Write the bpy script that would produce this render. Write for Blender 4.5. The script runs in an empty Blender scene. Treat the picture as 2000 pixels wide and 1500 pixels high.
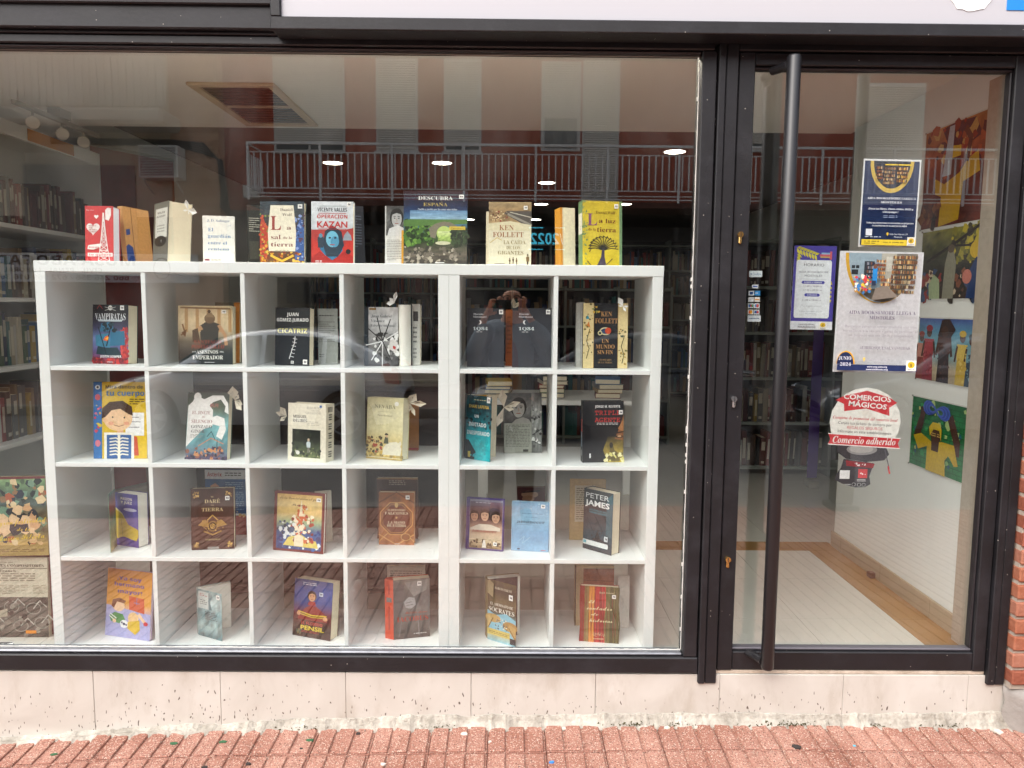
import bpy, bmesh, math, random, unicodedata
from mathutils import Vector, Matrix, noise as mnoise

# ------------------------------------------------------------------ camera, sky, sun, exposure
SC = bpy.context.scene
COL = bpy.context.collection
CAM = Vector((0.0, -2.663, 1.323))
PITCH, YAW, ROLL, FPX = math.radians(5.892), math.radians(0.419), math.radians(0.491), 1502.0
_fw = Vector((math.sin(YAW)*math.cos(PITCH), math.cos(YAW)*math.cos(PITCH), -math.sin(PITCH)))
_rt = Vector((math.cos(YAW), -math.sin(YAW), 0)); _up = _rt.cross(_fw)
_r2 = _rt*math.cos(ROLL) + _up*math.sin(ROLL); _u2 = _up*math.cos(ROLL) - _rt*math.sin(ROLL)
cam = bpy.data.cameras.new('camera'); camo = bpy.data.objects.new('camera', cam); COL.objects.link(camo)
cam.sensor_width = 36.0; cam.lens = FPX/2000*36; cam.clip_start = 0.02; cam.clip_end = 400
camo.matrix_world = Matrix(((_r2.x, _u2.x, -_fw.x, CAM.x), (_r2.y, _u2.y, -_fw.y, CAM.y), (_r2.z, _u2.z, -_fw.z, CAM.z), (0, 0, 0, 1)))
SC.camera = camo
SUN_EL, SUN_AZ = math.radians(44), math.radians(214)      # azimuth clockwise from +Y: the sun stands behind the camera, soft through cloud
w = bpy.data.worlds.new('World'); SC.world = w; w.use_nodes = True
nt = w.node_tree; nt.nodes.clear()
sky = nt.nodes.new('ShaderNodeTexSky'); sky.sky_type = 'NISHITA'; sky.sun_disc = False
sky.sun_elevation = SUN_EL; sky.sun_rotation = SUN_AZ; sky.air_density = 1.0; sky.dust_density = 4.0; sky.ozone_density = 1.0
hs = nt.nodes.new('ShaderNodeHueSaturation'); hs.inputs['Saturation'].default_value = 0.42
bg = nt.nodes.new('ShaderNodeBackground'); bg.inputs['Strength'].default_value = 0.15
wo = nt.nodes.new('ShaderNodeOutputWorld')
nt.links.new(sky.outputs[0], hs.inputs['Color']); nt.links.new(hs.outputs[0], bg.inputs['Color']); nt.links.new(bg.outputs[0], wo.inputs[0])
sl = bpy.data.lights.new('sun', 'SUN'); sl.energy = 1.3; sl.angle = math.radians(110); sl.color = (1.0, 0.99, 0.975)
so = bpy.data.objects.new('sun', sl); COL.objects.link(so)
sdir = Vector((math.sin(SUN_AZ)*math.cos(SUN_EL), math.cos(SUN_AZ)*math.cos(SUN_EL), math.sin(SUN_EL)))
so.rotation_euler = sdir.to_track_quat('Z', 'Y').to_euler(); so.location = sdir*30
SC.view_settings.view_transform = 'Standard'; SC.view_settings.look = 'None'; SC.view_settings.gamma = 1.0
SC.view_settings.exposure = 1.2
SC.view_settings.use_curve_mapping = False
cy = SC.cycles
cy.use_denoising = True; cy.max_bounces = 9; cy.diffuse_bounces = 5; cy.glossy_bounces = 4; cy.transparent_max_bounces = 24
cy.sample_clamp_indirect = 6.0; cy.caustics_reflective = False; cy.caustics_refractive = False

# ------------------------------------------------------------------ from a pixel of the photograph to a point of the place
def ray(x, y): return _fw + _r2*((x-1000)/FPX) + _u2*((750-y)/FPX)
def onY(x, y, Y): d = ray(x, y); return CAM + d*((Y-CAM.y)/d.y)
def onZ(x, y, Z): d = ray(x, y); return CAM + d*((Z-CAM.z)/d.z)
def onX(x, y, X): d = ray(x, y); return CAM + d*((X-CAM.x)/d.x)
def refl(x, y, Y): p = onY(x, y, -Y); return Vector((p.x, Y, p.z))   # what stands across the street and shows mirrored in the glass

# ------------------------------------------------------------------ colours and materials
def lin(c):
    if isinstance(c, str):
        c = c.lstrip('#'); c = c if len(c) == 6 else ''.join(k*2 for k in c); v = [int(c[i:i+2], 16)/255 for i in (0, 2, 4)]
        return tuple(x/12.92 if x <= 0.04045 else ((x+0.055)/1.055)**2.4 for x in v)
    return tuple(c[:3])
MATS = {}
def mat(name, col='#808080', rough=0.5, spec=0.5, metal=0.0, var=None, bump=None, emit=None, coat=0.0, tint=None, vscale=8.0, bscale=60.0, obj_coords=True):
    """a procedural surface: colour, an optional noise mix towards tint and an optional fine bump"""
    if name in MATS: return MATS[name]
    m = bpy.data.materials.new(name); m.use_nodes = True; t = m.node_tree; b = t.nodes['Principled BSDF']
    c = lin(col); b.inputs['Base Color'].default_value = (*c, 1); b.inputs['Roughness'].default_value = rough
    b.inputs['Specular IOR Level'].default_value = spec; b.inputs['Metallic'].default_value = metal
    if coat: b.inputs['Coat Weight'].default_value = coat
    if emit: b.inputs['Emission Color'].default_value = (*lin(emit[0]), 1); b.inputs['Emission Strength'].default_value = emit[1]
    tc = None
    if var or bump:
        tc = t.nodes.new('ShaderNodeTexCoord')
    if var:
        n = t.nodes.new('ShaderNodeTexNoise'); n.inputs['Scale'].default_value = vscale; n.inputs['Detail'].default_value = 7; n.inputs['Roughness'].default_value = 0.65
        t.links.new(tc.outputs['Object'], n.inputs['Vector'])
        r = t.nodes.new('ShaderNodeValToRGB'); r.color_ramp.elements[0].position = 0.32; r.color_ramp.elements[1].position = 0.72
        r.color_ramp.elements[0].color = (*c, 1)
        k = lin(tint) if tint else tuple(x*(1-var) for x in c)
        r.color_ramp.elements[1].color = tuple(c[i]*(1-var)+k[i]*var for i in range(3)) + (1,)
        t.links.new(n.outputs[0], r.inputs[0]); t.links.new(r.outputs[0], b.inputs['Base Color'])
    if bump:
        n2 = t.nodes.new('ShaderNodeTexNoise'); n2.inputs['Scale'].default_value = bscale; n2.inputs['Detail'].default_value = 5
        bp = t.nodes.new('ShaderNodeBump'); bp.inputs['Strength'].default_value = bump; bp.inputs['Distance'].default_value = 0.01
        t.links.new(tc.outputs['Object'], n2.inputs['Vector']); t.links.new(n2.outputs[0], bp.inputs['Height']); t.links.new(bp.outputs[0], b.inputs['Normal'])
    MATS[name] = m; return m
def glass(name, f0, tint='#fbfdfc'):
    """flat pane: clear, with a mirror share that rises towards grazing (each of its two faces reflects)"""
    m = bpy.data.materials.new(name); m.use_nodes = True; t = m.node_tree; t.nodes.clear()
    o = t.nodes.new('ShaderNodeOutputMaterial'); mx = t.nodes.new('ShaderNodeMixShader')
    tr = t.nodes.new('ShaderNodeBsdfTransparent'); tr.inputs[0].default_value = (*lin(tint), 1)
    gl = t.nodes.new('ShaderNodeBsdfGlossy'); gl.inputs['Roughness'].default_value = 0.0; gl.inputs['Color'].default_value = (1, 1, 1, 1)
    lw = t.nodes.new('ShaderNodeLayerWeight'); lw.inputs['Blend'].default_value = 0.5
    pw = t.nodes.new('ShaderNodeMath'); pw.operation = 'POWER'; pw.inputs[1].default_value = 5
    ma = t.nodes.new('ShaderNodeMath'); ma.operation = 'MULTIPLY_ADD'; ma.inputs[1].default_value = 1-f0; ma.inputs[2].default_value = f0
    t.links.new(lw.outputs['Facing'], pw.inputs[0]); t.links.new(pw.outputs[0], ma.inputs[0]); t.links.new(ma.outputs[0], mx.inputs[0])
    t.links.new(tr.outputs[0], mx.inputs[1]); t.links.new(gl.outputs[0], mx.inputs[2])
    # a film of dust and wiping streaks on the pane
    tc = t.nodes.new('ShaderNodeTexCoord'); mp = t.nodes.new('ShaderNodeMapping'); mp.inputs['Scale'].default_value = (1.6, 1, 0.7); mp.inputs['Rotation'].default_value = (0, 0.5, 0); n = t.nodes.new('ShaderNodeTexNoise'); n.inputs['Scale'].default_value = 2.2; n.inputs['Detail'].default_value = 9; n.inputs['Roughness'].default_value = 0.7
    mr = t.nodes.new('ShaderNodeMapRange'); mr.inputs['From Min'].default_value = 0.48; mr.inputs['From Max'].default_value = 0.8; mr.inputs['To Max'].default_value = 0.035; df = t.nodes.new('ShaderNodeBsdfDiffuse'); df.inputs[0].default_value = (0.6, 0.6, 0.58, 1); m2 = t.nodes.new('ShaderNodeMixShader')
    for p, q in ((tc.outputs['Object'], mp.inputs['Vector']), (mp.outputs[0], n.inputs['Vector']), (n.outputs[0], mr.inputs[0]), (mr.outputs[0], m2.inputs[0]), (mx.outputs[0], m2.inputs[1]), (df.outputs[0], m2.inputs[2]), (m2.outputs[0], o.inputs[0])): t.links.new(p, q)
    MATS[name] = m; return m
def attr_mat(name, rough, spec, coat=0.0):
    """printed surface: ink colours are stored on the faces, a faint paper mottling on top"""
    m = bpy.data.materials.new(name); m.use_nodes = True; t = m.node_tree; b = t.nodes['Principled BSDF']
    a = t.nodes.new('ShaderNodeVertexColor'); a.layer_name = 'Col'
    n = t.nodes.new('ShaderNodeTexNoise'); n.inputs['Scale'].default_value = 90; n.inputs['Detail'].default_value = 4
    tc = t.nodes.new('ShaderNodeTexCoord'); t.links.new(tc.outputs['Object'], n.inputs['Vector'])
    mr = t.nodes.new('ShaderNodeMapRange'); mr.inputs['To Min'].default_value = 0.7; mr.inputs['To Max'].default_value = 1.2
    t.links.new(n.outputs[0], mr.inputs[0])
    mx = t.nodes.new('ShaderNodeMix'); mx.data_type = 'RGBA'; mx.blend_type = 'MULTIPLY'; mx.inputs[0].default_value = 1.0
    t.links.new(a.outputs[0], mx.inputs[6]); t.links.new(mr.outputs[0], mx.inputs[7]); t.links.new(mx.outputs[2], b.inputs['Base Color'])
    b.inputs['Roughness'].default_value = rough; b.inputs['Specular IOR Level'].default_value = spec
    if coat: b.inputs['Coat Weight'].default_value = coat; b.inputs['Coat Roughness'].default_value = 0.25
    MATS[name] = m; return m
PRINT = attr_mat('printed_cover', 0.42, 0.35)
PAPERPRINT = attr_mat('printed_paper', 0.75, 0.2)
def objcol_mat(name, rough, mul=1.0):
    m = bpy.data.materials.new(name); m.use_nodes = True; t = m.node_tree; b = t.nodes['Principled BSDF']
    oi = t.nodes.new('ShaderNodeObjectInfo')
    mx = t.nodes.new('ShaderNodeMix'); mx.data_type = 'RGBA'; mx.blend_type = 'MIX'; mx.inputs[0].default_value = 1-mul
    mx.inputs[7].default_value = (0.72, 0.68, 0.55, 1)
    t.links.new(oi.outputs['Color'], mx.inputs[6]); t.links.new(mx.outputs[2], b.inputs['Base Color'])
    b.inputs['Roughness'].default_value = rough; MATS[name] = m; return m
SPINE = objcol_mat('book_cloth', 0.5); SPINEBAND = objcol_mat('book_spine_label', 0.5, 0.35)
WHITE = mat('white_laminate', '#f1f3f2', 0.38, 0.4, var=0.04, vscale=3)
def speck_mat(name, col, tint, rough, speck):
    m = mat(name, col, rough, 0.45, var=0.5, vscale=9, tint=tint, bump=0.06, bscale=90); t = m.node_tree; N = t.nodes.new; Lk = t.links.new; b = t.nodes['Principled BSDF']
    src = b.inputs['Base Color'].links[0].from_socket; g = N('ShaderNodeNewGeometry')
    v = N('ShaderNodeTexVoronoi'); v.inputs['Scale'].default_value = 70; Lk(g.outputs['Position'], v.inputs['Vector']); sp = N('ShaderNodeSeparateColor'); Lk(v.outputs['Color'], sp.inputs[0])
    a = N('ShaderNodeMath'); a.operation = 'GREATER_THAN'; a.inputs[1].default_value = 0.955; Lk(sp.outputs[0], a.inputs[0]); d = N('ShaderNodeMath'); d.operation = 'LESS_THAN'; d.inputs[1].default_value = 0.13; Lk(v.outputs['Distance'], d.inputs[0])
    k = N('ShaderNodeMath'); k.operation = 'MULTIPLY'; Lk(a.outputs[0], k.inputs[0]); Lk(d.outputs[0], k.inputs[1])
    n = N('ShaderNodeTexNoise'); n.inputs['Scale'].default_value = 5; n.inputs['Detail'].default_value = 8; n.inputs['Roughness'].default_value = 0.8; Lk(g.outputs['Position'], n.inputs['Vector']); mr = N('ShaderNodeMapRange'); mr.inputs['From Min'].default_value = 0.5; mr.inputs['From Max'].default_value = 0.78; mr.inputs['To Max'].default_value = 0.22; Lk(n.outputs[0], mr.inputs[0])
    m1 = N('ShaderNodeMix'); m1.data_type = 'RGBA'; Lk(mr.outputs[0], m1.inputs[0]); Lk(src, m1.inputs[6]); m1.inputs[7].default_value = (*lin('#55545a'), 1)
    m2 = N('ShaderNodeMix'); m2.data_type = 'RGBA'; Lk(k.outputs[0], m2.inputs[0]); Lk(m1.outputs[2], m2.inputs[6]); m2.inputs[7].default_value = (*lin(speck), 1); Lk(m2.outputs[2], b.inputs['Base Color'])
    rr = N('ShaderNodeMapRange'); rr.inputs['To Min'].default_value = rough-0.12; rr.inputs['To Max'].default_value = rough+0.25; Lk(n.outputs[0], rr.inputs[0]); Lk(rr.outputs[0], b.inputs['Roughness']); return m
FRAME = speck_mat('dark_bronze_paint', '#181719', '#232228', 0.42, '#a09a92')
FRAME2 = speck_mat('dark_painted_fascia', '#1b1a1d', '#29282e', 0.5, '#8d8880')
PAGES = mat('book_pages', '#e9dfc6', 0.8, 0.1, var=0.25, vscale=160, tint='#cfc2a4')
PAGESW = mat('book_pages_white', '#eeebe2', 0.8, 0.1, var=0.18, vscale=160, tint='#d6d2c6')
PLASTER = mat('white_plaster', '#eceeed', 0.85, 0.2, var=0.06, bump=0.15, bscale=30)

# ------------------------------------------------------------------ mesh building
class MB:
    def __init__(s): s.v = []; s.f = []; s.c = []; s.m = []; s.cur = None; s.mi = 0
    def face(s, idx): s.f.append(tuple(idx)); s.c.append(s.cur); s.m.append(s.mi)
    def quad(s, a, b, c, d): s.poly([a, b, c, d])
    def poly(s, pts):
        n = len(s.v); s.v += [tuple(p) for p in pts]; s.face(range(n, n+len(pts)))
    def box(s, a, b, ch=0.0):
        x0, y0, z0 = (min(a[i], b[i]) for i in range(3)); x1, y1, z1 = (max(a[i], b[i]) for i in range(3))
        if ch <= 0:
            n = len(s.v); s.v += [(x, y, z) for z in (z0, z1) for y in (y0, y1) for x in (x0, x1)]
            for q in ((0, 2, 3, 1), (4, 5, 7, 6), (0, 1, 5, 4), (2, 6, 7, 3), (0, 4, 6, 2), (1, 3, 7, 5)): s.face([n+i for i in q])
            return s
        ch = min(ch, (x1-x0)/2.01, (y1-y0)/2.01, (z1-z0)/2.01); n = len(s.v); P = {}
        for ix, X in enumerate((x0, x1)):
            for iy, Y in enumerate((y0, y1)):
                for iz, Z in enumerate((z0, z1)):
                    sx, sy, sz = (1, -1)[ix], (1, -1)[iy], (1, -1)[iz]
                    for ax, p in (('x', (X, Y+sy*ch, Z+sz*ch)), ('y', (X+sx*ch, Y, Z+sz*ch)), ('z', (X+sx*ch, Y+sy*ch, Z))):
                        P[(ix, iy, iz, ax)] = len(s.v); s.v.append(p)
        for i in (0, 1):
            fx = [P[(i, 0, 0, 'x')], P[(i, 1, 0, 'x')], P[(i, 1, 1, 'x')], P[(i, 0, 1, 'x')]]
            fy = [P[(0, i, 0, 'y')], P[(1, i, 0, 'y')], P[(1, i, 1, 'y')], P[(0, i, 1, 'y')]]
            fz = [P[(0, 0, i, 'z')], P[(1, 0, i, 'z')], P[(1, 1, i, 'z')], P[(0, 1, i, 'z')]]
            s.face(fx if i else fx[::-1]); s.face(fy[::-1] if i else fy); s.face(fz if i else fz[::-1])
        for i in (0, 1):
            for j in (0, 1):
                s.face([P[(i, j, 0, 'x')], P[(i, j, 1, 'x')], P[(i, j, 1, 'y')], P[(i, j, 0, 'y')]])
                s.face([P[(i, 0, j, 'x')], P[(i, 1, j, 'x')], P[(i, 1, j, 'z')], P[(i, 0, j, 'z')]])
                s.face([P[(0, i, j, 'y')], P[(1, i, j, 'y')], P[(1, i, j, 'z')], P[(0, i, j, 'z')]])
                for k in (0, 1): s.face([P[(i, j, k, 'x')], P[(i, j, k, 'y')], P[(i, j, k, 'z')]])
        return s
    def tube(s, pts, r, n=8, cap=True):
        pts = [Vector(p) for p in pts]; rr = r if isinstance(r, (list, tuple)) else [r]*len(pts); base = len(s.v)
        for i, p in enumerate(pts):
            d = (pts[min(i+1, len(pts)-1)] - pts[max(i-1, 0)]).normalized()
            a = d.cross(Vector((0, 0, 1)) if abs(d.z) < 0.9 else Vector((1, 0, 0))).normalized(); b = d.cross(a)
            for k in range(n):
                t = 2*math.pi*k/n; s.v.append(tuple(p + a*(rr[i]*math.cos(t)) + b*(rr[i]*math.sin(t))))
        for i in range(len(pts)-1):
            for k in range(n):
                a0 = base+i*n+k; a1 = base+i*n+(k+1) % n; s.face((a0, a1, a1+n, a0+n))
        if cap: s.face(range(base+n-1, base-1, -1)); s.face(range(base+(len(pts)-1)*n, base+len(pts)*n))
        return s
    def prism(s, poly, axis, a, b):
        """poly in the two other axes, extruded along axis from a to b"""
        def mk(p, t): return (t, p[0], p[1]) if axis == 'x' else (p[0], t, p[1]) if axis == 'y' else (p[0], p[1], t)
        n = len(poly); base = len(s.v); s.v += [mk(p, a) for p in poly] + [mk(p, b) for p in poly]
        s.face(range(base, base+n)); s.face(range(base+2*n-1, base+n-1, -1))
        for i in range(n): j = (i+1) % n; s.face((base+i, base+n+i, base+n+j, base+j))
        return s
    def lathe(s, prof, n=16, c=(0, 0, 0)):
        base = len(s.v)
        for r, z in prof:
            for k in range(n): t = 2*math.pi*k/n; s.v.append((c[0]+r*math.cos(t), c[1]+r*math.sin(t), c[2]+z))
        for i in range(len(prof)-1):
            for k in range(n): a0 = base+i*n+k; a1 = base+i*n+(k+1) % n; s.face((a0, a1, a1+n, a0+n))
        s.face(range(base+n-1, base-1, -1)); s.face(range(base+(len(prof)-1)*n, base+len(prof)*n)); return s
    def xf(s, M, start=0):
        for i in range(start, len(s.v)): s.v[i] = tuple(M @ Vector(s.v[i]))
        return s
    def mesh(s, name, mats, smooth=False):
        me = bpy.data.meshes.new(name); me.from_pydata(s.v, [], s.f)
        for m in (mats if isinstance(mats, (list, tuple)) else [mats]): me.materials.append(m)
        if any(s.m): me.polygons.foreach_set('material_index', s.m)
        if any(c is not None for c in s.c):
            ca = me.color_attributes.new('Col', 'FLOAT_COLOR', 'CORNER'); li = 0; buf = []
            for f, c in zip(s.f, s.c):
                for k in range(len(f)):
                    cc = (c[k] if isinstance(c, list) else c) if c is not None else (0.5, 0.5, 0.5)
                    buf += [cc[0], cc[1], cc[2], 1.0]
            ca.data.foreach_set('color', buf)
        if smooth: me.polygons.foreach_set('use_smooth', [True]*len(me.polygons))
        me.update(); return me
    def build(s, name, mats, parent=None, M=None, smooth=False):
        return link(name, s.mesh(name, mats, smooth), parent, M)
def link(name, me, parent=None, M=None):
    o = bpy.data.objects.new(name, me); COL.objects.link(o)
    if parent is not None: o.parent = parent
    if M is not None: o.matrix_local = M if isinstance(M, Matrix) else Matrix.Translation(M)
    return o
def tag(o, label=None, cat=None, group=None, kind=None):
    if label: o['label'] = label
    if cat: o['category'] = cat
    if group: o['group'] = group
    if kind: o['kind'] = kind
    return o
def empty(name, M, label=None, cat=None, group=None):
    o = bpy.data.objects.new(name, None); COL.objects.link(o); o.empty_display_size = 0.05
    o.matrix_world = M if isinstance(M, Matrix) else Matrix.Translation(M)
    return tag(o, label, cat, group)
def struct(o): o['kind'] = 'structure'; return o
def bx(name, a, b, m, parent=None, ch=0.0): return MB().box(a, b, ch).build(name, m, parent)

# ------------------------------------------------------------------ flat print: shapes and lettering in unit coordinates
TEXTS = {}            # (text, style) -> (verts, faces, width, cap height)
_STY = {'f': (0x1D400, 0x1D41A), 'i': (0x1D468, 0x1D482), 'c': (0x1D4D0, 0x1D4EA), 'm': (0x1D670, 0x1D68A), 'b': (0x1D5D4, 0x1D5EE)}
def styled(s, st):
    if st not in _STY: return s
    A, a = _STY[st]; out = []
    for c in unicodedata.normalize('NFD', s):
        if 'A' <= c <= 'Z': out.append(chr(A+ord(c)-65))
        elif 'a' <= c <= 'z': out.append(chr(a+ord(c)-97))
        elif unicodedata.combining(c): continue
        elif st in 'fb' and '0' <= c <= '9': out.append(chr((0x1D7CE if st == 'f' else 0x1D7EC)+ord(c)-48))
        else: out.append(c)
    return ''.join(out)
def accents(s):
    """positions of the accented letters, so that a stroke can be set over styled letters"""
    base = []
    for c in unicodedata.normalize('NFD', s):
        if unicodedata.combining(c): base[-1] = (base[-1][0], c)
        else: base.append((c, None))
    return base
def prepare_texts(keys):
    obs = []
    for k in sorted(keys):
        s, st = k; c = bpy.data.curves.new('t', 'FONT'); c.body = styled(s, st); c.size = 1; c.resolution_u = 2
        if st == 'f': c.offset = -0.004
        if st == 'h': c.offset = 0.025
        o = bpy.data.objects.new('t', c); COL.objects.link(o); obs.append((k, o, c))
    dg = bpy.context.evaluated_depsgraph_get(); dg.update()
    for k, o, c in obs:
        ev = o.evaluated_get(dg); me = ev.to_mesh()
        vs = [(v.co.x, v.co.y) for v in me.vertices]; fs = [tuple(p.vertices) for p in me.polygons]; ev.to_mesh_clear()
        if vs:
            x0 = min(v[0] for v in vs); x1 = max(v[0] for v in vs); vs = [(x-x0, y) for x, y in vs]
            acc = accents(k[0]) if k[1] in _STY else []
            n = max(1, len(acc))
            for i, (ch, ac) in enumerate(acc):
                if ac in ('\u0301', '\u0303'):
                    cx = (i+0.5)/n*(x1-x0); up = 0.74 if ch.isupper() else 0.56; b = len(vs)
                    vs += [(cx-0.05, up), (cx+0.02, up), (cx+0.14, up+0.16), (cx+0.02, up+0.16)]; fs.append((b, b+1, b+2, b+3))
            TEXTS[k] = (vs, fs, x1-x0)
        else: TEXTS[k] = ([], [], 1)
    for k, o, c in obs: bpy.data.objects.remove(o); bpy.data.curves.remove(c)
def R(x0, y0, x1, y1, c): return ('p', [(x0, y0), (x1, y0), (x1, y1), (x0, y1)], c)
def G(x0, y0, x1, y1, cols, nz=0.0, seed=1, n=14, f=6.0): return ('g', x0, y0, x1, y1, cols, nz, seed, n, f)
def P(pts, c): return ('p', pts, c)
def E(cx, cy, rx, ry, c): return ('e', cx, cy, rx, ry, c)
def L(pts, w_, c): return ('l', pts, w_, c)
def T(s, cx, cy, h, c, st='s', wd=None, al='c', rot=0): return ('t', s, cx, cy, h, c, st, wd, al, rot)
def S(seed, n, x0, y0, x1, y1, sz, cols): return ('s', seed, n, x0, y0, x1, y1, sz, cols)
def TL(x0, y0, x1, y1, n, c): return ('w', x0, y0, x1, y1, n, c)
def texts_in(ops): return {(o[1], o[6]) for o in ops if o[0] == 't'}
LAY = 0.00005
def art(mb, ops, w_, h_, y=0.0, flip=False):
    """lays the print on the local plane y (facing -y), each shape a hair in front of the one before"""
    for o in ops:
        y -= LAY; k = o[0]
        if k == 'p': mb.cur = lin(o[2]); mb.poly([(x*w_, y, z*h_) for x, z in o[1]])
        elif k == 'e':
            mb.cur = lin(o[5]); mb.poly([((o[1]+o[3]*math.cos(t*math.pi/10))*w_, y, (o[2]+o[4]*math.sin(t*math.pi/10))*h_) for t in range(20)])
        elif k == 'g':
            _, x0, y0, x1, y1, cols, nz, seed, n, fr = o; cs = [lin(c) for c in cols]; ny = max(2, int(n*1.3)); rows = []
            def colat(u, v):
                p = v*(len(cs)-1); i = min(int(p), len(cs)-2) if len(cs) > 1 else 0; f = p-i
                a = cs[i]; b = cs[i+1] if len(cs) > 1 else a
                q = 1 + nz*(mnoise.noise((u*fr+seed*7.3, v*fr, seed*3.1))*1.3 + mnoise.noise((u*fr*3, v*fr*3+seed, 0.5))*0.8)
                return tuple(max(0, (a[j]*(1-f)+b[j]*f)*q) for j in range(3))
            b0 = len(mb.v)
            for j in range(ny+1):
                for i in range(n+1): mb.v.append(((x0+(x1-x0)*i/n)*w_, y, (y0+(y1-y0)*j/ny)*h_))
            for j in range(ny):
                for i in range(n):
                    a = b0+j*(n+1)+i; mb.f.append((a, a+1, a+n+2, a+n+1)); mb.m.append(mb.mi)
                    mb.c.append([colat(i/n, j/ny), colat((i+1)/n, j/ny), colat((i+1)/n, (j+1)/ny), colat(i/n, (j+1)/ny)])
        elif k == 'l':
            mb.cur = lin(o[3]); pts = [Vector((x*w_, z*h_)) for x, z in o[1]]; hw = o[2]*w_/2
            for a, b in zip(pts, pts[1:]):
                d = b-a
                if d.length < 1e-7: continue
                d.normalize(); nn = Vector((-d.y, d.x))*hw
                mb.poly([(p.x, y, p.y) for p in (a-nn-d*hw*0.5, b-nn+d*hw*0.5, b+nn+d*hw*0.5, a+nn-d*hw*0.5)]); y -= LAY*0.15
        elif k == 't':
            _, s_, cx, cz, ch, col, st, wd, al, rot = o; vs, fs, tw = TEXTS[(s_, st)]
            if not vs: continue
            sc = ch*h_/0.72; sx = sc if not wd else wd*w_/tw
            mb.cur = lin(col); b0 = len(mb.v); off = -tw*sx/2 if al == 'c' else 0
            cr, sr = math.cos(rot), math.sin(rot)
            for vx, vy in vs:
                px, pz = off+vx*sx, (vy-0.36)*sc
                mb.v.append((cx*w_+px*cr-pz*sr, y, cz*h_+px*sr+pz*cr))
            for f in fs: mb.face([b0+i for i in f])
        elif k == 's':
            _, seed, n, x0, y0, x1, y1, sz, cols = o; rd = random.Random(seed)
            for i in range(n):
                cx, cz = rd.uniform(x0, x1), rd.uniform(y0, y1); r0 = sz*rd.uniform(0.4, 1.3); mb.cur = lin(rd.choice(cols)); m_ = rd.randint(4, 7); ph = rd.random()*6
                mb.poly([((cx+r0*rd.uniform(0.5, 1.1)*math.cos(ph+2*math.pi*q/m_))*w_, y-LAY*0.02*i, cz*h_+r0*w_*rd.uniform(0.5, 1.1)*math.sin(ph+2*math.pi*q/m_)) for q in range(m_)])
            y -= LAY*0.02*n
        elif k == 'w':
            _, x0, y0, x1, y1, n, col = o; rd = random.Random(n*31+int(x0*100)); mb.cur = lin(col); lh = (y1-y0)/n
            for i in range(n):
                zc = y1-lh*(i+0.5); x = x0; end = x1 if rd.random() < 0.8 else x0+(x1-x0)*rd.uniform(0.4, 0.9)
                while x < end-0.01:
                    ww = min(rd.uniform(0.03, 0.12), end-x); mb.poly([(a*w_, y, c_*h_) for a, c_ in ((x, zc-lh*0.2), (x+ww, zc-lh*0.2), (x+ww, zc+lh*0.2), (x, zc+lh*0.2))]); x += ww+0.022
    mb.cur = None
    return mb

# ================================================================== THE SETTING: street and shop floor
def pave_z(x, y):
    if x < -1.34: zb = -0.211 + (x+1.34)*0.081
    elif x < -0.885: zb = -0.194 + (x+0.885)*0.037
    elif x < 0.76: zb = -0.166 + (x-0.76)*0.017
    else: zb = -0.166 - (x-0.76)*0.007
    if x < -2.2: zb = -0.281 + (x+2.2)*0.02
    return zb + 0.036*(y+0.05)
rnd = random.Random(7)
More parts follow.
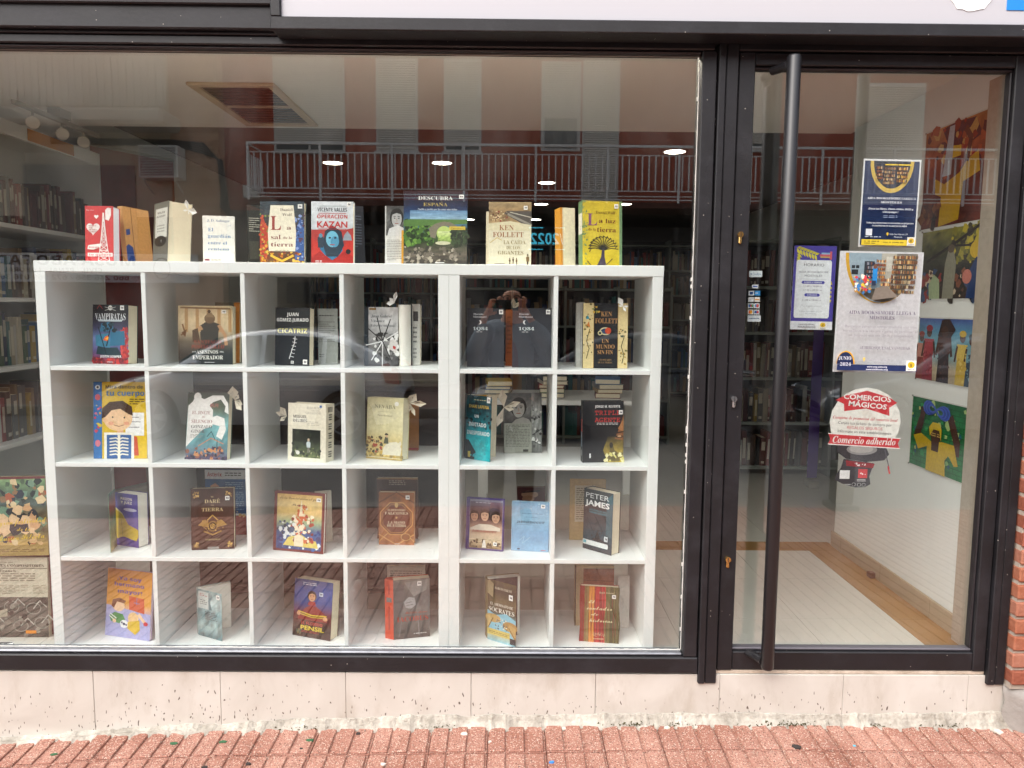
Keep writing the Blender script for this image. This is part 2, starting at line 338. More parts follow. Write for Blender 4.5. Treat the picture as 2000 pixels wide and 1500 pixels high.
# marble plinth material: cream pink stone, faint veins, small dark chips and splashes that thicken towards the pavement
def marble_mat():
    m = bpy.data.materials.new('cream_marble'); m.use_nodes = True; t = m.node_tree; b = t.nodes['Principled BSDF']; N = t.nodes.new; Lk = t.links.new
    tc = N('ShaderNodeTexCoord'); n = N('ShaderNodeTexNoise'); n.inputs['Scale'].default_value = 3.5; n.inputs['Detail'].default_value = 6; n.inputs['Distortion'].default_value = 1.2
    Lk(tc.outputs['Object'], n.inputs['Vector'])
    r = N('ShaderNodeValToRGB'); e = r.color_ramp.elements; e[0].position = 0.3; e[0].color = (*lin('#bdb7ae'), 1); e[1].position = 0.7; e[1].color = (*lin('#d0ccc4'), 1)
    x = r.color_ramp.elements.new(0.5); x.color = (*lin('#c7c2b9'), 1); Lk(n.outputs[0], r.inputs[0])
    mp = N('ShaderNodeMapping'); mp.inputs['Scale'].default_value = (1.0, 1.0, 0.45); Lk(tc.outputs['Object'], mp.inputs['Vector'])
    n3 = N('ShaderNodeTexNoise'); n3.inputs['Scale'].default_value = 40; Lk(mp.outputs[0], n3.inputs['Vector'])
    add = N('ShaderNodeVectorMath'); add.operation = 'MULTIPLY_ADD'; add.inputs[1].default_value = (0.03, 0.03, 0.03); Lk(n3.outputs['Color'], add.inputs[0]); Lk(mp.outputs[0], add.inputs[2])
    v = N('ShaderNodeTexVoronoi'); v.inputs['Scale'].default_value = 92; v.inputs['Randomness'].default_value = 1; Lk(add.outputs[0], v.inputs['Vector'])
    lt = N('ShaderNodeMapRange'); lt.inputs['From Min'].default_value = 0.16; lt.inputs['From Max'].default_value = 0.26; lt.inputs['To Min'].default_value = 1; lt.inputs['To Max'].default_value = 0; lt.clamp = True
    Lk(v.outputs['Distance'], lt.inputs[0])
    sep = N('ShaderNodeSeparateColor'); Lk(v.outputs['Color'], sep.inputs[0])
    n2 = N('ShaderNodeTexNoise'); n2.inputs['Scale'].default_value = 4; n2.inputs['Detail'].default_value = 3; Lk(tc.outputs['Object'], n2.inputs['Vector'])
    sz = N('ShaderNodeSeparateXYZ'); Lk(tc.outputs['Object'], sz.inputs[0])
    hz = N('ShaderNodeMapRange'); hz.inputs['From Min'].default_value = -0.21; hz.inputs['From Max'].default_value = -0.02; hz.inputs['To Min'].default_value = 1.5; hz.inputs['To Max'].default_value = 0.0; Lk(sz.outputs['Z'], hz.inputs[0])
    sb = N('ShaderNodeMath'); sb.operation = 'MULTIPLY'; Lk(hz.outputs[0], sb.inputs[0]); Lk(n2.outputs[0], sb.inputs[1])
    cmp_ = N('ShaderNodeMath'); cmp_.operation = 'LESS_THAN'; Lk(sep.outputs[0], cmp_.inputs[0]); Lk(sb.outputs[0], cmp_.inputs[1])
    mk = N('ShaderNodeMath'); mk.operation = 'MULTIPLY'; Lk(lt.outputs[0], mk.inputs[0]); Lk(cmp_.outputs[0], mk.inputs[1])
    mx = N('ShaderNodeMix'); mx.data_type = 'RGBA'; Lk(mk.outputs[0], mx.inputs[0]); Lk(r.outputs[0], mx.inputs[6]); mx.inputs[7].default_value = (*lin('#5d5148'), 1)
    n5 = N('ShaderNodeTexNoise'); n5.inputs['Scale'].default_value = 6; n5.inputs['Detail'].default_value = 8; n5.inputs['Roughness'].default_value = 0.7; mp5 = N('ShaderNodeMapping'); mp5.inputs['Scale'].default_value = (1.4, 1, 0.5); Lk(tc.outputs['Object'], mp5.inputs['Vector']); Lk(mp5.outputs[0], n5.inputs['Vector'])
    st = N('ShaderNodeMapRange'); st.inputs['From Min'].default_value = 0.52; st.inputs['From Max'].default_value = 0.8; st.inputs['To Max'].default_value = 0.55; Lk(n5.outputs[0], st.inputs[0])
    m6 = N('ShaderNodeMix'); m6.data_type = 'RGBA'; Lk(st.outputs[0], m6.inputs[0]); Lk(mx.outputs[2], m6.inputs[6]); m6.inputs[7].default_value = (*lin('#9c8f7c'), 1)
    Lk(m6.outputs[2], b.inputs['Base Color']); b.inputs['Roughness'].default_value = 0.45
    MATS['marble'] = m; return m
MARBLE = marble_mat()
def tile_mat():
    m = bpy.data.materials.new('red_paving'); m.use_nodes = True; t = m.node_tree; b = t.nodes['Principled BSDF']; N = t.nodes.new; Lk = t.links.new
    g = N('ShaderNodeNewGeometry'); n = N('ShaderNodeTexNoise'); n.inputs['Scale'].default_value = 5; n.inputs['Detail'].default_value = 8; Lk(g.outputs['Position'], n.inputs['Vector'])
    r = N('ShaderNodeValToRGB'); e = r.color_ramp.elements; e[0].position = 0.28; e[0].color = (*lin('#94604f'), 1); e[1].position = 0.74; e[1].color = (*lin('#b98a79'), 1); Lk(n.outputs[0], r.inputs[0])
    v = N('ShaderNodeTexVoronoi'); v.inputs['Scale'].default_value = 330; Lk(g.outputs['Position'], v.inputs['Vector'])
    sp = N('ShaderNodeSeparateColor'); Lk(v.outputs['Color'], sp.inputs[0])
    lo = N('ShaderNodeMath'); lo.operation = 'GREATER_THAN'; lo.inputs[1].default_value = 0.88; Lk(sp.outputs[0], lo.inputs[0])
    dk = N('ShaderNodeMath'); dk.operation = 'GREATER_THAN'; dk.inputs[1].default_value = 0.9; Lk(sp.outputs[1], dk.inputs[0])
    m1 = N('ShaderNodeMix'); m1.data_type = 'RGBA'; Lk(lo.outputs[0], m1.inputs[0]); Lk(r.outputs[0], m1.inputs[6]); m1.inputs[7].default_value = (*lin('#cdb3a2'), 1)
    m2 = N('ShaderNodeMix'); m2.data_type = 'RGBA'; Lk(dk.outputs[0], m2.inputs[0]); Lk(m1.outputs[2], m2.inputs[6]); m2.inputs[7].default_value = (*lin('#6b473d'), 1)
    # grime patches
    n2 = N('ShaderNodeTexNoise'); n2.inputs['Scale'].default_value = 11; n2.inputs['Detail'].default_value = 9; n2.inputs['Roughness'].default_value = 0.75; Lk(g.outputs['Position'], n2.inputs['Vector'])
    gr = N('ShaderNodeMapRange'); gr.inputs['From Min'].default_value = 0.56; gr.inputs['From Max'].default_value = 0.72; gr.inputs['To Max'].default_value = 0.6; Lk(n2.outputs[0], gr.inputs[0])
    m3 = N('ShaderNodeMix'); m3.data_type = 'RGBA'; Lk(gr.outputs[0], m3.inputs[0]); Lk(m2.outputs[2], m3.inputs[6]); m3.inputs[7].default_value = (*lin('#7b5a4e'), 1)
    Lk(m3.outputs[2], b.inputs['Base Color']); b.inputs['Roughness'].default_value = 0.85
    bp = N('ShaderNodeBump'); bp.inputs['Strength'].default_value = 0.5; bp.inputs['Distance'].default_value = 0.002; Lk(v.outputs['Distance'], bp.inputs['Height']); Lk(bp.outputs[0], b.inputs['Normal'])
    MATS['tile'] = m; return m
TILE = tile_mat()
GROUT = mat('paving_bed', '#8f5a4c', 0.95, 0.1, var=0.6, vscale=20, tint='#6d5750', bump=0.4, bscale=80)
ASPH = mat('asphalt', '#73716e', 0.9, 0.2, var=0.35, vscale=12, tint='#85827e', bump=0.4, bscale=90)
# far ground sheet, road, pavements
struct(MB().box((-200, -200, -0.9), (200, 200, -0.75)).build('ground', mat('bare_ground', '#7d766c', 0.95, 0.1, var=0.4, vscale=0.4)))
mb = MB(); mb.box((-40, -9.6, -0.74), (40, -3.62, -0.49)); struct(mb.build('road', ASPH))
mb = MB()
xs = [-30, -12, -6, -4, -2.6, -2.2, -1.8, -1.34, -1.1, -0.885, -0.4, 0, 0.4, 0.76, 1.2, 1.8, 3, 6, 12, 30]; ys = [-3.5, -2.2, -1, -0.4, 0.06]
for i in range(len(xs)-1):
    for j in range(len(ys)-1):
        mb.quad(*[(xs[a], ys[b_], pave_z(max(-3.5, xs[a]), ys[b_])-0.014) for a, b_ in ((i, j), (i+1, j), (i+1, j+1), (i, j+1))])
PAVE = struct(mb.build('pavement', GROUT))
# ribbed paving tiles, 20 cm, three bars each
def tile_mesh(seed, cuty=0.0):
    q = MB(); rd = random.Random(seed); a = 0.0985
    q.box((-a, -a, -0.012), (a, a-cuty, -0.003))
    for k in range(3):
        x0 = -a+k*0.0657+0.005; x1 = x0+0.0545
        q.box((x0, -a+0.004, -0.004), (x1, a-0.004-cuty, 0.004+rd.uniform(-0.0008, 0.0008)), 0.003)
    return q
tmeshes = [tile_mesh(s).mesh('tile', TILE) for s in range(3)]
YROW = -0.205
def tile_M(x, y):
    e = 0.05; sx = (pave_z(x+e, y)-pave_z(x-e, y))/(2*e); sy = 0.036
    return Matrix.Translation((x, y, pave_z(x, y)+rnd.uniform(-0.0015, 0.0015))) @ Matrix(((1, 0, 0, 0), (0, 1, 0, 0), (sx, sy, 1, 0), (0, 0, 0, 1))) @ Matrix.Rotation(rnd.uniform(-0.006, 0.006), 4, 'Z')
first = tile_mesh(5, 0.045).mesh('tile', TILE)
for i in range(-11, 12):
    x = i*0.2+0.045
    o = link('tile', first, PAVE, tile_M(x, YROW+0.1))
    link('tile', rnd.choice(tmeshes), PAVE, tile_M(x, YROW-0.1))
    link('tile', rnd.choice(tmeshes), PAVE, tile_M(x, YROW-0.3))
far = MB()
for j in range(2, 17):
    for i in range(-28, 34):
        x = i*0.2+0.045; y = YROW-0.1-j*0.2
        if y < -3.4: continue
        st = len(far.v); far.v += [(vx, vy, vz) for vx, vy, vz in []]
        M = tile_M(x, y); a = 0.0985
        far.box((-a, -a, -0.012), (a, a, -0.003))
        for k in range(3):
            x0 = -a+k*0.0657+0.005; far.box((x0, -a+0.004, -0.004), (x0+0.0545, a-0.004, 0.004))
        far.xf(M, st)
o = far.build('tile', TILE, PAVE); o['kind'] = 'stuff'
# kerbs and the far pavement
KERB = mat('granite_kerb', '#8f8a84', 0.85, 0.2, var=0.4, vscale=60, tint='#6a655f')
kb = empty('kerb', (0, -3.56, -0.33)); struct(kb)
kbm = MB().box((-0.495, -0.08, -0.4), (0.495, 0.08, 0.0), 0.012).mesh('kerb_stone', KERB)
for i in range(-9, 10): link('kerb_stone', kbm, kb, Matrix.Translation((i*1.0, 0, 0)))
fk = empty('kerb', (0, -9.52, -0.33)); struct(fk)
for i in range(-11, 15): link('kerb_stone', kbm, fk, Matrix.Translation((i*1.0, 0, 0)))
struct(MB().box((-30, -14.2, -0.73), (30, -9.6, -0.34)).build('far_pavement', mat('grey_pink_paving', '#8c7168', 0.9, 0.1, var=0.4, vscale=2)))

# ================================================================== MARBLE PLINTH under the shop front
pl = empty('plinth', (0, 0, -0.2), 'cream marble plinth with dark splashes under the black window frame', 'plinth')
js = [-2.4, -1.92, -1.465, -1.013, -0.566, -0.118, 0.328, 0.774, 1.218, 1.668, 1.81]
def invt(p): return Matrix.Translation((0, 0, 0)) @ p.matrix_world.inverted()
for i in range(len(js)-1):
    x0, x1 = js[i], js[i+1]; q = MB()
    zt = 0.012
    zb0 = -0.36
    q.box((x0+0.0007, -0.035-rnd.uniform(0, 0.0012), zb0), (x1-0.0007, 0.05, zt), 0.001)
    link('slab', q.mesh('slab', MARBLE), pl, Matrix.Translation((0, 0, 0.2)))
# crumbling mortar fillet at the foot of the plinth
MORT = mat('old_mortar', '#cdc6ba', 0.95, 0.1, var=0.75, vscale=11, tint='#5f584b', bump=1.0, bscale=70)
MOSS = mat('moss', '#575334', 1.0, 0.0, var=0.5, vscale=60, bump=1.0, bscale=200)
mp_ = [(-2.3, -0.25), (-1.8, -0.235), (-1.34, -0.196), (-1.07, -0.179), (-0.8, -0.163), (-0.52, -0.149), (0.03, -0.138), (0.4, -0.134), (0.765, -0.128), (1.32, -0.127), (1.86, -0.12)]
def mtop(x):
    for (a, za), (b_, zb) in zip(mp_, mp_[1:]):
        if x <= b_: return za+(zb-za)*(x-a)/(b_-a)
    return -0.12
mb = MB(); n = 330; base = 0; rows = []
for i in range(n+1):
    x = -2.3+4.16*i/n; nz = mnoise.noise((x*9, 0.3, 1))+0.6*mnoise.noise((x*31, 2.3, 1)); n2 = mnoise.noise((x*40, 7, 3)); n4 = mnoise.noise((x*85, 4, 8)); zt = mtop(x)-0.006+0.008*nz+0.004*n2+0.003*n4; zg = pave_z(x, -0.06)
    d = 0.010+0.009*nz+0.006*n2+0.004*n4
    rows.append([(x, -0.03, zt+0.003), (x, -0.037-max(0.001, d*0.3), zt), (x, -0.04-max(0.003, d*0.8), zg+(zt-zg)*0.55+0.004*n2), (x, -0.046-max(0.006, d*1.3), zg+0.007+0.003*nz), (x, -0.06-max(0.0, d*2.0), zg-0.012)])
for i in range(n):
    for j in range(4): mb.quad(rows[i][j], rows[i][j+1], rows[i+1][j+1], rows[i+1][j])
mort = mb.build('mortar_fillet', MORT); tag(mort, 'crumbling pale mortar strip between marble plinth and red paving', 'mortar')
# moss tufts on the mortar
mb = MB(); rd = random.Random(3)
for cx, w_, nn in [(1.02, 0.12, 120), (0.45, 0.10, 60), (0.62, 0.05, 40), (-0.25, 0.08, 40), (-0.72, 0.1, 40), (1.33, 0.04, 40), (1.6, 0.1, 30)]:
    for k in range(nn):
        x = cx+rd.gauss(0, w_*0.5); zg = pave_z(x, -0.055); y = -0.058-abs(rd.gauss(0, 0.006)); z = zg+0.004+abs(rd.gauss(0, 0.008)); r0 = rd.uniform(0.002, 0.006)
        p = [Vector((x+rd.uniform(-r0, r0), y+rd.uniform(-r0, 0), z+rd.uniform(-r0, r0))) for _ in range(4)]
        for a, b_, c in ((0, 1, 2), (0, 2, 3), (0, 1, 3), (1, 2, 3)): mb.poly([p[a], p[b_], p[c]])
o = mb.build('moss', MOSS); tag(o, 'dark green moss clumps in the mortar at the plinth foot', 'moss', kind='stuff')
mb = MB(); rd = random.Random(13)
for k in range(260):   # crumbs of mortar and grit fallen along the joint
    x = rd.uniform(-1.9, 1.8); y = -0.062-abs(rd.gauss(0, 0.014)); r0 = rd.uniform(0.0012, 0.0045); z = pave_z(x, y)+0.003
    p = [Vector((x+rd.uniform(-r0, r0), y+rd.uniform(-r0, r0), z+rd.uniform(-r0, r0)*.7)) for _ in range(5)]; mb.mi = rd.choice((0, 0, 1))
    for t3 in ((0, 1, 2), (0, 2, 3), (0, 3, 1), (4, 1, 2), (4, 2, 3), (4, 3, 1)): mb.poly([p[i] for i in t3])
o = mb.build('grit', [MORT, mat('dark_grit', '#4a4239', .95)]); tag(o, 'crumbs of mortar and grit along the foot of the plinth', 'grit', kind='stuff')
# litter on the paving
def blob(cx, cy, r0, h_, seed, n=11, squash=1.0):
    q = MB(); rd = random.Random(seed); rs = [r0*rd.uniform(0.7, 1.15) for _ in range(n)]
    t_ = [(cx+rs[k]*math.cos(2*math.pi*k/n), cy+squash*rs[k]*math.sin(2*math.pi*k/n)) for k in range(n)]
    z = pave_z(cx, cy)+0.0045
    q.prism([(x, y) for x, y in t_][::-1], 'z', z-0.004, z+h_); return q
GUM = mat('trodden_gum', '#d8d1c4', 0.8, 0.2); LEAF = mat('green_scrap', '#3d6b4a', 0.7, 0.3, var=0.5, vscale=90); DARKS = mat('dark_scrap', '#453f3d', 0.9, 0.1); BLUES = mat('blue_scrap', '#3f8fe0', 0.5)
for i, (px, py, r0, lab) in enumerate([(906, 1430, .012, 'largest pale round gum spot on paving left of centre'), (957, 1445, .006, 'small pale gum spot on paving at the centre'), (748, 1483, .008, 'pale gum spot near the bottom edge left of centre'), (1101, 1422, .008, 'faint pale gum spot close to the plinth right of centre'), (1303, 1424, .011, 'bright pale gum spot on paving below the window end'), (1950, 1430, .014, 'pale yellowish gum spot on paving below the brick pillar'), (1358, 1421, .006, 'tiny pale gum spot on paving below the door post')]):
    p = onZ(px, py, -0.172); q = blob(p.x, min(p.y, -0.075), r0, 0.0015, i)
    tag(q.build('gum_spot', GUM), lab, 'gum', 'gum spots on the paving')
for i, (px, py, r0, lab) in enumerate([(105, 1459, .012, 'green scrap on the paving nearest the left edge'), (340, 1451, .015, 'green scrap on paving, second from the left'), (436, 1451, .014, 'green scrap on paving, third from the left'), (606, 1452, .016, 'green scrap on paving, rightmost of the four')]):
    p = onZ(px, py, -0.2); q = blob(p.x, min(p.y, -0.09), r0, 0.002, 40+i, 7, 0.6)
    tag(q.build('leaf_scrap', LEAF), lab, 'leaf', 'green scraps on the paving')
for i, (px, py, r0, m_, lab) in enumerate([(1078, 1492, .009, BLUES, 'blue paper scrap on paving near the bottom centre'), (1668, 1466, .006, mat('cyan_scrap', '#58b8d8'), 'tiny cyan scrap on paving below the door'), (588, 1460, .007, DARKS, 'dark scrap on paving beside the fourth green scrap'), (485, 1486, .010, DARKS, 'grey stone chip near bottom edge on the left'), (400, 1490, .010, DARKS, 'dark chip near the bottom edge, left of the grey stone chip'), (1555, 1468, .018, DARKS, 'dark twisted twig scrap on paving below the door'), (700, 1433, .009, DARKS, 'dark spot on paving beneath the fifth marble slab')]):
    p = onZ(px, py, -0.185); q = blob(p.x, min(p.y, -0.09), r0, 0.003, 60+i, 6, 0.7)
    tag(q.build('scrap', m_), lab, 'scrap')

# ================================================================== SHOP FRONT: window frame, glass, door, fascia, lit sign
wf = empty('window_frame', (0, 0, 0), 'dark metal shop window frame around the large display pane', 'window')
def fb(name, x0, x1, z0, z1, y0=-0.045, y1=0.03, parent=wf, m=FRAME, ch=0.004): return bx(name, (x0, y0, z0), (x1, y1, z1), m, parent, ch)
fb('top_rail', -2.6, 0.6785, 2.16, 2.1885); fb('bottom_rail', -2.6, 0.6905, 0.0185, 0.0775)
fb('glazing_bead', -2.6, 0.636, 0.078, 0.088, -0.03, 0.02, m=mat('aluminium_bead', '#8f9197', 0.45, 0.5, metal=0.6, var=0.5, vscale=30, tint='#4d4c50'))
fb('glazing_bead', -2.6, 0.636, 2.15, 2.1595, -0.034, 0.02, m=mat('dark_bead', '#1f1a1e', 0.5))
fb('stile', 0.637, 0.6865, 0.0785, 2.1595, -0.043, 0.03)
fb('left_stile', -2.6, -2.52, 0.0885, 2.1495, -0.043, 0.03)
GL = glass('shop_glass', 0.088)
bx('pane', (-2.55, 0.0, 0.05), (0.66, 0.008, 2.175), GL, wf)
# ragged sealant bead along the right and bottom of the pane
SEAL = mat('white_sealant', '#e6e4de', 0.6)
mb = MB(); rd = random.Random(5); z = 0.088
pts = []
while z < 2.15: pts.append(z); z += 0.012
for a, b_ in zip(pts, pts[1:]):
    w0 = 0.0012+0.0014*abs(mnoise.noise((a*14, 1, 2)))*2+ (0.004 if rd.random() < .06 else 0)
    mb.box((0.6365-w0, -0.004, a), (0.638, -0.0005, b_+0.001))
mb.build('sealant', SEAL, wf)
mb = MB(); x = -2.4
while x < 0.64:
    h_ = 0.001+0.007*max(0, mnoise.noise((x*5, 3, 2)))+0.002*rd.random(); mb.box((x, -0.004, 0.087), (x+0.0165, -0.0005, 0.0885+h_)); x += 0.016
mb.build('sealant', SEAL, wf)
mb = MB(); x = -2.4
while x < 0.64:
    h_ = 0.0005+0.004*max(0, mnoise.noise((x*4, 9, 2))); mb.box((x, -0.004, 2.1495-h_), (x+0.0165, -0.0005, 2.1505)); x += 0.016
mb.build('sealant', mat('grey_sealant', '#b9b2ab', 0.7), wf)
# post between window and door
po = empty('frame_post', (0.73, 0, 0), 'dark metal post between display window and door', 'post')
IP = Matrix.Translation((-0.73, 0, 0))
def pb(par, off, name, a, b, m=FRAME, ch=0.003):
    return link(name, MB().box(a, b, ch).mesh(name, m), par, Matrix.Translation(off))
pb(po, (-0.73, 0, 0), 'post_profile', (0.691, -0.05, -0.017), (0.7145, 0.04, 2.1885)); pb(po, (-0.73, 0, 0), 'post_profile', (0.7165, -0.046, -0.017), (0.7565, 0.04, 2.1885))
# door
dr = empty('shop_door', (1.26, 0, 0), 'glazed shop door with dark metal frame and long vertical bar handle', 'door')
D = (-1.26, 0, 0)
pb(dr, D, 'stile', (0.7605, -0.036, 0.028), (0.8145, 0.02, 2.1575)); pb(dr, D, 'stile', (1.679, -0.036, 0.028), (1.7235, 0.02, 2.1575))
pb(dr, D, 'top_rail', (0.8147, -0.034, 2.117), (1.6788, 0.018, 2.1565)); pb(dr, D, 'bottom_rail', (0.8147, -0.034, 0.029), (1.6788, 0.018, 0.0965))
pb(dr, D, 'glazing_bead', (0.8147, -0.02, 0.0968), (1.6788, 0.012, 0.106), mat('bead_grey', '#6a666c', 0.4, metal=0.3)); pb(dr, D, 'glazing_bead', (0.8147, -0.02, 2.107), (1.6788, 0.012, 2.1168), MATS['dark_bead'])
pb(dr, D, 'glazing_bead', (1.672, -0.02, 0.1062), (1.6788, 0.012, 2.1068), MATS['dark_bead'])
link('pane', MB().box((0.82, 0.0, 0.09), (1.69, 0.008, 2.105)).mesh('pane', GL), dr, Matrix.Translation(D))
HB = mat('black_bar_paint', '#19181b', 0.4, 0.6)
q = MB().tube([(0.916, -0.105, 0.068), (0.916, -0.105, 0.075), (0.916, -0.105, 2.122), (0.916, -0.105, 2.128)], [0.018, 0.0225, 0.0225, 0.018], 20)
h_ = link('bar_handle', q.mesh('bar_handle', HB, True), dr, Matrix.Translation(D))
for z in (0.095, 2.098):
    q = MB().tube([(0.9, -0.1, z), (0.885, -0.06, z), (0.87, -0.034, z)], 0.014, 10)
    link('bracket', q.mesh('bracket', HB), h_)
BRASS = mat('brass', '#c9a262', 0.25, metal=0.9); CHROME = mat('chrome', '#cfcfcf', 0.2, metal=0.9)
for z, m_ in ((1.555, BRASS), (0.998, CHROME), (0.43, BRASS)):
    q = MB().tube([(0.783, -0.0362, z+0.009), (0.783, -0.05, z+0.009)], 0.0095, 16); q.box((0.778, -0.048, z-0.022), (0.788, -0.0365, z+0.004), 0.003)
    lk = link('lock_cylinder', q.mesh('lock_cylinder', m_), dr, Matrix.Translation(D))
    link('keyway', MB().box((0.7822, -0.0512, z+0.002), (0.7838, -0.0495, z+0.0165)).mesh('keyway', MATS['dark_bead']), lk)
q = MB().tube([(0.80, 0.022, 1.09), (0.80, 0.06, 1.09), (0.815, 0.065, 1.09), (0.885, 0.065, 1.085)], [0.01, 0.01, 0.011, 0.009], 10)
link('lever_handle', q.mesh('lever_handle', HB), dr, Matrix.Translation(D))
dfm = empty('door_frame', (1.26, 0, 0), 'dark metal frame round the glazed door, right jamb reaching the marble', 'door frame')
pb(dfm, D, 'head', (0.757, -0.045, 2.1595), (1.7265, 0.04, 2.188)); pb(dfm, D, 'jamb', (1.727, -0.05, -0.017), (1.7535, 0.04, 2.188)); pb(dfm, D, 'jamb', (1.7555, -0.047, -0.017), (1.79, 0.04, 2.188))
pb(dfm, D, 'threshold', (0.757, -0.03, 0.0125), (1.7265, 0.05, 0.0262), mat('worn_threshold', '#d9cbbb', 0.7, var=0.7, vscale=25, tint='#8f7a62'))
# fascia board and lit sign
fa = empty('fascia', (-1.7, 0, 2.2), 'dark painted fascia board above the left half of the window', 'fascia')
link('fascia_board', MB().box((-3.2, -0.072, 2.2005), (-0.7565, 0.05, 2.62), 0.004).mesh('fascia_board', FRAME2), fa, Matrix.Translation((1.7, 0, -2.2)))
link('fascia_cover_strip', MB().box((-3.2, -0.052, 2.1895), (1.79, 0.045, 2.1985), 0.002).mesh('fascia_cover_strip', FRAME2), fa, Matrix.Translation((1.7, 0, -2.2)))
link('fascia_upper_board', MB().box((-3.2, -0.085, 2.272), (-0.7565, -0.0722, 2.62), 0.004).mesh('fascia_upper_board', mat('black_fascia', '#19161a', 0.6, var=.3)), fa, Matrix.Translation((1.7, 0, -2.2)))
sg = empty('shop_sign', (0.8, -0.1, 2.2), 'white shop sign panel in a black frame above the door', 'sign')
S0 = (-0.8, 0.1, -2.2)
link('sign_frame', MB().box((-0.752, -0.135, 2.18), (2.6, 0.04, 2.2195), 0.003).mesh('sign_frame', FRAME), sg, Matrix.Translation(S0))
link('sign_frame', MB().box((-0.752, -0.134, 2.22), (-0.72, 0.04, 2.75), 0.003).mesh('sign_frame', FRAME), sg, Matrix.Translation(S0))
link('sign_panel', MB().box((-0.7195, -0.122, 2.22), (2.6, 0.03, 2.75)).mesh('sign_panel', mat('opal_sign_face', '#bbbabf', 0.3)), sg, Matrix.Translation(S0))
rd = random.Random(11); c = onY(1897, 0, -0.1235); q = MB(); pts = []
for k in range(26):
    t = 2*math.pi*k/26; rr = 0.072+0.012*mnoise.noise((math.cos(t)*2.2, math.sin(t)*2.2, 4)); pts.append((c.x+rr*1.02*math.cos(t), c.z+0.03+rr*0.9*math.sin(t)))
q.prism(pts, 'y', -0.1245, -0.1221); link('white_patch', q.mesh('white_patch', mat('white_vinyl', '#fbfbf9', 0.4)), sg, Matrix.Translation(S0))
a = onY(1966, 20, -0.1235); q = MB().box((a.x, -0.1245, a.z), (a.x+0.2, -0.1221, a.z+0.25)); link('blue_letter_block', q.mesh('blue_letter_block', mat('blue_vinyl', '#1e86d6', 0.35)), sg, Matrix.Translation(S0))
# brick pillar at the right edge
bp_ = empty('brick_pillar', (1.95, 0, -0.1), 'orange brick pillar at the right edge beside the door frame', 'pillar')
BRK = [mat('orange_brick%d' % i, c_, 0.85, 0.2, var=0.5, vscale=14, tint=t_, bump=0.4, bscale=70) for i, (c_, t_) in enumerate((('#9c5c44', '#b08068'), ('#965a46', '#84493a'), ('#a87460', '#98563f')))]
BO = Matrix.Translation((-1.95, 0, 0.1))
link('mortar_core', MB().box((1.797, -0.068, -0.02), (2.6, 0.3, 2.17)).mesh('mortar_core', mat('brick_mortar', '#b6aa9c', 0.95, var=.4, vscale=40, tint='#8c8175')), bp_, BO)
z = 0.0; k = 0
while z < 2.1:
    x = 1.7935+rnd.uniform(-0.002, 0.003)
    for j, wd in enumerate(((0.115, 0.24, 0.24) if k % 2 else (0.24, 0.24, 0.115))):
        if x+wd < 2.62: link('brick', MB().box((x, -0.078-rnd.uniform(0, 0.004), z), (x+wd-0.01, 0.2, z+0.05), 0.004).mesh('brick', rnd.choice(BRK)), bp_, BO)
        x += wd
    z += 0.0625; k += 1
q = MB(); n = 14
for i in range(n+1):
    for j in range(n+1):
        u, v_ = i/n, j/n; x = 1.79+0.6*u; z = -0.2+0.185*v_; nz = mnoise.noise((x*8, z*9, 3))+0.5*mnoise.noise((x*20, z*20, 9)); edge = min(1, u*9)*min(1, (1-v_)*7+0.15)
        q.v.append((x+0.012*nz*(1-min(1, u*4)), -0.04-0.075*edge-0.012*nz, z))
for i in range(n):
    for j in range(n): a = i*(n+1)+j; q.face((a, a+n+1, a+n+2, a+1))
link('base_stone', q.mesh('base_stone', mat('grey_granite', '#a39d97', 0.7, var=0.6, vscale=6, tint='#6b655f', bump=.3), True), bp_, BO)
# wall above the shop so that the place goes on
struct(MB().box((-12, 0.06, 2.6), (12, 0.3, 3.4)).build('own_wall', mat('own_render', '#c9bfb2', 0.9, var=.2)))
struct(MB().box((2.6, -0.06, -0.35), (12, 0.3, 2.6)).build('own_wall', MATS['own_render'])); struct(MB().box((-12, -0.06, -0.4), (-2.601, 0.3, 2.6)).build('own_wall', MATS['own_render']))

# ================================================================== DISPLAY SHELVES (two open cube units side by side)
KX0, KY0, KY1 = -1.671, 0.09, 0.48
def cube_unit(x0, ncol, label):
    W = 0.076+ncol*0.335+(ncol-1)*0.016; H = 1.464
    u = empty('cube_shelf', (x0, KY0, 0), label, 'shelf', 'white cube shelves in the window')
    d = KY1-KY0; e = 0.0006
    def b(n, a, c, ch=0.0012): link(n, MB().box(a, c, ch).mesh(n, WHITE), u)
    b('top_panel', (-0.001, -0.001, H-0.038), (W+0.001, d, H)); b('bottom_panel', (e, 0, 0), (W-e, d, 0.038))
    b('side_panel', (0, 0, 0.0385), (0.038, d, H-0.0385)); b('side_panel', (W-0.038, 0, 0.0385), (W, d, H-0.0385))
    for r in range(1, 4):
        z = 0.038+r*0.335+(r-1)*0.016; b('shelf_board', (0.0385, 0.001, z), (W-0.0385, d-0.002, z+0.016))
    for r in range(4):
        z = 0.038+r*0.351
        for c in range(1, ncol):
            x = 0.038+c*0.335+(c-1)*0.016; b('divider', (x, 0.002, z+0.0004), (x+0.016, d-0.001, z+0.3346))
    return u
cube_unit(KX0, 4, 'wide white cube shelf with four columns in the display window'); cube_unit(KX0+1.4645, 2, 'narrow white cube shelf with two columns beside the wide one')

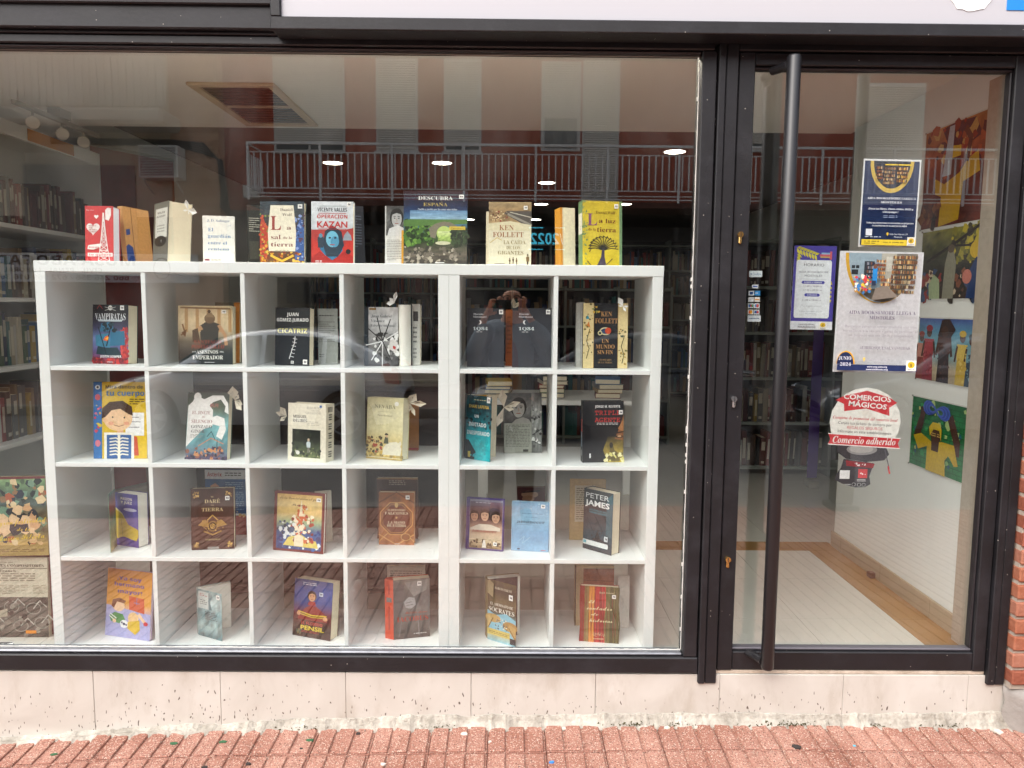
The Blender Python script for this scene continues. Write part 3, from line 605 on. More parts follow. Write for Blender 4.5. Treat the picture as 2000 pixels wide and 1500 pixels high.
# ================================================================== DISPLAY BOOKS
def ST(x, y, s=0.085, c='#f4f2ee', a=0.68):   # price sticker
    return [R(x, y, x+s, y+s*a, c), R(x+s*.25, y+s*a*.3, x+s*.45, y+s*a*.75, '#4a4a58'), R(x+s*.55, y+s*a*.3, x+s*.8, y+s*a*.7, '#4a4a58')]
def FACE(cx, cy, s, a, skin='#d9a886', hair='#2e221c', dark='#4a2f26'):
    return [E(cx, cy+s*.2*a, s*1.08, s*1.25*a, hair), E(cx, cy, s*.8, s*1.12*a, skin), E(cx+s*.3, cy-s*.2*a, s*.42, s*.75*a, skin), E(cx-s*.33, cy+s*.12*a, s*.14, s*.07*a, dark), E(cx+s*.33, cy+s*.12*a, s*.14, s*.07*a, dark),
            L([(cx-s*.5, cy+s*.32*a), (cx-s*.16, cy+s*.36*a)], s*.09, dark), L([(cx+s*.16, cy+s*.36*a), (cx+s*.5, cy+s*.32*a)], s*.09, dark), L([(cx, cy+s*.05*a), (cx+s*.06, cy-s*.28*a), (cx-s*.05, cy-s*.3*a)], s*.06, '#b07d5e'), L([(cx-s*.26, cy-s*.58*a), (cx+s*.26, cy-s*.58*a)], s*.11, '#a05548'),
            P([(cx-s*.95, cy+s*.1*a), (cx-s*.9, cy+s*.9*a), (cx-s*.2, cy+s*1.42*a), (cx+s*.6, cy+s*1.3*a), (cx+s*.98, cy+s*.6*a), (cx+s*.86, cy+s*.1*a), (cx+s*.7, cy+s*.62*a), (cx, cy+s*.8*a), (cx-s*.66, cy+s*.6*a)], hair)]
def HEART(cx, cy, s, a, c): return P([(cx+s*(16*math.sin(t)**3)/16, cy+s*a*(13*math.cos(t)-5*math.cos(2*t)-2*math.cos(3*t)-math.cos(4*t))/16) for t in [2*math.pi*k/26 for k in range(26)]], c)
def FIG(cx, cy, s, a, body, head, legs='#3a3030'):   # small standing figure
    return [L([(cx-s*.15, cy), (cx-s*.08, cy+s*a*1.2)], s*.2, legs), L([(cx+s*.15, cy), (cx+s*.08, cy+s*a*1.2)], s*.2, legs), P([(cx-s*.35, cy+s*a*1.1), (cx+s*.35, cy+s*a*1.1), (cx+s*.42, cy+s*a*2.1), (cx+s*.2, cy+s*a*2.4), (cx-s*.2, cy+s*a*2.4), (cx-s*.42, cy+s*a*2.1)], body), E(cx, cy+s*a*2.75, s*.22, s*.32*a, head)]
BK = []
def B(bl, br, z, top, t, base, label, ops, Y=None, dY=0.0, lean=4, side=None, sop=None, opened=0, pages=PAGES, hard=False, flare=0):
    BK.append(dict(bl=bl, br=br, z=z, top=top, t=t, base=base, label=label, ops=ops, Y=Y, dY=dY, lean=lean, side=side, sop=sop, opened=opened, pages=pages, hard=hard, flare=flare))
Z0, Z1, Z2, Z3, Z4 = 1.464, 1.091, 0.740, 0.389, 0.038
BW = ['#e8e8e6', '#2b2b2b', '#8c8c8c', '#555555']
# ---- on top of the shelves
eiffel = []
for i in range(9):
    y0 = .02+i*.095; w0 = .19*(1-i/9.5)**1.5+.012; w1 = .19*(1-(i+1)/9.5)**1.5+.01
    eiffel += [L([(.66-w0, y0), (.66-w1, y0+.095)], .03, '#f2e7e4'), L([(.66+w0, y0), (.66+w1, y0+.095)], .03, '#f2e7e4'), L([(.66-w0, y0), (.66+w1, y0+.095)], .022, '#f2e7e4'), L([(.66+w0, y0), (.66-w1, y0+.095)], .022, '#f2e7e4'), L([(.66-w0, y0), (.66+w0, y0)], .025, '#f2e7e4')]
B((167, 512), (222, 512), Z0, 402, .05, '#c93a3a', 'red book with white tower and hearts on top of the wide shelf', [R(0, 0, 1, 1, '#cf3b3d'), HEART(.28, .6, .24, .5, '#f3e9e6'), HEART(.40, .81, .08, .5, '#f3e9e6'), P([(.72, .76), (.72, .93), (.80, .97), (.92, .96), (.92, .84), (.84, .74)], '#f3e9e6')] + eiffel + [T('Esc nmo', .2, .925, .022, '#f3e9e6', 's', .26), TL(.14, .52, .42, .66, 4, '#c0847e'), P([(.08, .23), (.12, .30), (.55, .33), (.55, .26), (.3, .22)], '#f0e6e2'), T('dicen que', .32, .265, .035, '#cf3b3d', 'b', .36), R(.1, .1, .98, .165, '#f0e6e2'), T('te quiero', .54, .133, .04, '#cf3b3d', 'b', .8)], Y=.19, pages=mat('lilac_white_pages', '#dfe2ee', .8))
B((250, 512), (300, 512), Z0, 403, .02, '#cf9a5e', 'tan and blue book tucked behind the red tower book', [R(0, 0, 1, 1, '#cf9a5e'), P([(0, 0), (.3, 0), (.25, .3), (.1, .35), (0, .3)], '#2c4a94'), P([(.05, .5), (.2, .52), (.2, .62), (.05, .6)], '#2c4a94'), L([(.3, 0), (.3, 1)], .03, '#8f6536')], Y=.29, dY=.16)
B((298, 512), (326, 512), Z0, 399, .085, '#57544f', 'thick cream-paged book with narrow dark spine label on the wide shelf', [R(0, 0, 1, 1, '#6a665c'), R(.12, .42, .92, .9, '#d5d3cb'), T('MILAN', .5, .83, .035, '#2a2a2a', 'b', .5), T('KUNDERA', .5, .77, .035, '#2a2a2a', 'b', .6), TL(.25, .5, .75, .64, 3, '#8f8d86'), E(.5, .36, .4, .09, '#26231f'), T('1', .55, .36, .05, '#efefef', 'b')], Y=.27, dY=-.115, pages=PAGES)
B((397, 514), (459, 514), Z0, 421, .014, '#eeeae0', 'small white paperback with blue lettering on the wide shelf', [R(0, 0, 1, 1, '#f1eee6'), T('J. D. Salinger', .5, .9, .055, '#2d5f8f', 'f', .72), T('2 €', .85, .8, .03, '#6a7fa8', 's'), T('El', .25, .71, .08, '#1f74ad', 'f', .16), T('guardián', .52, .575, .075, '#1f74ad', 'f', .72), T('entre el', .46, .43, .07, '#1f74ad', 'f', .6), T('centeno', .49, .30, .065, '#1f74ad', 'f', .66), R(.05, .045, .2, .085, '#8b4358'), TL(.26, .04, .55, .09, 2, '#9a968e')], Y=.17, dY=.02)
B((486, 515), (512, 515), Z0, 400, .02, '#2a2b28', 'dark book back cover half hidden behind the flower-bordered book', [R(0, 0, 1, 1, '#2d2f2b'), TL(.1, .55, .9, .8, 7, '#b9b6aa'), R(.1, .1, .8, .4, '#494840')], Y=.30, dY=.02)
B((508, 516), (594, 516), Z0, 393, .035, '#33454a', 'book with cream panel and red blue flower border on the wide shelf', [G(0, 0, 1, 1, ['#6b4a2e', '#4a3a34', '#28404c'], .5, 3), P([(0, .05), (.16, .05), (.2, .5), (.05, .78), (0, .6)], '#b5402c'), P([(1, .05), (.8, .05), (.76, .45), (.92, .75), (1, .6)], '#3c5d9b'), S(5, 60, 0, .05, .2, .8, .035, ['#c8552f', '#7a8a3c', '#d9a74a', '#5b2f3d']), S(6, 60, .78, .05, 1, .8, .035, ['#4d6fae', '#26365f', '#8b9fd0', '#5f3c50']), S(7, 50, 0, 0, 1, .2, .045, ['#d49a31', '#b5661f', '#7c3a26', '#e3bd50']), L([(.25, .13), (.5, .04), (.75, .13)], .05, '#e2b23c'), P([(.2, .2), (.8, .2), (.82, .5), (.76, .94), (.24, .94), (.18, .5)], '#ece4cf'), T('Daniel', .6, .87, .045, '#5a4a46', 'f', .28), T('Wolf', .62, .79, .045, '#5a4a46', 'f', .22), T('L', .36, .66, .24, '#9c3a36', 'f', .24), T('a', .66, .58, .06, '#7d2f2f', 'f', .1), T('sal', .36, .43, .075, '#7d2f2f', 'f', .22), T('de la', .63, .42, .04, '#7d2f2f', 'f', .2), T('tierra', .5, .31, .07, '#7d2f2f', 'f', .5), TL(.35, .2, .65, .225, 1, '#b8a888')] + ST(.86, .89, .1), Y=.18)
hood = [P([(.36, .12), (.64, .12), (.78, .3), (.72, .52), (.5, .62), (.32, .52), (.28, .3)], '#223545'), E(.5, .4, .15, .13, '#6fb4cf'), E(.56, .36, .1, .09, '#4f93b5'), E(.44, .42, .03, .015, '#1b2b38'), E(.57, .42, .03, .015, '#1b2b38'), L([(.45, .31), (.55, .31)], .025, '#a5565a'), L([(.5, .41), (.49, .35)], .012, '#3d7a97')]
B((608, 515), (690, 515), Z0, 393, .03, '#c9d2d8', 'book with red title and hooded woman in blue tones', [G(0, .45, 1, 1, ['#b9c3cb', '#d7dde2', '#d9dee3'], .1, 2), P([(0, 0), (1, 0), (1, .52), (.5, .12), (0, .45)], '#c3342b'), P([(0, .42), (.14, .36), (.3, .2), (.5, .1), (.72, .22), (.88, .38), (1, .5), (1, .58), (.8, .55), (0, .55)], '#ad3a36'), P([(.2, .24), (.5, .0), (.75, .22), (.6, .5), (.35, .5)], '#2b6f96')] + hood + [P([(.16, .26), (.28, .26), (.3, .42), (.22, .47), (.15, .42)], '#2b3c4c'), E(.225, .455, .045, .035, '#5b8aa3'), P([(.75, .38), (.97, .38), (.94, .46), (.86, .53), (.78, .46)], '#8e9aa5'), P([(0, 0), (1, 0), (1, .12), (.8, .2), (.5, .06), (.2, .2), (0, .1)], '#a3221f'), L([(.2, .925), (.82, .925)], .01, '#9aa'), T('VICENTE VALLES', .5, .87, .06, '#2b3036', 'b', .7), T('OPERACION', .5, .76, .06, '#c2403c', 'b', .72), T('KAZAN', .5, .635, .1, '#c2302c', 'h', .72), L([(.17, .81), (.83, .81)], .012, '#c2403c'), L([(.17, .56), (.83, .56)], .014, '#c2403c'), E(.88, .2, .06, .04, '#1d1a1f'), TL(.1, .02, .25, .06, 2, '#eee')] + ST(.85, .92, .1), Y=.18)
B((688, 515), (714, 515), Z0, 401, .03, '#22252e', 'black book edge standing right of the hooded woman book', [R(0, 0, 1, 1, '#23262f'), TL(.2, .3, .8, .85, 12, '#5b6172')], Y=.27, dY=.03)
B((752, 515), (793, 515), Z0, 402, .012, '#e4e2dd', 'white book back with black and white portrait of a man', [R(0, 0, 1, 1, '#dfdedb'), G(.05, .5, 1, 1, ['#3a3a3a', '#6f6f6f', '#4a4a4a'], .5, 8)] + FACE(.55, .78, .3, .42, '#b9b9b9', '#2a2a2a', '#333') + [P([(.1, .5), (.9, .5), (.95, .62), (.6, .68), (.2, .62)], '#d8d8d8'), TL(.1, .08, .95, .44, 13, '#8d8b86')], Y=.24)
B((784, 515), (797, 515), Z0, 450, .016, '#dfa12d', 'yellow book edge beside the landscape book', [R(0, 0, 1, 1, '#e0a431')], Y=.22)
B((788, 516), (912, 516), Z0, 372, .02, '#1b2336', 'large landscape photo book with stone bridge, tallest on the shelf', [G(0, 0, 1, 1, ['#201f1d', '#3a352d', '#2c3820', '#3d5a2c', '#4a7596', '#203a66', '#101a34', '#0c0f1c'], .25, 4, 18), G(0, 0, 1, .3, ['#2f2d2a', '#5d554a', '#39402c'], .55, 12, 16, 9), S(14, 90, 0, .02, .9, .25, .035, ['#8d8478', '#3a3833', '#6d655a', '#a89f90']), S(13, 130, .02, .28, .45, .62, .05, ['#2c4420', '#4d7230', '#6d9440', '#1f3018']), P([(0, .6), (.3, .66), (.6, .62), (1, .66), (1, .56), (0, .52)], '#567a3e'), G(.1, .62, 1, .74, ['#8fb0c8', '#5d83a8'], .3, 5), P([(.4, .5), (.5, .56), (.62, .59), (.74, .58), (.9, .5), (.95, .46), (.95, .38), (.82, .42), (.78, .5), (.68, .535), (.58, .52), (.52, .44), (.5, .36), (.42, .38)], '#7c7565'), E(.64, .43, .12, .1, '#b4c972'), G(.54, .3, .76, .46, ['#5f7a3d', '#a9c26a', '#cfd9a0'], .4, 9, 8), S(23, 70, .76, .26, 1, .5, .04, ['#1f2a1a', '#37482a', '#2a3320']), E(.62, .3, .12, .025, '#c9c6a8'), T('DESCUBRA', .5, .905, .052, '#f3f2ee', 'f', .54), T('ESPAÑA', .5, .82, .048, '#b9a35a', 'f', .38), T('Pueblo a pueblo por las rutas más bellas', .53, .755, .024, '#d8dde8', 'i', .62), R(.72, .48, .97, .525, '#d6b945'), T('Cantabria I', .84, .503, .022, '#3b3413', 's', .19), L([(.5, .035), (.64, .035)], .012, '#e9e9e9')] + ST(.87, .9, .075), Y=.2)
B((949, 516), (957, 516), Z0, 413, .03, '#dcd2ba', 'cream book edge beside the station cover', [R(0, 0, 1, 1, '#dcd2ba')], Y=.24)
B((954, 517), (1037, 517), Z0, 394, .035, '#d9cdb0', 'cream book with old railway station and brown lettering', [R(0, 0, 1, 1, '#ddd6bd'), G(0, .55, 1, 1, ['#d5c7a4', '#a58a63', '#8d7350', '#b39c74'], .35, 6), P([(1, .58), (1, .86), (.42, .86), (.36, .82)], '#56504b'), L([(.45, .81), (1, .64)], .05, '#8f8b80'), L([(.5, .84), (1, .76)], .02, '#c5bfae'), S(31, 60, .05, .7, .45, .86, .025, ['#5a3e2d', '#7b573c', '#8f2f2a', '#d9c39a']), P([(0, .55), (1, .55), (1, .64), (.5, .7), (0, .66)], '#d8cfae'), T('KEN', .42, .6, .085, '#97603f', 'f', .34), T('FOLLETT', .46, .49, .085, '#97603f', 'f', .72), L([(.04, .36), (.2, .44), (.3, .4)], .02, '#c9b27a'), T('LA CAÍDA', .61, .37, .062, '#8c7a52', 'f', .52), T('DE LOS', .58, .285, .055, '#8c7a52', 'f', .32), T('GIGANTES', .52, .205, .06, '#8c7a52', 'f', .6)] + FIG(.5, .02, .05, .68, '#6b5236', '#4a3826') + FIG(.58, .03, .05, .68, '#54412d', '#4a3826') + FIG(.66, .02, .05, .68, '#6b5236', '#4a3826') + FIG(.92, .0, .09, .68, '#7b6240', '#5a4532') + [L([(.14, .03), (.38, .03)], .012, '#555')] + ST(.82, .88, .09), Y=.18)
B((1095, 517), (1124, 517), Z0, 405, .05, '#d79a3d', 'cream-paged book with orange spine left of the yellow tree book', [R(0, 0, 1, 1, '#e6dcc0'), R(0, 0, .16, 1, '#d08e33'), L([(.2, 0), (.2, 1)], .02, '#b9a988')], Y=.25, dY=.02)
br_ = []
for i in range(13):
    t = math.pi*(i/12); br_ += [L([(.52, .25), (.52+.2*math.cos(t), .28+.12*math.sin(t)), (.52+.38*math.cos(t), .27+.19*math.sin(t))], .022, '#3d3a30'), L([(.52+.3*math.cos(t), .28+.16*math.sin(t)), (.52+.36*math.cos(t+.25), .27+.2*math.sin(t+.25))], .018, '#3d3a30')]
B((1138, 517), (1215, 517), Z0, 391, .05, '#5d7b55', 'yellow book with black tree and green spine on the narrow shelf', [G(0, 0, 1, 1, ['#c9b32c', '#d6c043', '#cdb535'], .12, 5), S(8, 40, 0, 0, .12, 1, .03, ['#6f8a5c', '#8a9c62']), R(.93, 0, 1, 1, '#71906c')] + br_ + [P([(.35, 0), (.6, 0), (.55, .15), (.55, .27), (.49, .27), (.46, .14)], '#4b4454'), L([(.2, .02), (.12, .08)], .02, '#3d3a30'), L([(.75, .12), (.6, .03)], .02, '#5a4a30'), T('Daniel Wolf', .58, .825, .045, '#6b5124', 'f', .5), T('L', .24, .72, .19, '#8c5a7a', 'f', .25), T('a luz', .62, .7, .07, '#7c3f2a', 'f', .42), T('de la', .24, .565, .04, '#7c3f2a', 'f', .2), T('tierra', .6, .565, .075, '#7c3f2a', 'f', .48)] + ST(.8, .89, .1), Y=.17, dY=.03, sop=[R(0, 0, 1, 1, '#6a8a62'), R(.05, .5, .9, .82, '#dcd8cc'), T('L', .5, .6, .06, '#7c3f5a', 'f')])
# ---- first row of cubes
ship = [P([(.1, .16), (.85, .12), (.7, .28), (.35, .27), (.15, .3)], '#1f3a44'), P([(.1, .3), (.5, .27), (.48, .52), (.08, .48)], '#3f7f9d'), P([(.5, .3), (.92, .32), (.9, .56), (.5, .54)], '#2e6d8e'), P([(.2, .54), (.6, .56), (.55, .72), (.25, .68)], '#356f90'), L([(.16, .62), (.42, .1)], .025, '#12202a'), L([(.4, .3), (.55, .75)], .03, '#12202a'), S(10, 30, .3, .55, .7, .7, .05, ['#16242c', '#27404d']), P([(.3, .4), (.42, .38), (.44, .48), (.36, .46)], '#e0622c'), P([(.34, .42), (.44, .4), (.46, .46)], '#e9a53a')]
B((181, 711), (250, 713), Z1, 595, .055, '#241f2c', 'dark children book with skull and blue sailing ship, first cube', [G(0, 0, 1, 1, ['#8c2730', '#5a4a78', '#6f7fb0', '#3a3a58', '#17161f', '#17161f'], .4, 3), S(9, 80, .8, .1, 1, .6, .06, ['#c23a38', '#9b2730', '#d8524a']), S(11, 60, 0, 0, 1, .1, .05, ['#a82c30', '#c93d3a', '#6b1f28'])] + ship + [T('VAMPIRATAS', .5, .8, .115, '#d9dde0', 'f', .86), E(.5, .945, .06, .042, '#d8d8d2'), E(.48, .945, .014, .012, '#1a1a1a'), E(.525, .945, .014, .012, '#1a1a1a'), L([(.35, .96), (.65, .9)], .012, '#b9b9b4'), L([(.35, .9), (.65, .96)], .012, '#b9b9b4'), L([(.13, .93), (.2, .99), (.28, .93)], .012, '#b8423f'), P([(.18, .715), (.82, .715), (.86, .745), (.14, .745)], '#b8c2c9'), T('JUSTIN SOMPER', .52, .125, .04, '#f2f2f2', 'b', .6), L([(.42, .03), (.58, .03)], .012, '#eee')] + ST(.78, .91, .11), Y=.21, dY=-.03)
cols_ = [P([(.12+i*.2, .55), (.18+i*.2, .55), (.18+i*.2, .95), (.12+i*.2, .95)], '#b99468') for i in range(5)]
B((349, 714), (455, 714), Z1, 597, .04, '#cbbb9c', 'wide book with gladiator seen from behind, second cube', [G(0, 0, 1, 1, ['#262b2c', '#34393a', '#6d675c', '#c9b797', '#d9c5a0', '#cdb68e'], .15, 2), R(0, .93, 1, 1, '#cbb893')] + cols_ + [L([(.05, .965), (.95, .95)], .03, '#7a5f42'), P([(.42, .5), (.72, .5), (.78, .68), (.66, .72), (.5, .72), (.4, .66)], '#2f3b3c'), P([(.42, .3), (.72, .3), (.74, .55), (.4, .55)], '#27383a'), E(.58, .78, .1, .085, '#6f5d49'), P([(.5, .8), (.66, .8), (.62, .88), (.54, .88)], '#8c765a'), E(.57, .9, .03, .03, '#3d322a'), L([(.75, .66), (.86, .5), (.88, .34)], .06, '#b98f6c'), L([(.42, .62), (.3, .56)], .08, '#c29a74'), P([(.26, .38), (.4, .38), (.36, .62), (.26, .58)], '#4b4139'), L([(.08, .68), (.12, .55), (.06, .5)], .03, '#7a5c40'), P([(.06, .54), (.16, .6), (.13, .46)], '#6b4a34'), T('SANTIAGO', .54, .385, .06, '#9c4a40', 'f', .5), T('POSTEGUILLO', .54, .305, .065, '#a5483d', 'f', .6), T('LOS', .29, .215, .025, '#eee', 'f'), T('ASESINOS', .53, .215, .065, '#efece4', 'f', .4), T('DEL', .8, .215, .025, '#eee', 'f'), T('EMPERADOR', .54, .12, .07, '#efece4', 'f', .56), L([(.48, .035), (.66, .035)], .008, '#ddd')] + ST(.8, .87, .085), Y=.2, dY=.01)
B((420, 712), (468, 712), Z1, 591, .02, '#75796a', 'grey and orange book standing behind the gladiator book', [R(0, 0, 1, 1, '#767a70'), P([(.8, 0), (1, 0), (1, 1), (.76, 1), (.84, .6), (.78, .4), (.86, .2)], '#d98a35')], Y=.29, dY=-.01)
sc_ = [L([(.58, .5), (.57, .4), (.5, .28), (.42, .12)], .022, '#e9e9e9')] + [L([(.5+.012*i*.3-.05*i*.35+.02, .47-.062*i), (.62-.05*i*.35+.02, .455-.062*i)], .014, '#e9e9e9') for i in range(6)]
B((537, 716), (604, 716), Z1, 601, .04, '#1b1e24', 'black thriller with white stitched scar and yellow title', [R(0, 0, 1, 1, '#1d2026'), T('JUAN', .5, .885, .058, '#f0f0ee', 'b', .34), T('GÓMEZ-JURADO', .5, .79, .058, '#f0f0ee', 'b', .92), T('CICATRIZ', .5, .6, .08, '#d6d06a', 'b', .86)] + sc_ + [R(.47, .03, .55, .08, '#e4e4e2'), T('B', .51, .055, .03, '#222', 'b')] + ST(.82, .025, .12), Y=.2, dY=-.03)
B((622, 714), (660, 714), Z1, 603, .018, '#8b8e8a', 'grey back cover of a book right of the scar book', [R(0, 0, 1, 1, '#989b97'), TL(.05, .85, .8, .9, 1, '#4a4a4a'), TL(.05, .55, .85, .78, 6, '#6b6d6b'), TL(.05, .4, .85, .52, 4, '#6b6d6b'), TL(.05, .12, .3, .2, 2, '#5a5a5a')], Y=.24, dY=.01)
rays = [L([(.55, .42), (.55+.5*math.cos(t), .42+.42*math.sin(t))], .03, c_) for t, c_ in zip([.4, 1.1, 1.9, 2.6, 3.3, 4.0, 4.7, 5.3], ['#e9e9e9', '#222', '#1c1c1c', '#333', '#eee', '#f2f2f2', '#e5e5e5', '#2b2b2b'])]
B((711, 716), (777, 716), Z1, 600, .02, '#2a333a', 'grey book with shattered spokes picture and black edge', [R(0, 0, .13, 1, '#28323a'), G(.13, 0, 1, 1, ['#3b3b3b', '#6a6a6a', '#9b9b9b', '#c9c9c9', '#d5d5d5'], .3, 6), S(15, 60, .3, .1, 1, .55, .08, BW)] + rays + [P([(.72, .3), (.95, .22), (1, .4), (.8, .5)], '#d7d2cf'), P([(.85, .3), (.93, .28), (.94, .33), (.86, .35)], '#b33'), P([(.75, .44), (.85, .5), (.88, .46)], '#efefef'), T('Juan Gabriel', .52, .85, .05, '#5c6166', 'f', .62), T('Vásquez', .4, .77, .05, '#5c6166', 'f', .4), T('Volver la vista atrás', .56, .69, .045, '#5c6166', 'f', .72), R(.15, .95, .35, .985, '#8d6d3c')], Y=.19)
B((801, 715), (820, 715), Z1, 594, .05, '#d9d7cf', 'white slim book spine standing in the fourth cube', [R(0, 0, 1, 1, '#d3d2cb'), R(.3, .72, .8, .88, '#3c3a3c'), TL(.3, .35, .7, .65, 4, '#6b6b6b'), TL(.3, .1, .7, .3, 3, '#7b7b7b')], Y=.24)
def dark1(c1): return [G(0, 0, 1, 1, ['#33343b', '#383940', '#2f3036'], .08, 3), T('Haruki', .3, .9, .03, '#d8d8dc', 'f', .26), T('Murakami', .34, .855, .03, '#d8d8dc', 'f', .36), E(.33, .76, .055, .035, '#efefef'), E(.33+c1, .76, .05, .035, '#35363c'), T('1Q84', .36, .655, .055, '#d9e4e4', 'f', .4), TL(.25, .585, .48, .61, 1, '#c9c9c9')] + ST(.86, .9, .11)
B((912, 720), (984, 719), Z1, 602, .04, '#34353b', 'dark grey book with crescent, left one of the pair', dark1(-.03), Y=.18)
B((1000, 720), (1076, 719), Z1, 602, .04, '#34353b', 'dark grey book with crescent, right one of the pair', dark1(.03), Y=.18, side='l')
B((987, 716), (1001, 716), Z1, 605, .05, '#b5622c', 'orange book spine wedged between the two dark grey books', [R(0, 0, 1, 1, '#b9662f'), TL(.2, .2, .8, .9, 9, '#8f4a1c')], Y=.25)
fol = [R(.0, 0, .24, 1, '#d9c591'), R(.78, 0, 1, 1, '#d9c591'), L([(.24, 0), (.24, 1)], .012, '#8a6a35'), L([(.78, 0), (.78, 1)], .012, '#8a6a35'), S(16, 26, .02, .05, .22, .98, .03, ['#6b6236', '#3d4a3a', '#a5853c']), S(17, 22, .8, .05, .98, .6, .03, ['#6b6236', '#3d4a3a', '#a5853c']), L([(.08, .15), (.14, .3), (.08, .42), (.15, .6)], .018, '#55522f'), L([(.88, .08), (.92, .2), (.86, .34), (.93, .5)], .018, '#55522f'), P([(.06, .75), (.14, .76), (.1, .82)], '#2f8fa5'), P([(.08, .66), (.16, .62), (.13, .72)], '#c9752f')]
B((1138, 718), (1225, 718), Z1, 592, .03, '#15161a', 'black book with ornamental gold side borders and bronze lettering', [R(0, 0, 1, 1, '#191a1e')] + fol + [T('KEN', .52, .835, .075, '#b98a57', 'f', .24), T('FOLLETT', .52, .73, .078, '#b98a57', 'f', .5), E(.5, .57, .13, .06, '#c8c09a'), E(.5, .57, .1, .042, '#1f3f66'), E(.56, .575, .07, .05, '#c24a2c'), E(.38, .54, .05, .035, '#d9cf9e'), E(.38, .54, .03, .02, '#191a1e'), S(18, 12, .22, .84, .36, .96, .03, ['#7d8a4a', '#d0a33a']), T('UN', .5, .42, .065, '#b98a57', 'f', .16), T('MUNDO', .5, .335, .065, '#b98a57', 'f', .42), T('SIN FIN', .5, .25, .065, '#b98a57', 'f', .34), T('LOS PILARES', .5, .13, .026, '#9b7a50', 'f', .28), T('DE LA TIERRA', .5, .09, .026, '#9b7a50', 'f', .32)], Y=.17)
B((1125, 716), (1142, 716), Z1, 591, .04, '#d9d7cf', 'white book edge left of the ornamental black book', [R(0, 0, 1, 1, '#d9d8d0'), L([(.5, 0), (.5, 1)], .05, '#a9a8a0')], Y=.22)
# ---- second row
kid = [R(0, 0, .16, 1, '#2f6fb0'), E(.08, .93, .045, .03, '#dfe7ea'), E(.08, .93, .022, .015, '#2a2a2a'), E(.08, .8, .05, .04, '#c9606a'), S(21, 14, .03, .35, .13, .7, .035, ['#c9405a', '#e07a8a', '#d9c23c']), E(.08, .2, .05, .045, '#d5788a'),
 R(.6, .3, .95, .6, '#efefef'), L([(.66, .54), (.85, .54)], .012, '#444'), L([(.66, .48), (.88, .48)], .012, '#444'), L([(.66, .41), (.86, .41)], .012, '#444'),
 E(.5, .36, .06, .08, '#e8b48a'), P([(.22, .04), (.85, .04), (.82, .28), (.65, .33), (.36, .33), (.2, .26)], '#c9502f'), E(.46, .52, .27, .16, '#f0c9a0'), P([(.15, .52), (.17, .66), (.3, .74), (.55, .755), (.72, .68), (.74, .56), (.66, .58), (.5, .65), (.34, .63), (.22, .54)], '#4a3325'), E(.22, .5, .045, .03, '#eabf95'), E(.36, .54, .016, .012, '#2a2020'), E(.58, .535, .016, .012, '#2a2020'), L([(.38, .44), (.48, .42), (.57, .44)], .012, '#8f5a3a'), E(.33, .46, .05, .025, '#eaa98a'), E(.62, .46, .05, .025, '#eaa98a'),
 R(.2, 0, .76, .34, '#f0eee4'), R(.25, 0, .71, .31, '#2f5f9e')] + [L([(.31, .26-.042*i), (.42, .27-.042*i), (.48, .25-.042*i), (.54, .27-.042*i), (.65, .26-.042*i)], .026, '#efead8') for i in range(6)] + [L([(.48, 0), (.48, .3)], .05, '#efead8')]
B((183, 896), (287, 896), Z2, 747, .02, '#d9b62a', 'yellow children book with boy holding a skeleton picture', [R(0, 0, 1, 1, '#ddba2c')] + kid + [T('Mira dentro de', .58, .935, .042, '#3d3520', 'b', .7), T('tu cuerpo', .6, .855, .07, '#3a78b5', 'b', .72), TL(.68, .7, .96, .79, 3, '#5a4a1f'), ], lean=5)
B((362, 897), (443, 899), Z2, 768, .035, '#4b5a55', 'leaning book with white horse silhouette and blue hills', [G(0, 0, 1, 1, ['#5a4668', '#6f9ea5', '#7fb3b8', '#56604a', '#3a4034'], .35, 6), S(19, 70, 0, 0, 1, .18, .05, ['#4a3a58', '#c98a5a', '#8f5a4a', '#2f2a3a']), P([(0, .18), (.5, .55), (.8, .5), (.72, .35), (.86, .3), (.95, .45), (.9, .62), (.72, .66), (.55, .62), (.48, .78), (.62, .86), (.8, .9), (.92, .8), (.9, .72), (1, .68), (.98, .84), (.86, .96), (.6, .96), (.4, .9), (.2, .96), (.12, .86), (.02, .8)], '#efedea'), E(.24, .93, .09, .07, '#efedea'), P([(.02, .8), (.12, .86), (.42, .9), (.62, .74), (.62, .5), (.4, .45), (.05, .22)], '#efedea'), L([(.5, .34), (.6, .42), (.7, .3)], .015, '#2f4a50'), L([(.75, .14), (.75, .3)], .02, '#2f4a50'), L([(.3, .2), (.6, .32), (.9, .24)], .02, '#c98a6a'), T('EL JINETE', .34, .7, .05, '#a06a66', 'f', .44), T('del', .4, .64, .03, '#a06a66', 'i'), T('SILENCIO', .36, .57, .052, '#a06a66', 'f', .5), T('GONZALO', .36, .49, .05, '#6b625f', 'f', .5), T('GINER', .28, .42, .05, '#6b625f', 'f', .32), TL(.1, .32, .42, .38, 3, '#9a9490'), TL(.55, .78, .75, .84, 3, '#c9726a')], lean=9, dY=0)
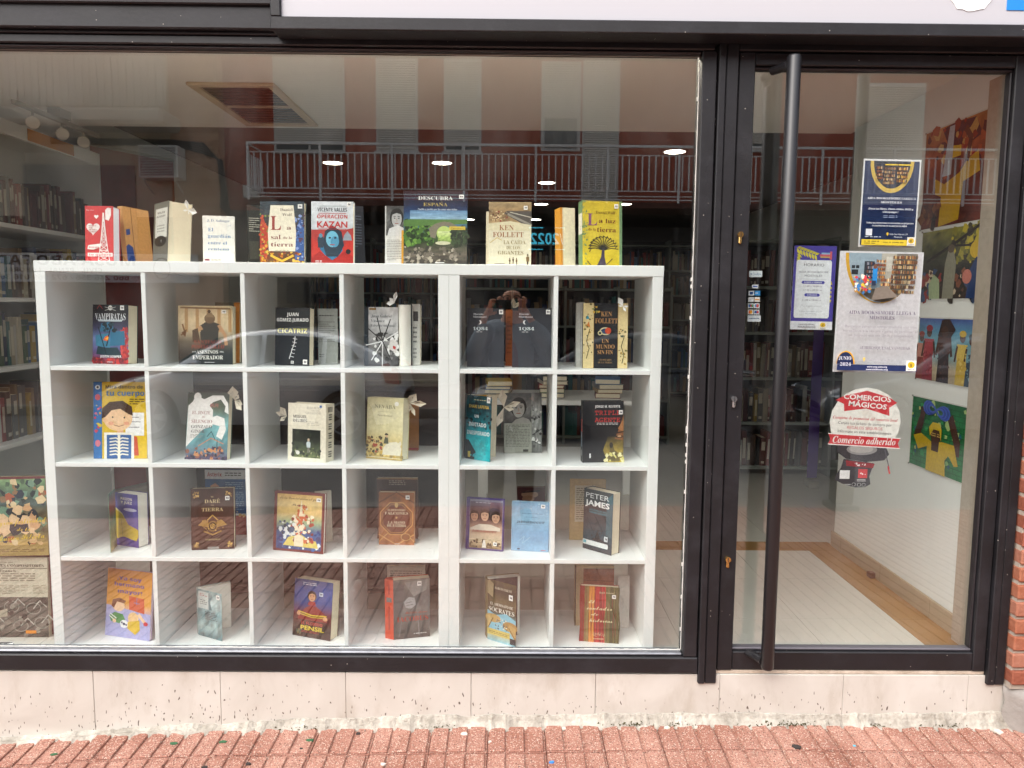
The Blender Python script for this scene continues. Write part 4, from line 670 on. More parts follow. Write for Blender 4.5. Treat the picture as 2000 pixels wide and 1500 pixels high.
B((562, 898), (636, 904), Z2, 787, .055, '#e6dfcb', 'cream cased book with man and dog photograph, spine on its right', [R(0, 0, 1, 1, '#e8e1ce'), R(.14, .68, .5, .74, '#f4f0e4'), T('MIGUEL', .32, .77, .05, '#3a3530', 'b', .36), T('DELIBES', .32, .7, .05, '#3a3530', 'b', .36), T('DIARIO', .68, .93, .035, '#b9b3a4', 'b', .36), T('DE UN', .72, .885, .03, '#b9b3a4', 'b', .2), T('CAZADOR', .66, .84, .035, '#b9b3a4', 'b', .4), TL(.5, .62, .86, .7, 3, '#b9b3a4'), G(.12, .06, .86, .55, ['#6b7548', '#3f4a30', '#23261f', '#1c201c'], .6, 3, 16, 9), S(24, 50, .12, .07, .86, .22, .03, ['#8f9a5a', '#4a5535', '#b9b58a', '#2c3524']), S(25, 30, .12, .1, .86, .5, .05, ['#22271f', '#343b2c'])] + FIG(.55, .15, .13, .62, '#c9d5d8', '#cdb59a', '#7d7a70') + [E(.27, .14, .05, .035, '#e4e2da'), E(.23, .16, .025, .02, '#d8d4c8')] + ST(.83, .94, .06, '#5a7fc0'), side='r', sop=[R(0, 0, 1, 1, '#e0d8c2'), R(.2, .86, .8, .95, '#8b8371')] + [R(.3, .84-.04*i, .7, .865-.04*i, '#5c554a') for i in range(20) if i % 4], lean=3)
horse = [P([(.45, .08), (.95, .08), (.98, .2), (.85, .3), (.6, .28), (.48, .2)], '#d9d2bd'), P([(.82, .24), (.95, .32), (.98, .27), (.92, .2)], '#d9d2bd'), P([(.48, .26), (.62, .26), (.6, .36), (.52, .37)], '#4b4f3f'), E(.56, .385, .03, .025, '#c9a58a'), P([(.5, .4), (.62, .4), (.58, .43), (.53, .43)], '#22221f')]
B((715, 895), (785, 901), Z2, 776, .05, '#d9d0a8', 'pale yellow book with rider on white horse', [G(0, 0, 1, 1, ['#b99f5a', '#cdb87a', '#d8d0a6', '#d9d3ae', '#cfc794'], .15, 2), S(26, 60, 0, .1, .42, .36, .05, ['#5a4a35', '#3f3a2d', '#8c6a3d', '#a5402f', '#c9b27a']), S(27, 40, 0, .04, 1, .12, .05, ['#c9a54a', '#8f7a45', '#e0c878'])] + horse + [T('NEVABA', .5, .86, .062, '#7d7a5a', 'f', .58), L([(.3, .775), (.72, .775)], .006, '#a9a274'), T('Patrick Rambaud', .5, .715, .03, '#8a8460', 'f', .4), L([(.05, .035), (.95, .03)], .01, '#f0ead0')] + [E(.82, .91, .06, .035, '#eceae2')], lean=4, pages=mat('jacket_cream', '#ddd8bc', .6))
B((790, 880), (817, 880), Z2, 790, .02, '#a8703c', 'brown book edge standing behind the white horse book', [R(0, 0, 1, 1, '#a8703c'), R(0, .02, 1, .06, '#a33')], Y=.36)
B((909, 895), (957, 903), Z2, 771, .035, '#17444c', 'teal thriller with open cover standing in the narrow shelf', [G(0, 0, 1, 1, ['#1fa5ae', '#22b3bb', '#1b7f8c', '#12343c', '#16424a'], .35, 4), P([(0, 0), (.35, 0), (.42, .12), (.25, .22), (.12, .3), (0, .3)], '#14222a'), S(28, 90, 0, .5, 1, 1, .06, ['#12262c', '#0f1d23', '#1b5c66', '#155059']), S(29, 30, .2, .05, .9, .35, .05, ['#2bbfc4', '#1fa0ab']), TL(.3, .92, .9, .945, 1, '#d9cfa0'), T('SHARI LAPENA', .5, .83, .05, '#d9b54a', 'b', .8), T('UN', .42, .68, .045, '#e9eff0', 'b', .16), T('INVITADO', .46, .55, .06, '#e9eff0', 'b', .7), T('INESPERADO', .5, .42, .06, '#e9eff0', 'b', .9), R(.1, .03, .2, .12, '#d9b54a')] + ST(.82, .9, .13), opened=52, lean=2, pages=PAGES)
port = [G(.0, .5, .72, 1, ['#3a3a3a', '#8d8d8d', '#5a5a5a'], .4, 7)] + FACE(.38, .74, .2, .66, '#b5b3ae', '#333230', '#2d2c2a') + [P([(.2, .5), (.72, .5), (.66, .56), (.5, .6), (.3, .56)], '#a5a39e'), G(.73, 0, 1, 1, ['#6a6c6a', '#8b8d8b', '#b9bbb9', '#8e9092'], .5, 9, 8), S(33, 30, .74, .1, 1, .9, .05, BW), L([(.75, .3), (1, .4)], .02, '#333'), L([(.75, .2), (1, .12)], .02, '#333')]
B((985, 882), (1058, 880), Z2, 769, .02, '#9a9c94', 'grey back cover with black and white portrait in the narrow shelf', [R(0, 0, 1, 1, '#a5a79d')] + port + [TL(.04, .1, .68, .48, 15, '#6b6c66'), R(.5, .02, .64, .06, '#4a4a48')], Y=.32, dY=.02)
B((1138, 904), (1217, 903), Z2, 784, .04, '#16161a', 'black spy book with red title and glowing yellow corner', [R(0, 0, 1, 1, '#17181c'), G(.4, 0, 1, .42, ['#b9a53c', '#8f7a2c', '#3d3420'], .5, 3, 14), P([(.4, 0), (.62, 0), (.5, .2), (.62, .42), (.4, .42)], '#17181c'), P([(.78, .38), (1, .36), (1, .78), (.94, .66), (.86, .5)], '#8a5a3a'), P([(.86, .55), (1, .5), (1, .7)], '#b07a4f'), E(.9, .42, .1, .022, '#2a1c14'), E(.9, .425, .05, .016, '#c9a27a'), L([(.78, .47), (1, .5)], .03, '#2a1c14'), P([(.58, .02), (.92, .02), (.9, .14), (.78, .2), (.74, .3), (.66, .3), (.66, .18)], '#6b5c2a'), E(.7, .28, .045, .05, '#231d12'), S(34, 30, .55, .02, 1, .14, .05, ['#d9cf7a', '#5a4d22', '#efe8b0']), T('JORGE M. REVERTE', .6, .91, .04, '#ececec', 'b', .62), T('TRIPLE', .6, .815, .085, '#c93a36', 'm', .62), T('AGENTE', .6, .7, .085, '#c93a36', 'm', .62), TL(.34, .61, .86, .65, 2, '#cfcfcf'), L([(.18, .08), (.18, .14)], .04, '#ddd')] + ST(.88, .78, .1), lean=3, sop=[R(0, 0, 1, 1, '#131317'), T('I', .5, .6, .2, '#c93a36', 'b'), R(.4, .25, .6, .5, '#9fb5c9'), R(.4, .1, .6, .2, '#c9c9c9')])
# ---- third row
B((228, 1064), (271, 1071), Z3, 962, .05, '#3a3278', 'purple and yellow paperback with its left flap folded out', [G(0, 0, 1, 1, ['#3a2f88', '#4a3c9c', '#6b62a8', '#4a3f94', '#3a2f80'], .2, 5), P([(0, .12), (.35, .18), (.9, .12), (1, .2), (1, .34), (.55, .42), (.3, .62), (0, .72)], '#c9ac2f'), P([(0, .72), (.3, .62), (.42, .5), (.3, .6), (0, .68)], '#e4dca0'), E(.66, .7, .3, .03, '#c9c9dd'), T('PASION', .5, .9, .05, '#d9d2c9', 'b', .5), T('Y JUEZ', .5, .83, .05, '#d9d2c9', 'b', .5), L([(.3, .18), (.25, .5)], .02, '#8c7a2c')], lean=1, pages=PAGESW)
B((217, 1080), (229, 1066), Z3, 966, .002, '#6f8a72', 'painted green and red folded flap in front of the purple paperback', [G(0, 0, 1, 1, ['#c9b58a', '#8a9a6a', '#5a8a7a', '#b5553c', '#6f8f8a'], .5, 3)], lean=0)
orn = [E(.5, .38, .12, .09, '#8c6a35'), E(.5, .38, .085, .065, '#2b1a14'), E(.5, .38, .06, .045, '#c29a55'), P([(.16, .4), (.4, .36), (.4, .46), (.3, .49)], '#a57f42'), P([(.84, .4), (.6, .36), (.6, .46), (.7, .49)], '#a57f42'), L([(.3, .3), (.5, .24), (.7, .3)], .035, '#a57f42'), L([(.38, .48), (.5, .56), (.62, .48)], .03, '#c29a55'), E(.48, .385, .012, .01, '#2b1a14'), E(.53, .385, .012, .01, '#2b1a14'), S(41, 24, .22, .3, .78, .5, .02, ['#d2ab63', '#7b5a2c', '#b08a4a'])]
crn = [S(int(cx*100+cy*10), 16, cx-.06, cy-.045, cx+.06, cy+.045, .03, ['#b58d4c', '#8c6a35', '#d2ab63']) for cx in (.12, .88) for cy in (.08, .9)]
B((374, 1075), (458, 1072), Z3, 956, .03, '#3d241c', 'dark brown book with bronze lion ornament and corner pieces', [G(0, 0, 1, 1, ['#3a2018', '#4a2a1f', '#41241b'], .3, 4)] + crn + orn + [T('TE', .5, .86, .025, '#d5bd8c', 'f'), T('DARÉ', .5, .79, .06, '#d9c294', 'f', .36), T('LA', .5, .725, .025, '#d5bd8c', 'f'), T('TIERRA', .5, .655, .06, '#d9c294', 'f', .5), T('CHUFO LLORENS', .5, .165, .026, '#cdb588', 'f', .34), R(.38, .0, .64, .045, '#8d8a86')] + ST(.8, .8, .1), lean=4)
B((404, 1048), (482, 1050), Z3, 918, .01, '#2a5a94', 'tall blue comic album back with red title strip, behind the brown book', [R(0, 0, 1, 1, '#2f5f96'), R(0, .86, 1, 1, '#dfe3e6'), R(0, 0, 1, .3, '#8b2f33'), T('Astérix', .24, .93, .06, '#b0302c', 'b', .36), TL(.5, .9, .9, .97, 2, '#3a3a3a'), TL(.5, .38, .95, .82, 15, '#8fb0d5'), P([(.1, .68), (.2, .62), (.34, .62), (.36, .74), (.26, .8), (.14, .76)], '#c99a74'), R(0, .3, 1, .33, '#dfe3e6'), S(43, 14, .6, .28, .95, .42, .05, ['#c9c0a8', '#d9b07a', '#2b6fb0'])], Y=.37, lean=0)
tower = [P([(.2, .1), (.9, .08), (.85, .2), (.7, .22), (.55, .3), (.3, .24)], '#d9c56a'), S(44, 70, .35, .18, .78, .6, .05, ['#a5402f', '#c9643c', '#e6dcc5', '#7d2f26', '#efe4c8']), S(45, 30, .45, .55, .66, .78, .035, ['#a5402f', '#d8cdb0', '#c9643c']), P([(.5, .6), (.58, .6), (.55, .88)], '#e0d5b8'), P([(.42, .1), (.6, .1), (.6, .26), (.5, .3), (.42, .26)], '#e9dcc0'), S(46, 24, .08, .3, .4, .5, .05, ['#3a5a7a', '#dfe5e8', '#23404f'])]
B((533, 1074), (631, 1083), Z3, 960, .018, '#6b2a28', 'maroon-edged book with painted castle rising from the sea', [R(0, 0, 1, 1, '#6f2d2a'), G(.06, .04, .95, .96, ['#2a4a80', '#3a5a94', '#2f5a8a', '#9bb08a', '#d5b574', '#d9bd80', '#cfa964'], .2, 7, 16), S(47, 60, .06, .05, .95, .38, .05, ['#dfe8ee', '#23407a', '#4a6aa5', '#1f3a70'])] + tower + [T('de la Constitución al golpe', .52, .9, .045, '#5a4326', 'c', .82), T('Peridis', .5, .79, .04, '#5a4326', 'c', .3)] + ST(.84, .86, .09), lean=6, pages=PAGESW)
B((618, 1070), (650, 1076), Z3, 962, .02, '#d8d2c2', 'second pale book leaning behind the castle book', [R(0, 0, 1, 1, '#d8d2c2'), R(.1, .1, .4, .6, '#4a2420')], Y=.27, dY=.02, lean=6)
octa = lambda r0, c_: P([(.5+r0*math.cos(math.pi/8+k*math.pi/4), .5+.68*r0*1.0*math.sin(math.pi/8+k*math.pi/4)) for k in range(8)], c_)
B((740, 1064), (809, 1065), Z3, 962, .03, '#9b6138', 'brown book with eight-sided ornamental star pattern', [G(0, 0, 1, 1, ['#a5683c', '#8f5a34', '#9b6238'], .35, 6), L([(0, .8), (.5, 1)], .03, '#6b3d22'), L([(.5, 1), (1, .8)], .03, '#6b3d22'), L([(0, .2), (.5, 0)], .03, '#c9935c'), L([(.5, 0), (1, .2)], .03, '#c9935c'), L([(0, .06), (.25, .22)], .02, '#d0a066'), L([(1, .06), (.75, .22)], .02, '#d0a066'), octa(.5, '#c08a52'), octa(.46, '#5f2f22'), octa(.43, '#b5814c'), octa(.41, '#6b3826'), T('ILDEFONSO', .5, .665, .04, '#e3d3b4', 'f', .5), T('FALCONES', .5, .605, .052, '#e9dcc0', 'f', .66), E(.5, .52, .03, .02, '#c9a56a'), T('LA MANO', .5, .43, .05, '#e9dcc0', 'f', .48), T('DE FÁTIMA', .5, .37, .05, '#e9dcc0', 'f', .54), E(.5, .76, .05, .05, '#c9a56a'), L([(.45, .02), (.6, .02)], .01, '#eee'), E(.76, .15, .14, .07, '#c9a06a'), E(.76, .15, .12, .06, '#8a5632')] + ST(.76, .87, .11), lean=2)
B((737, 1052), (816, 1052), Z3, 934, .03, '#4a2e26', 'dark brown book standing behind the star pattern book', [R(0, 0, 1, 1, '#4f332a'), TL(.3, .88, .7, .97, 3, '#c9b8a5'), R(0, .98, 1, 1, '#b08a5a')], Y=.33, lean=0)
B((909, 1072), (982, 1078), Z3, 972, .015, '#4a3a78', 'purple-edged book with three young faces', [R(0, 0, 1, 1, '#4d3f80'), R(.09, .03, .97, .97, '#8d8a9c'), G(.1, .04, .96, .93, ['#c9b59c', '#d9c5a8', '#c9a58c', '#6b4a48', '#4a3438', '#6f6078'], .12, 3)] + FACE(.22, .64, .12, .68, '#c99a7c', '#2b1d18') + FACE(.79, .63, .13, .68, '#d2a68a', '#3d281d') + FACE(.5, .66, .13, .68, '#d9b093', '#3a241b') + [P([(.12, .42), (.36, .5), (.5, .5), (.66, .5), (.92, .44), (.92, .38), (.12, .38)], '#e4d8c6'), T('amanecer', .5, .375, .065, '#a5564a', 'f', .66), TL(.25, .9, .85, .925, 1, '#cfc5d5'), G(.1, .04, .96, .22, ['#8d7450', '#c9b08c', '#d5c2a2'], .5, 9), S(48, 26, .12, .05, .94, .2, .04, ['#5a4633', '#7d6648', '#3d3226']), P([(.44, .05), (.56, .05), (.52, .2), (.48, .2)], '#efe8e0')] + ST(.74, .1, .1), lean=5)
B((998, 1075), (1071, 1079), Z3, 980, .02, '#7fa5c4', 'pale blue book with plain dark lettering', [G(0, 0, 1, 1, ['#8fb2cf', '#7fa6c9', '#8fb5d0', '#7ba3c4'], .1, 4), S(49, 14, .5, .75, .95, .98, .02, ['#b5cfe0']), TL(.28, .75, .85, .775, 1, '#5f7f9c'), T('amanecer', .52, .6, .07, '#4a5a68', 'f', .74), TL(.38, .68, .68, .7, 1, '#5f7f9c'), L([(.16, .535), (.7, .535)], .006, '#5a7288'), L([(.2, .2), (.35, .3), (.3, .15), (.5, .28)], .02, '#9fc0d8'), E(.2, .04, .04, .015, '#3a3f4a'), L([(.8, .03), (.92, .03)], .015, '#b55')] + ST(.78, .88, .11), lean=5)
B((1009, 1058), (1064, 1056), Z3, 952, .02, '#5a2420', 'dark red book with sleeping face behind the pale blue book', [R(0, 0, 1, 1, '#54241f'), E(.45, .86, .3, .07, '#b08a6c'), E(.4, .78, .22, .06, '#9c7458'), L([(.2, .9), (.8, .93)], .05, '#2a1512')], Y=.33, lean=2)
B((1138, 1070), (1194, 1086), Z3, 953, .05, '#1d262b', 'dark teal thriller with big white author lettering, leaning in the cube', [G(0, 0, 1, 1, ['#16333c', '#1f4550', '#1c3038', '#1d2429', '#20262a'], .25, 5), P([(.78, .3), (1, .26), (1, 1), (.8, .9)], '#2f5a66'), P([(.7, .1), (.95, .14), (.6, .22), (.5, .35), (.42, .22), (.3, .2)], '#0f2228'), T('PETER', .47, .9, .085, '#dfe3e3', 's', .8), T('JAMES', .47, .78, .09, '#f2f4f4', 'h', .84), T('LAS HUELLAS DEL', .5, .67, .03, '#3f8a9a', 'b', .6), T('HOMBRE MUERTO', .5, .63, .03, '#3f8a9a', 'b', .6), S(50, 26, .3, .22, .7, .36, .03, ['#0d1c22', '#2a5560', '#101f26']), P([(0, .08), (.86, .08), (.88, .12), (.88, .13), (.86, .16), (0, .16)], '#dfe3e2'), R(.02, .1, .12, .15, '#4fa5b5')] + ST(.74, .2, .12, '#d5dde0'), lean=1)
B((1112, 1045), (1182, 1050), Z3, 937, .015, '#c9ab78', 'tan back cover standing behind the teal thriller', [R(0, 0, 1, 1, '#cdb07e'), R(.14, .3, .7, .9, '#d9cbb0'), TL(.18, .33, .66, .87, 15, '#8d7d62')], Y=.33, lean=2)
# ---- bottom row
bro = [P([(0, 0), (1, 0), (1, .38), (0, .46)], '#a5a8d5'), P([(.52, .42), (.86, .38), (.84, .6), (.5, .62)], '#c9562f'), L([(.68, .5), (.68, .6)], .012, '#6f86b5'), L([(.62, .53), (.74, .52)], .012, '#6f86b5'), P([(.08, .3), (.2, .36), (.38, .34), (.46, .24), (.3, .2), (.12, .22)], '#3f8a4a'), L([(.08, .3), (.2, .24)], .02, '#e4ece4'), L([(.1, .33), (.24, .27)], .02, '#e4ece4'), E(.28, .46, .14, .085, '#efc9a5'), P([(.12, .44), (.14, .54), (.3, .58), (.44, .54), (.4, .5), (.24, .52), (.18, .42)], '#7d4a2a'), E(.42, .2, .09, .06, '#eceef0'), E(.42, .2, .03, .02, '#2a3a5a'), E(.37, .22, .02, .014, '#2a3a5a'), E(.47, .19, .02, .014, '#2a3a5a'), E(.62, .3, .12, .09, '#e9c08a'), P([(.5, .24), (.76, .28), (.78, .14), (.68, .06), (.5, .14)], '#d9b53a'), L([(.74, .36), (.9, .24)], .06, '#efc9a5'), E(.9, .24, .05, .03, '#c9404a'), E(.2, .23, .04, .03, '#efc9a5')]
B((205, 1240), (292, 1253), Z4, 1112, .012, '#b9a8c9', 'orange and lilac children book with two toddlers and a ball', [G(0, 0, 1, 1, ['#a5a8d5', '#b5b0d8', '#d99a3a', '#d5912f', '#d08a2c'], .06, 3)] + bro + [T('¡Ya soy', .5, .87, .055, '#5a4a9c', 'b', .54), T('hermano', .5, .78, .055, '#5a4a9c', 'b', .66), T('mayor!', .52, .68, .055, '#5a4a9c', 'b', .54)], lean=7, pages=PAGESW, hard=True)
B((388, 1240), (434, 1253), Z4, 1150, .02, '#8fa5a5', 'thin grey-blue paperback standing ajar in the bottom row', [G(0, 0, 1, 1, ['#5a7a80', '#9fb5b5', '#6f9095', '#b5c5c5', '#8fa8aa'], .5, 6), R(.02, .6, .45, .96, '#cfd5d2'), TL(.08, .86, .4, .93, 2, '#a55'), TL(.1, .68, .42, .8, 3, '#5a6a6a'), TL(.3, .38, .8, .56, 5, '#3a4a50'), P([(.45, .6), (.6, .6), (.52, .75), (.6, .9), (.45, .85)], '#6f8a90')] + ST(.78, .86, .14), opened=64, lean=1, pages=PAGESW)
B((571, 1240), (645, 1253), Z4, 1131, .055, '#3a2a2a', 'blue and red book with boy reading an open book', [G(0, 0, 1, 1, ['#2a2422', '#2f2622', '#6b2a2a', '#2f4a88', '#35529a', '#2a4580'], .2, 3)] + [P([(.12, .34), (.3, .5), (.44, .56), (.6, .55), (.82, .44), (.9, .3), (.12, .3)], '#8c2f2a'), P([(.36, .56), (.58, .56), (.56, .63), (.4, .63)], '#a53a33')] + FACE(.47, .71, .11, .66, '#d5a078', '#2d2018') + [P([(.12, .45), (.5, .4), (.88, .42), (.86, .37), (.5, .35), (.14, .39)], '#d9b53a'), L([(.12, .42), (.5, .37), (.88, .39)], .02, '#6b4a1f'), E(.14, .4, .05, .035, '#d5a078'), E(.84, .36, .06, .035, '#d5a078'), TL(.22, .9, .6, .96, 2, '#d5dae8'), T('EL FLORIDO', .5, .245, .05, '#c9524a', 'b', .56), T('PENSIL', .52, .165, .075, '#e0c53a', 'h', .62), TL(.22, .08, .7, .12, 2, '#b5473f'), S(51, 16, .08, .04, .24, .14, .03, ['#4a5a4a', '#8c7a4a'])] + ST(.66, .74, .1, '#cfd8e8'), lean=7)
B((769, 1250), (840, 1243), Z4, 1135, .045, '#c9482f', 'grey book with clasped hands in robe and orange spine', [G(0, 0, 1, 1, ['#4a4a48', '#5a5a58', '#6f6f6e', '#5c5c5c', '#76766f'], .35, 5), P([(0, .3), (.25, .5), (.3, .9), (0, 1)], '#5f5f60'), P([(.3, .95), (.55, .7), (.9, .8), (.95, .98)], '#8a8a88'), P([(.28, .62), (.42, .7), (.58, .68), (.62, .56), (.48, .5), (.34, .52)], '#a5a5a6'), L([(.34, .6), (.5, .62)], .012, '#5a5a5a'), L([(.36, .56), (.54, .57)], .012, '#5a5a5a'), L([(.15, .05), (.25, .4)], .03, '#6f6f6f'), L([(.7, .05), (.66, .45)], .03, '#777')] + [T('Matilde Asensi', .62, .44, .04, '#b5402f', 'c', .62), T('IACOBUS', .52, .335, .085, '#b5402f', 'f', .86), TL(.55, .06, .9, .09, 1, '#c9c9c9')] + ST(.66, .88, .11), lean=2, flare=.03, sop=[R(0, 0, 1, 1, '#cf4f35'), R(.2, .62, .8, .7, '#6a6a6a'), R(.4, .15, .6, .55, '#a8382a'), R(.4, .75, .6, .92, '#a8382a')])
B((757, 1225), (830, 1222), Z4, 1106, .02, '#d5d0c0', 'printed cream page sheet standing behind the robe book', [R(0, 0, 1, 1, '#d9d5c6'), TL(.08, .3, .92, .93, 16, '#77736a')], Y=.36, lean=0)
soc = [P([(0, .5), (.3, .44), (.66, .5), (1, .42), (1, .1), (0, .16)], '#8fc5d9'), E(.2, .38, .28, .07, '#c9a56a'), E(.8, .3, .26, .08, '#b58d55'), P([(0, .16), (.14, .36), (.1, .42), (0, .4)], '#d9b87c'), P([(1, .08), (.72, .26), (.78, .34), (1, .3)], '#c9a266'), L([(.02, .2), (.2, .38)], .03, '#8c6a38'), L([(.98, .12), (.76, .28)], .03, '#8c6a38'), S(52, 36, .3, .22, .7, .4, .025, ['#2f4a58', '#3a5a68', '#efe0c0'])]
B((952, 1248), (1007, 1265), Z4, 1131, .035, '#8a7a4a', 'open paperback with Greek columns against blue sky, bottom row', [G(0, 0, 1, 1, ['#8fc0d0', '#c9b36a', '#8fb5b5', '#4a3d2c', '#6b5c40', '#3d342a', '#5a4d38'], .2, 4)] + soc + [R(0, .1, .8, .2, '#d5bd6a'), TL(.05, .12, .75, .17, 2, '#8c7434'), R(.8, .02, 1, .12, '#22252a'), P([(.0, .78), (.2, .72), (.22, .95), (.08, 1), (0, .98)], '#a59470'), T('MARCOS CHICOT', .56, .89, .04, '#d8d0bd', 'f', .6), T('EL ASESINATO DE', .5, .62, .045, '#e9e4d6', 'f', .8), T('SÓCRATES', .5, .53, .075, '#f2eee2', 'f', .9)] + ST(.76, .74, .13), opened=50, lean=0, pages=PAGESW)
hist = []
rd = random.Random(77)
for i in range(34):
    x = i/33; c_ = '#8f2a26' if x < .12 else rd.choice(['#7d6638', '#8c7444']) if x < .22 else rd.choice(['#c9742c', '#d98f3a', '#c25a2a']) if x < .38 else rd.choice(['#b52f2c', '#c9403a', '#8f2024']) if x < .66 else rd.choice(['#5c5a34', '#6f6a3d', '#4a4a2c'])
    hist.append(L([(x, 0), (x+rd.uniform(-.03, .03), .35), (x+rd.uniform(-.02, .02), .7), (x, 1)], .035, c_))
B((1132, 1252), (1207, 1257), Z4, 1146, .035, '#7d2a24', 'book with hanging red orange and olive threads', [R(0, 0, 1, 1, '#7d3426')] + hist + [T('Rafik Schami', .68, .9, .035, '#cfc3a0', 'i', .4), T('El', .3, .73, .07, '#efe3b5', 'c', .16), T('contador', .5, .62, .075, '#efe3b5', 'c', .66), T('de', .38, .51, .06, '#efe3b5', 'c', .18), T('historias', .54, .4, .07, '#efe3b5', 'c', .6), T('الحكواتي', .5, .155, .05, '#d9cda0', 's', .3), L([(.36, .06), (.62, .065)], .014, '#d9cda0')] + ST(.82, .8, .1), lean=5)
B((1123, 1215), (1198, 1212), Z4, 1106, .06, '#cdb891', 'thick tan page block behind the thread-covered book', [R(0, 0, 1, 1, '#cdb891'), G(.2, .55, 1, .95, ['#8c4a2c', '#a55c38', '#94502f'], .3, 3), L([(.2, .95), (1, .95)], .015, '#3d2a20'), L([(.2, .76), (1, .74)], .012, '#5a3322'), L([(0, 0), (0, 1)], .03, '#3d2a20')], Y=.32, lean=2)
B((1205, 1215), (1228, 1216), Z4, 1125, .004, '#dcdad2', 'white card at the right of the thread-covered book', [R(0, 0, 1, 1, '#dfddd6')], Y=.3, lean=0)

# ---- posters and pictures share the same print helpers
LOGO = lambda x, y, s, a: [R(x, y, x+s, y+s*a, '#f2efe6'), E(x+s*.5, y+s*.58*a, s*.36, s*.32*a, '#e3bb2c'), L([(x+s*.4, y+s*.42*a), (x+s*.4, y+s*.7*a)], s*.07, '#4a4436'), L([(x+s*.52, y+s*.4*a), (x+s*.55, y+s*.72*a)], s*.07, '#4a4436'), T('AIDA', x+s*.5, y+s*.14*a, s*.13*a, '#3d3a4a', 'f', s*.75)]
def shelfpic(seed, x0, y0, x1, y1, nc, nr, cols):
    rd = random.Random(seed); ops = []
    for r in range(nr):
        for c in range(nc):
            xa = x0+(x1-x0)*c/nc; xb = x0+(x1-x0)*(c+1)/nc-.006; ya = y0+(y1-y0)*r/nr; yb = y0+(y1-y0)*(r+.8)/nr; x = xa
            while x < xb-.004:
                w_ = min(rd.uniform(.006, .014), xb-x); ops.append(R(x, ya, x+w_*.9, ya+(yb-ya)*rd.uniform(.7, 1), rd.choice(cols))); x += w_
    return ops
ARC = lambda cx, cy, rx, ry, n=26, t0=math.pi, t1=2*math.pi: [(cx+rx*math.cos(t0+(t1-t0)*k/n), cy+ry*math.sin(t0+(t1-t0)*k/n)) for k in range(n+1)]
BKC = ['#8c5a34', '#b5834a', '#6b4426', '#cfa86a', '#5a3a2c', '#d9c29a', '#7a3a2c', '#4a4438']
POST_NAVY = [R(0, 0, 1, 1, '#f1f1f2'), R(.025, .02, .975, .98, '#1f3058'), P([(.12, .98)] + ARC(.5, .98, .38, .36) + [(.88, .98)], '#e0bd5a'), P(ARC(.5, .98, .32, .31), '#2b3040')] + shelfpic(1, .36, .72, .56, .92, 1, 5, BKC) + shelfpic(2, .58, .74, .77, .92, 1, 4, BKC+['#e3bb3c']) + shelfpic(3, .21, .77, .33, .92, 1, 4, BKC) + [R(.35, .925, .57, .94, '#e3c23c'), R(.58, .925, .8, .94, '#e3c23c'),
 T('AIDA BOOKS&MORE LLEGA A', .5, .555, .024, '#eef0f4', 'f', .84), T('MÓSTOLES', .5, .51, .026, '#eef0f4', 'f', .36), T('¡Dona tus libros, discos, vinilos, DVDS y', .5, .435, .02, '#e4e8f0', 'b', .78), T('videojuegos !', .5, .4, .02, '#e4e8f0', 'b', .28), TL(.38, .33, .62, .365, 2, '#8d9ab8'), T('Todas tus donaciones se convierten en proyectos', .5, .275, .018, '#e4e8f0', 'b', .82), T('humanitarios de la asociación AIDA', .5, .243, .018, '#e4e8f0', 'b', .6), R(.09, .13, .2, .205, '#dfe3ea'), TL(.08, .105, .36, .125, 1, '#c9d2e2'), E(.47, .152, .018, .016, '#e3c23c'), P([(.455, .148), (.485, .148), (.47, .125)], '#e3c23c'), T('Calle San Marcial, 29', .66, .15, .018, '#dfe5f0', 's', .32), T('Móstoles', .66, .118, .018, '#dfe5f0', 's', .14), R(.025, .02, .975, .085, '#e6c93a'), TL(.07, .03, .33, .075, 2, '#5a5020'), TL(.4, .045, .76, .065, 1, '#8a7a2c')] + LOGO(.82, .02, .14, .7)
leaf = lambda cx, cy, a, s, c, asp: P([(cx, cy), (cx+s*.5*math.cos(a+.45), cy+s*.5*math.sin(a+.45)*asp), (cx+s*math.cos(a), cy+s*math.sin(a)*asp), (cx+s*.5*math.cos(a-.45), cy+s*.5*math.sin(a-.45)*asp)], c)
lv = []
for i in range(7):
    x, y = .06+i*.07, .97-i*.012; lv += [leaf(x, y, -1.1, .14, '#d9cf4a', .62), leaf(x, y, .2, .12, '#c9bf3a', .62)]
for i in range(5): lv += [leaf(.06, .93-i*.03, -.3-i*.2, .14, '#d9cf4a', .62), leaf(.94, .56-i*.05, 3.4, .13, '#d9cf4a', .62), leaf(.94, .54-i*.05, 2.3+.2*i, .13, '#c9bf3a', .62)]
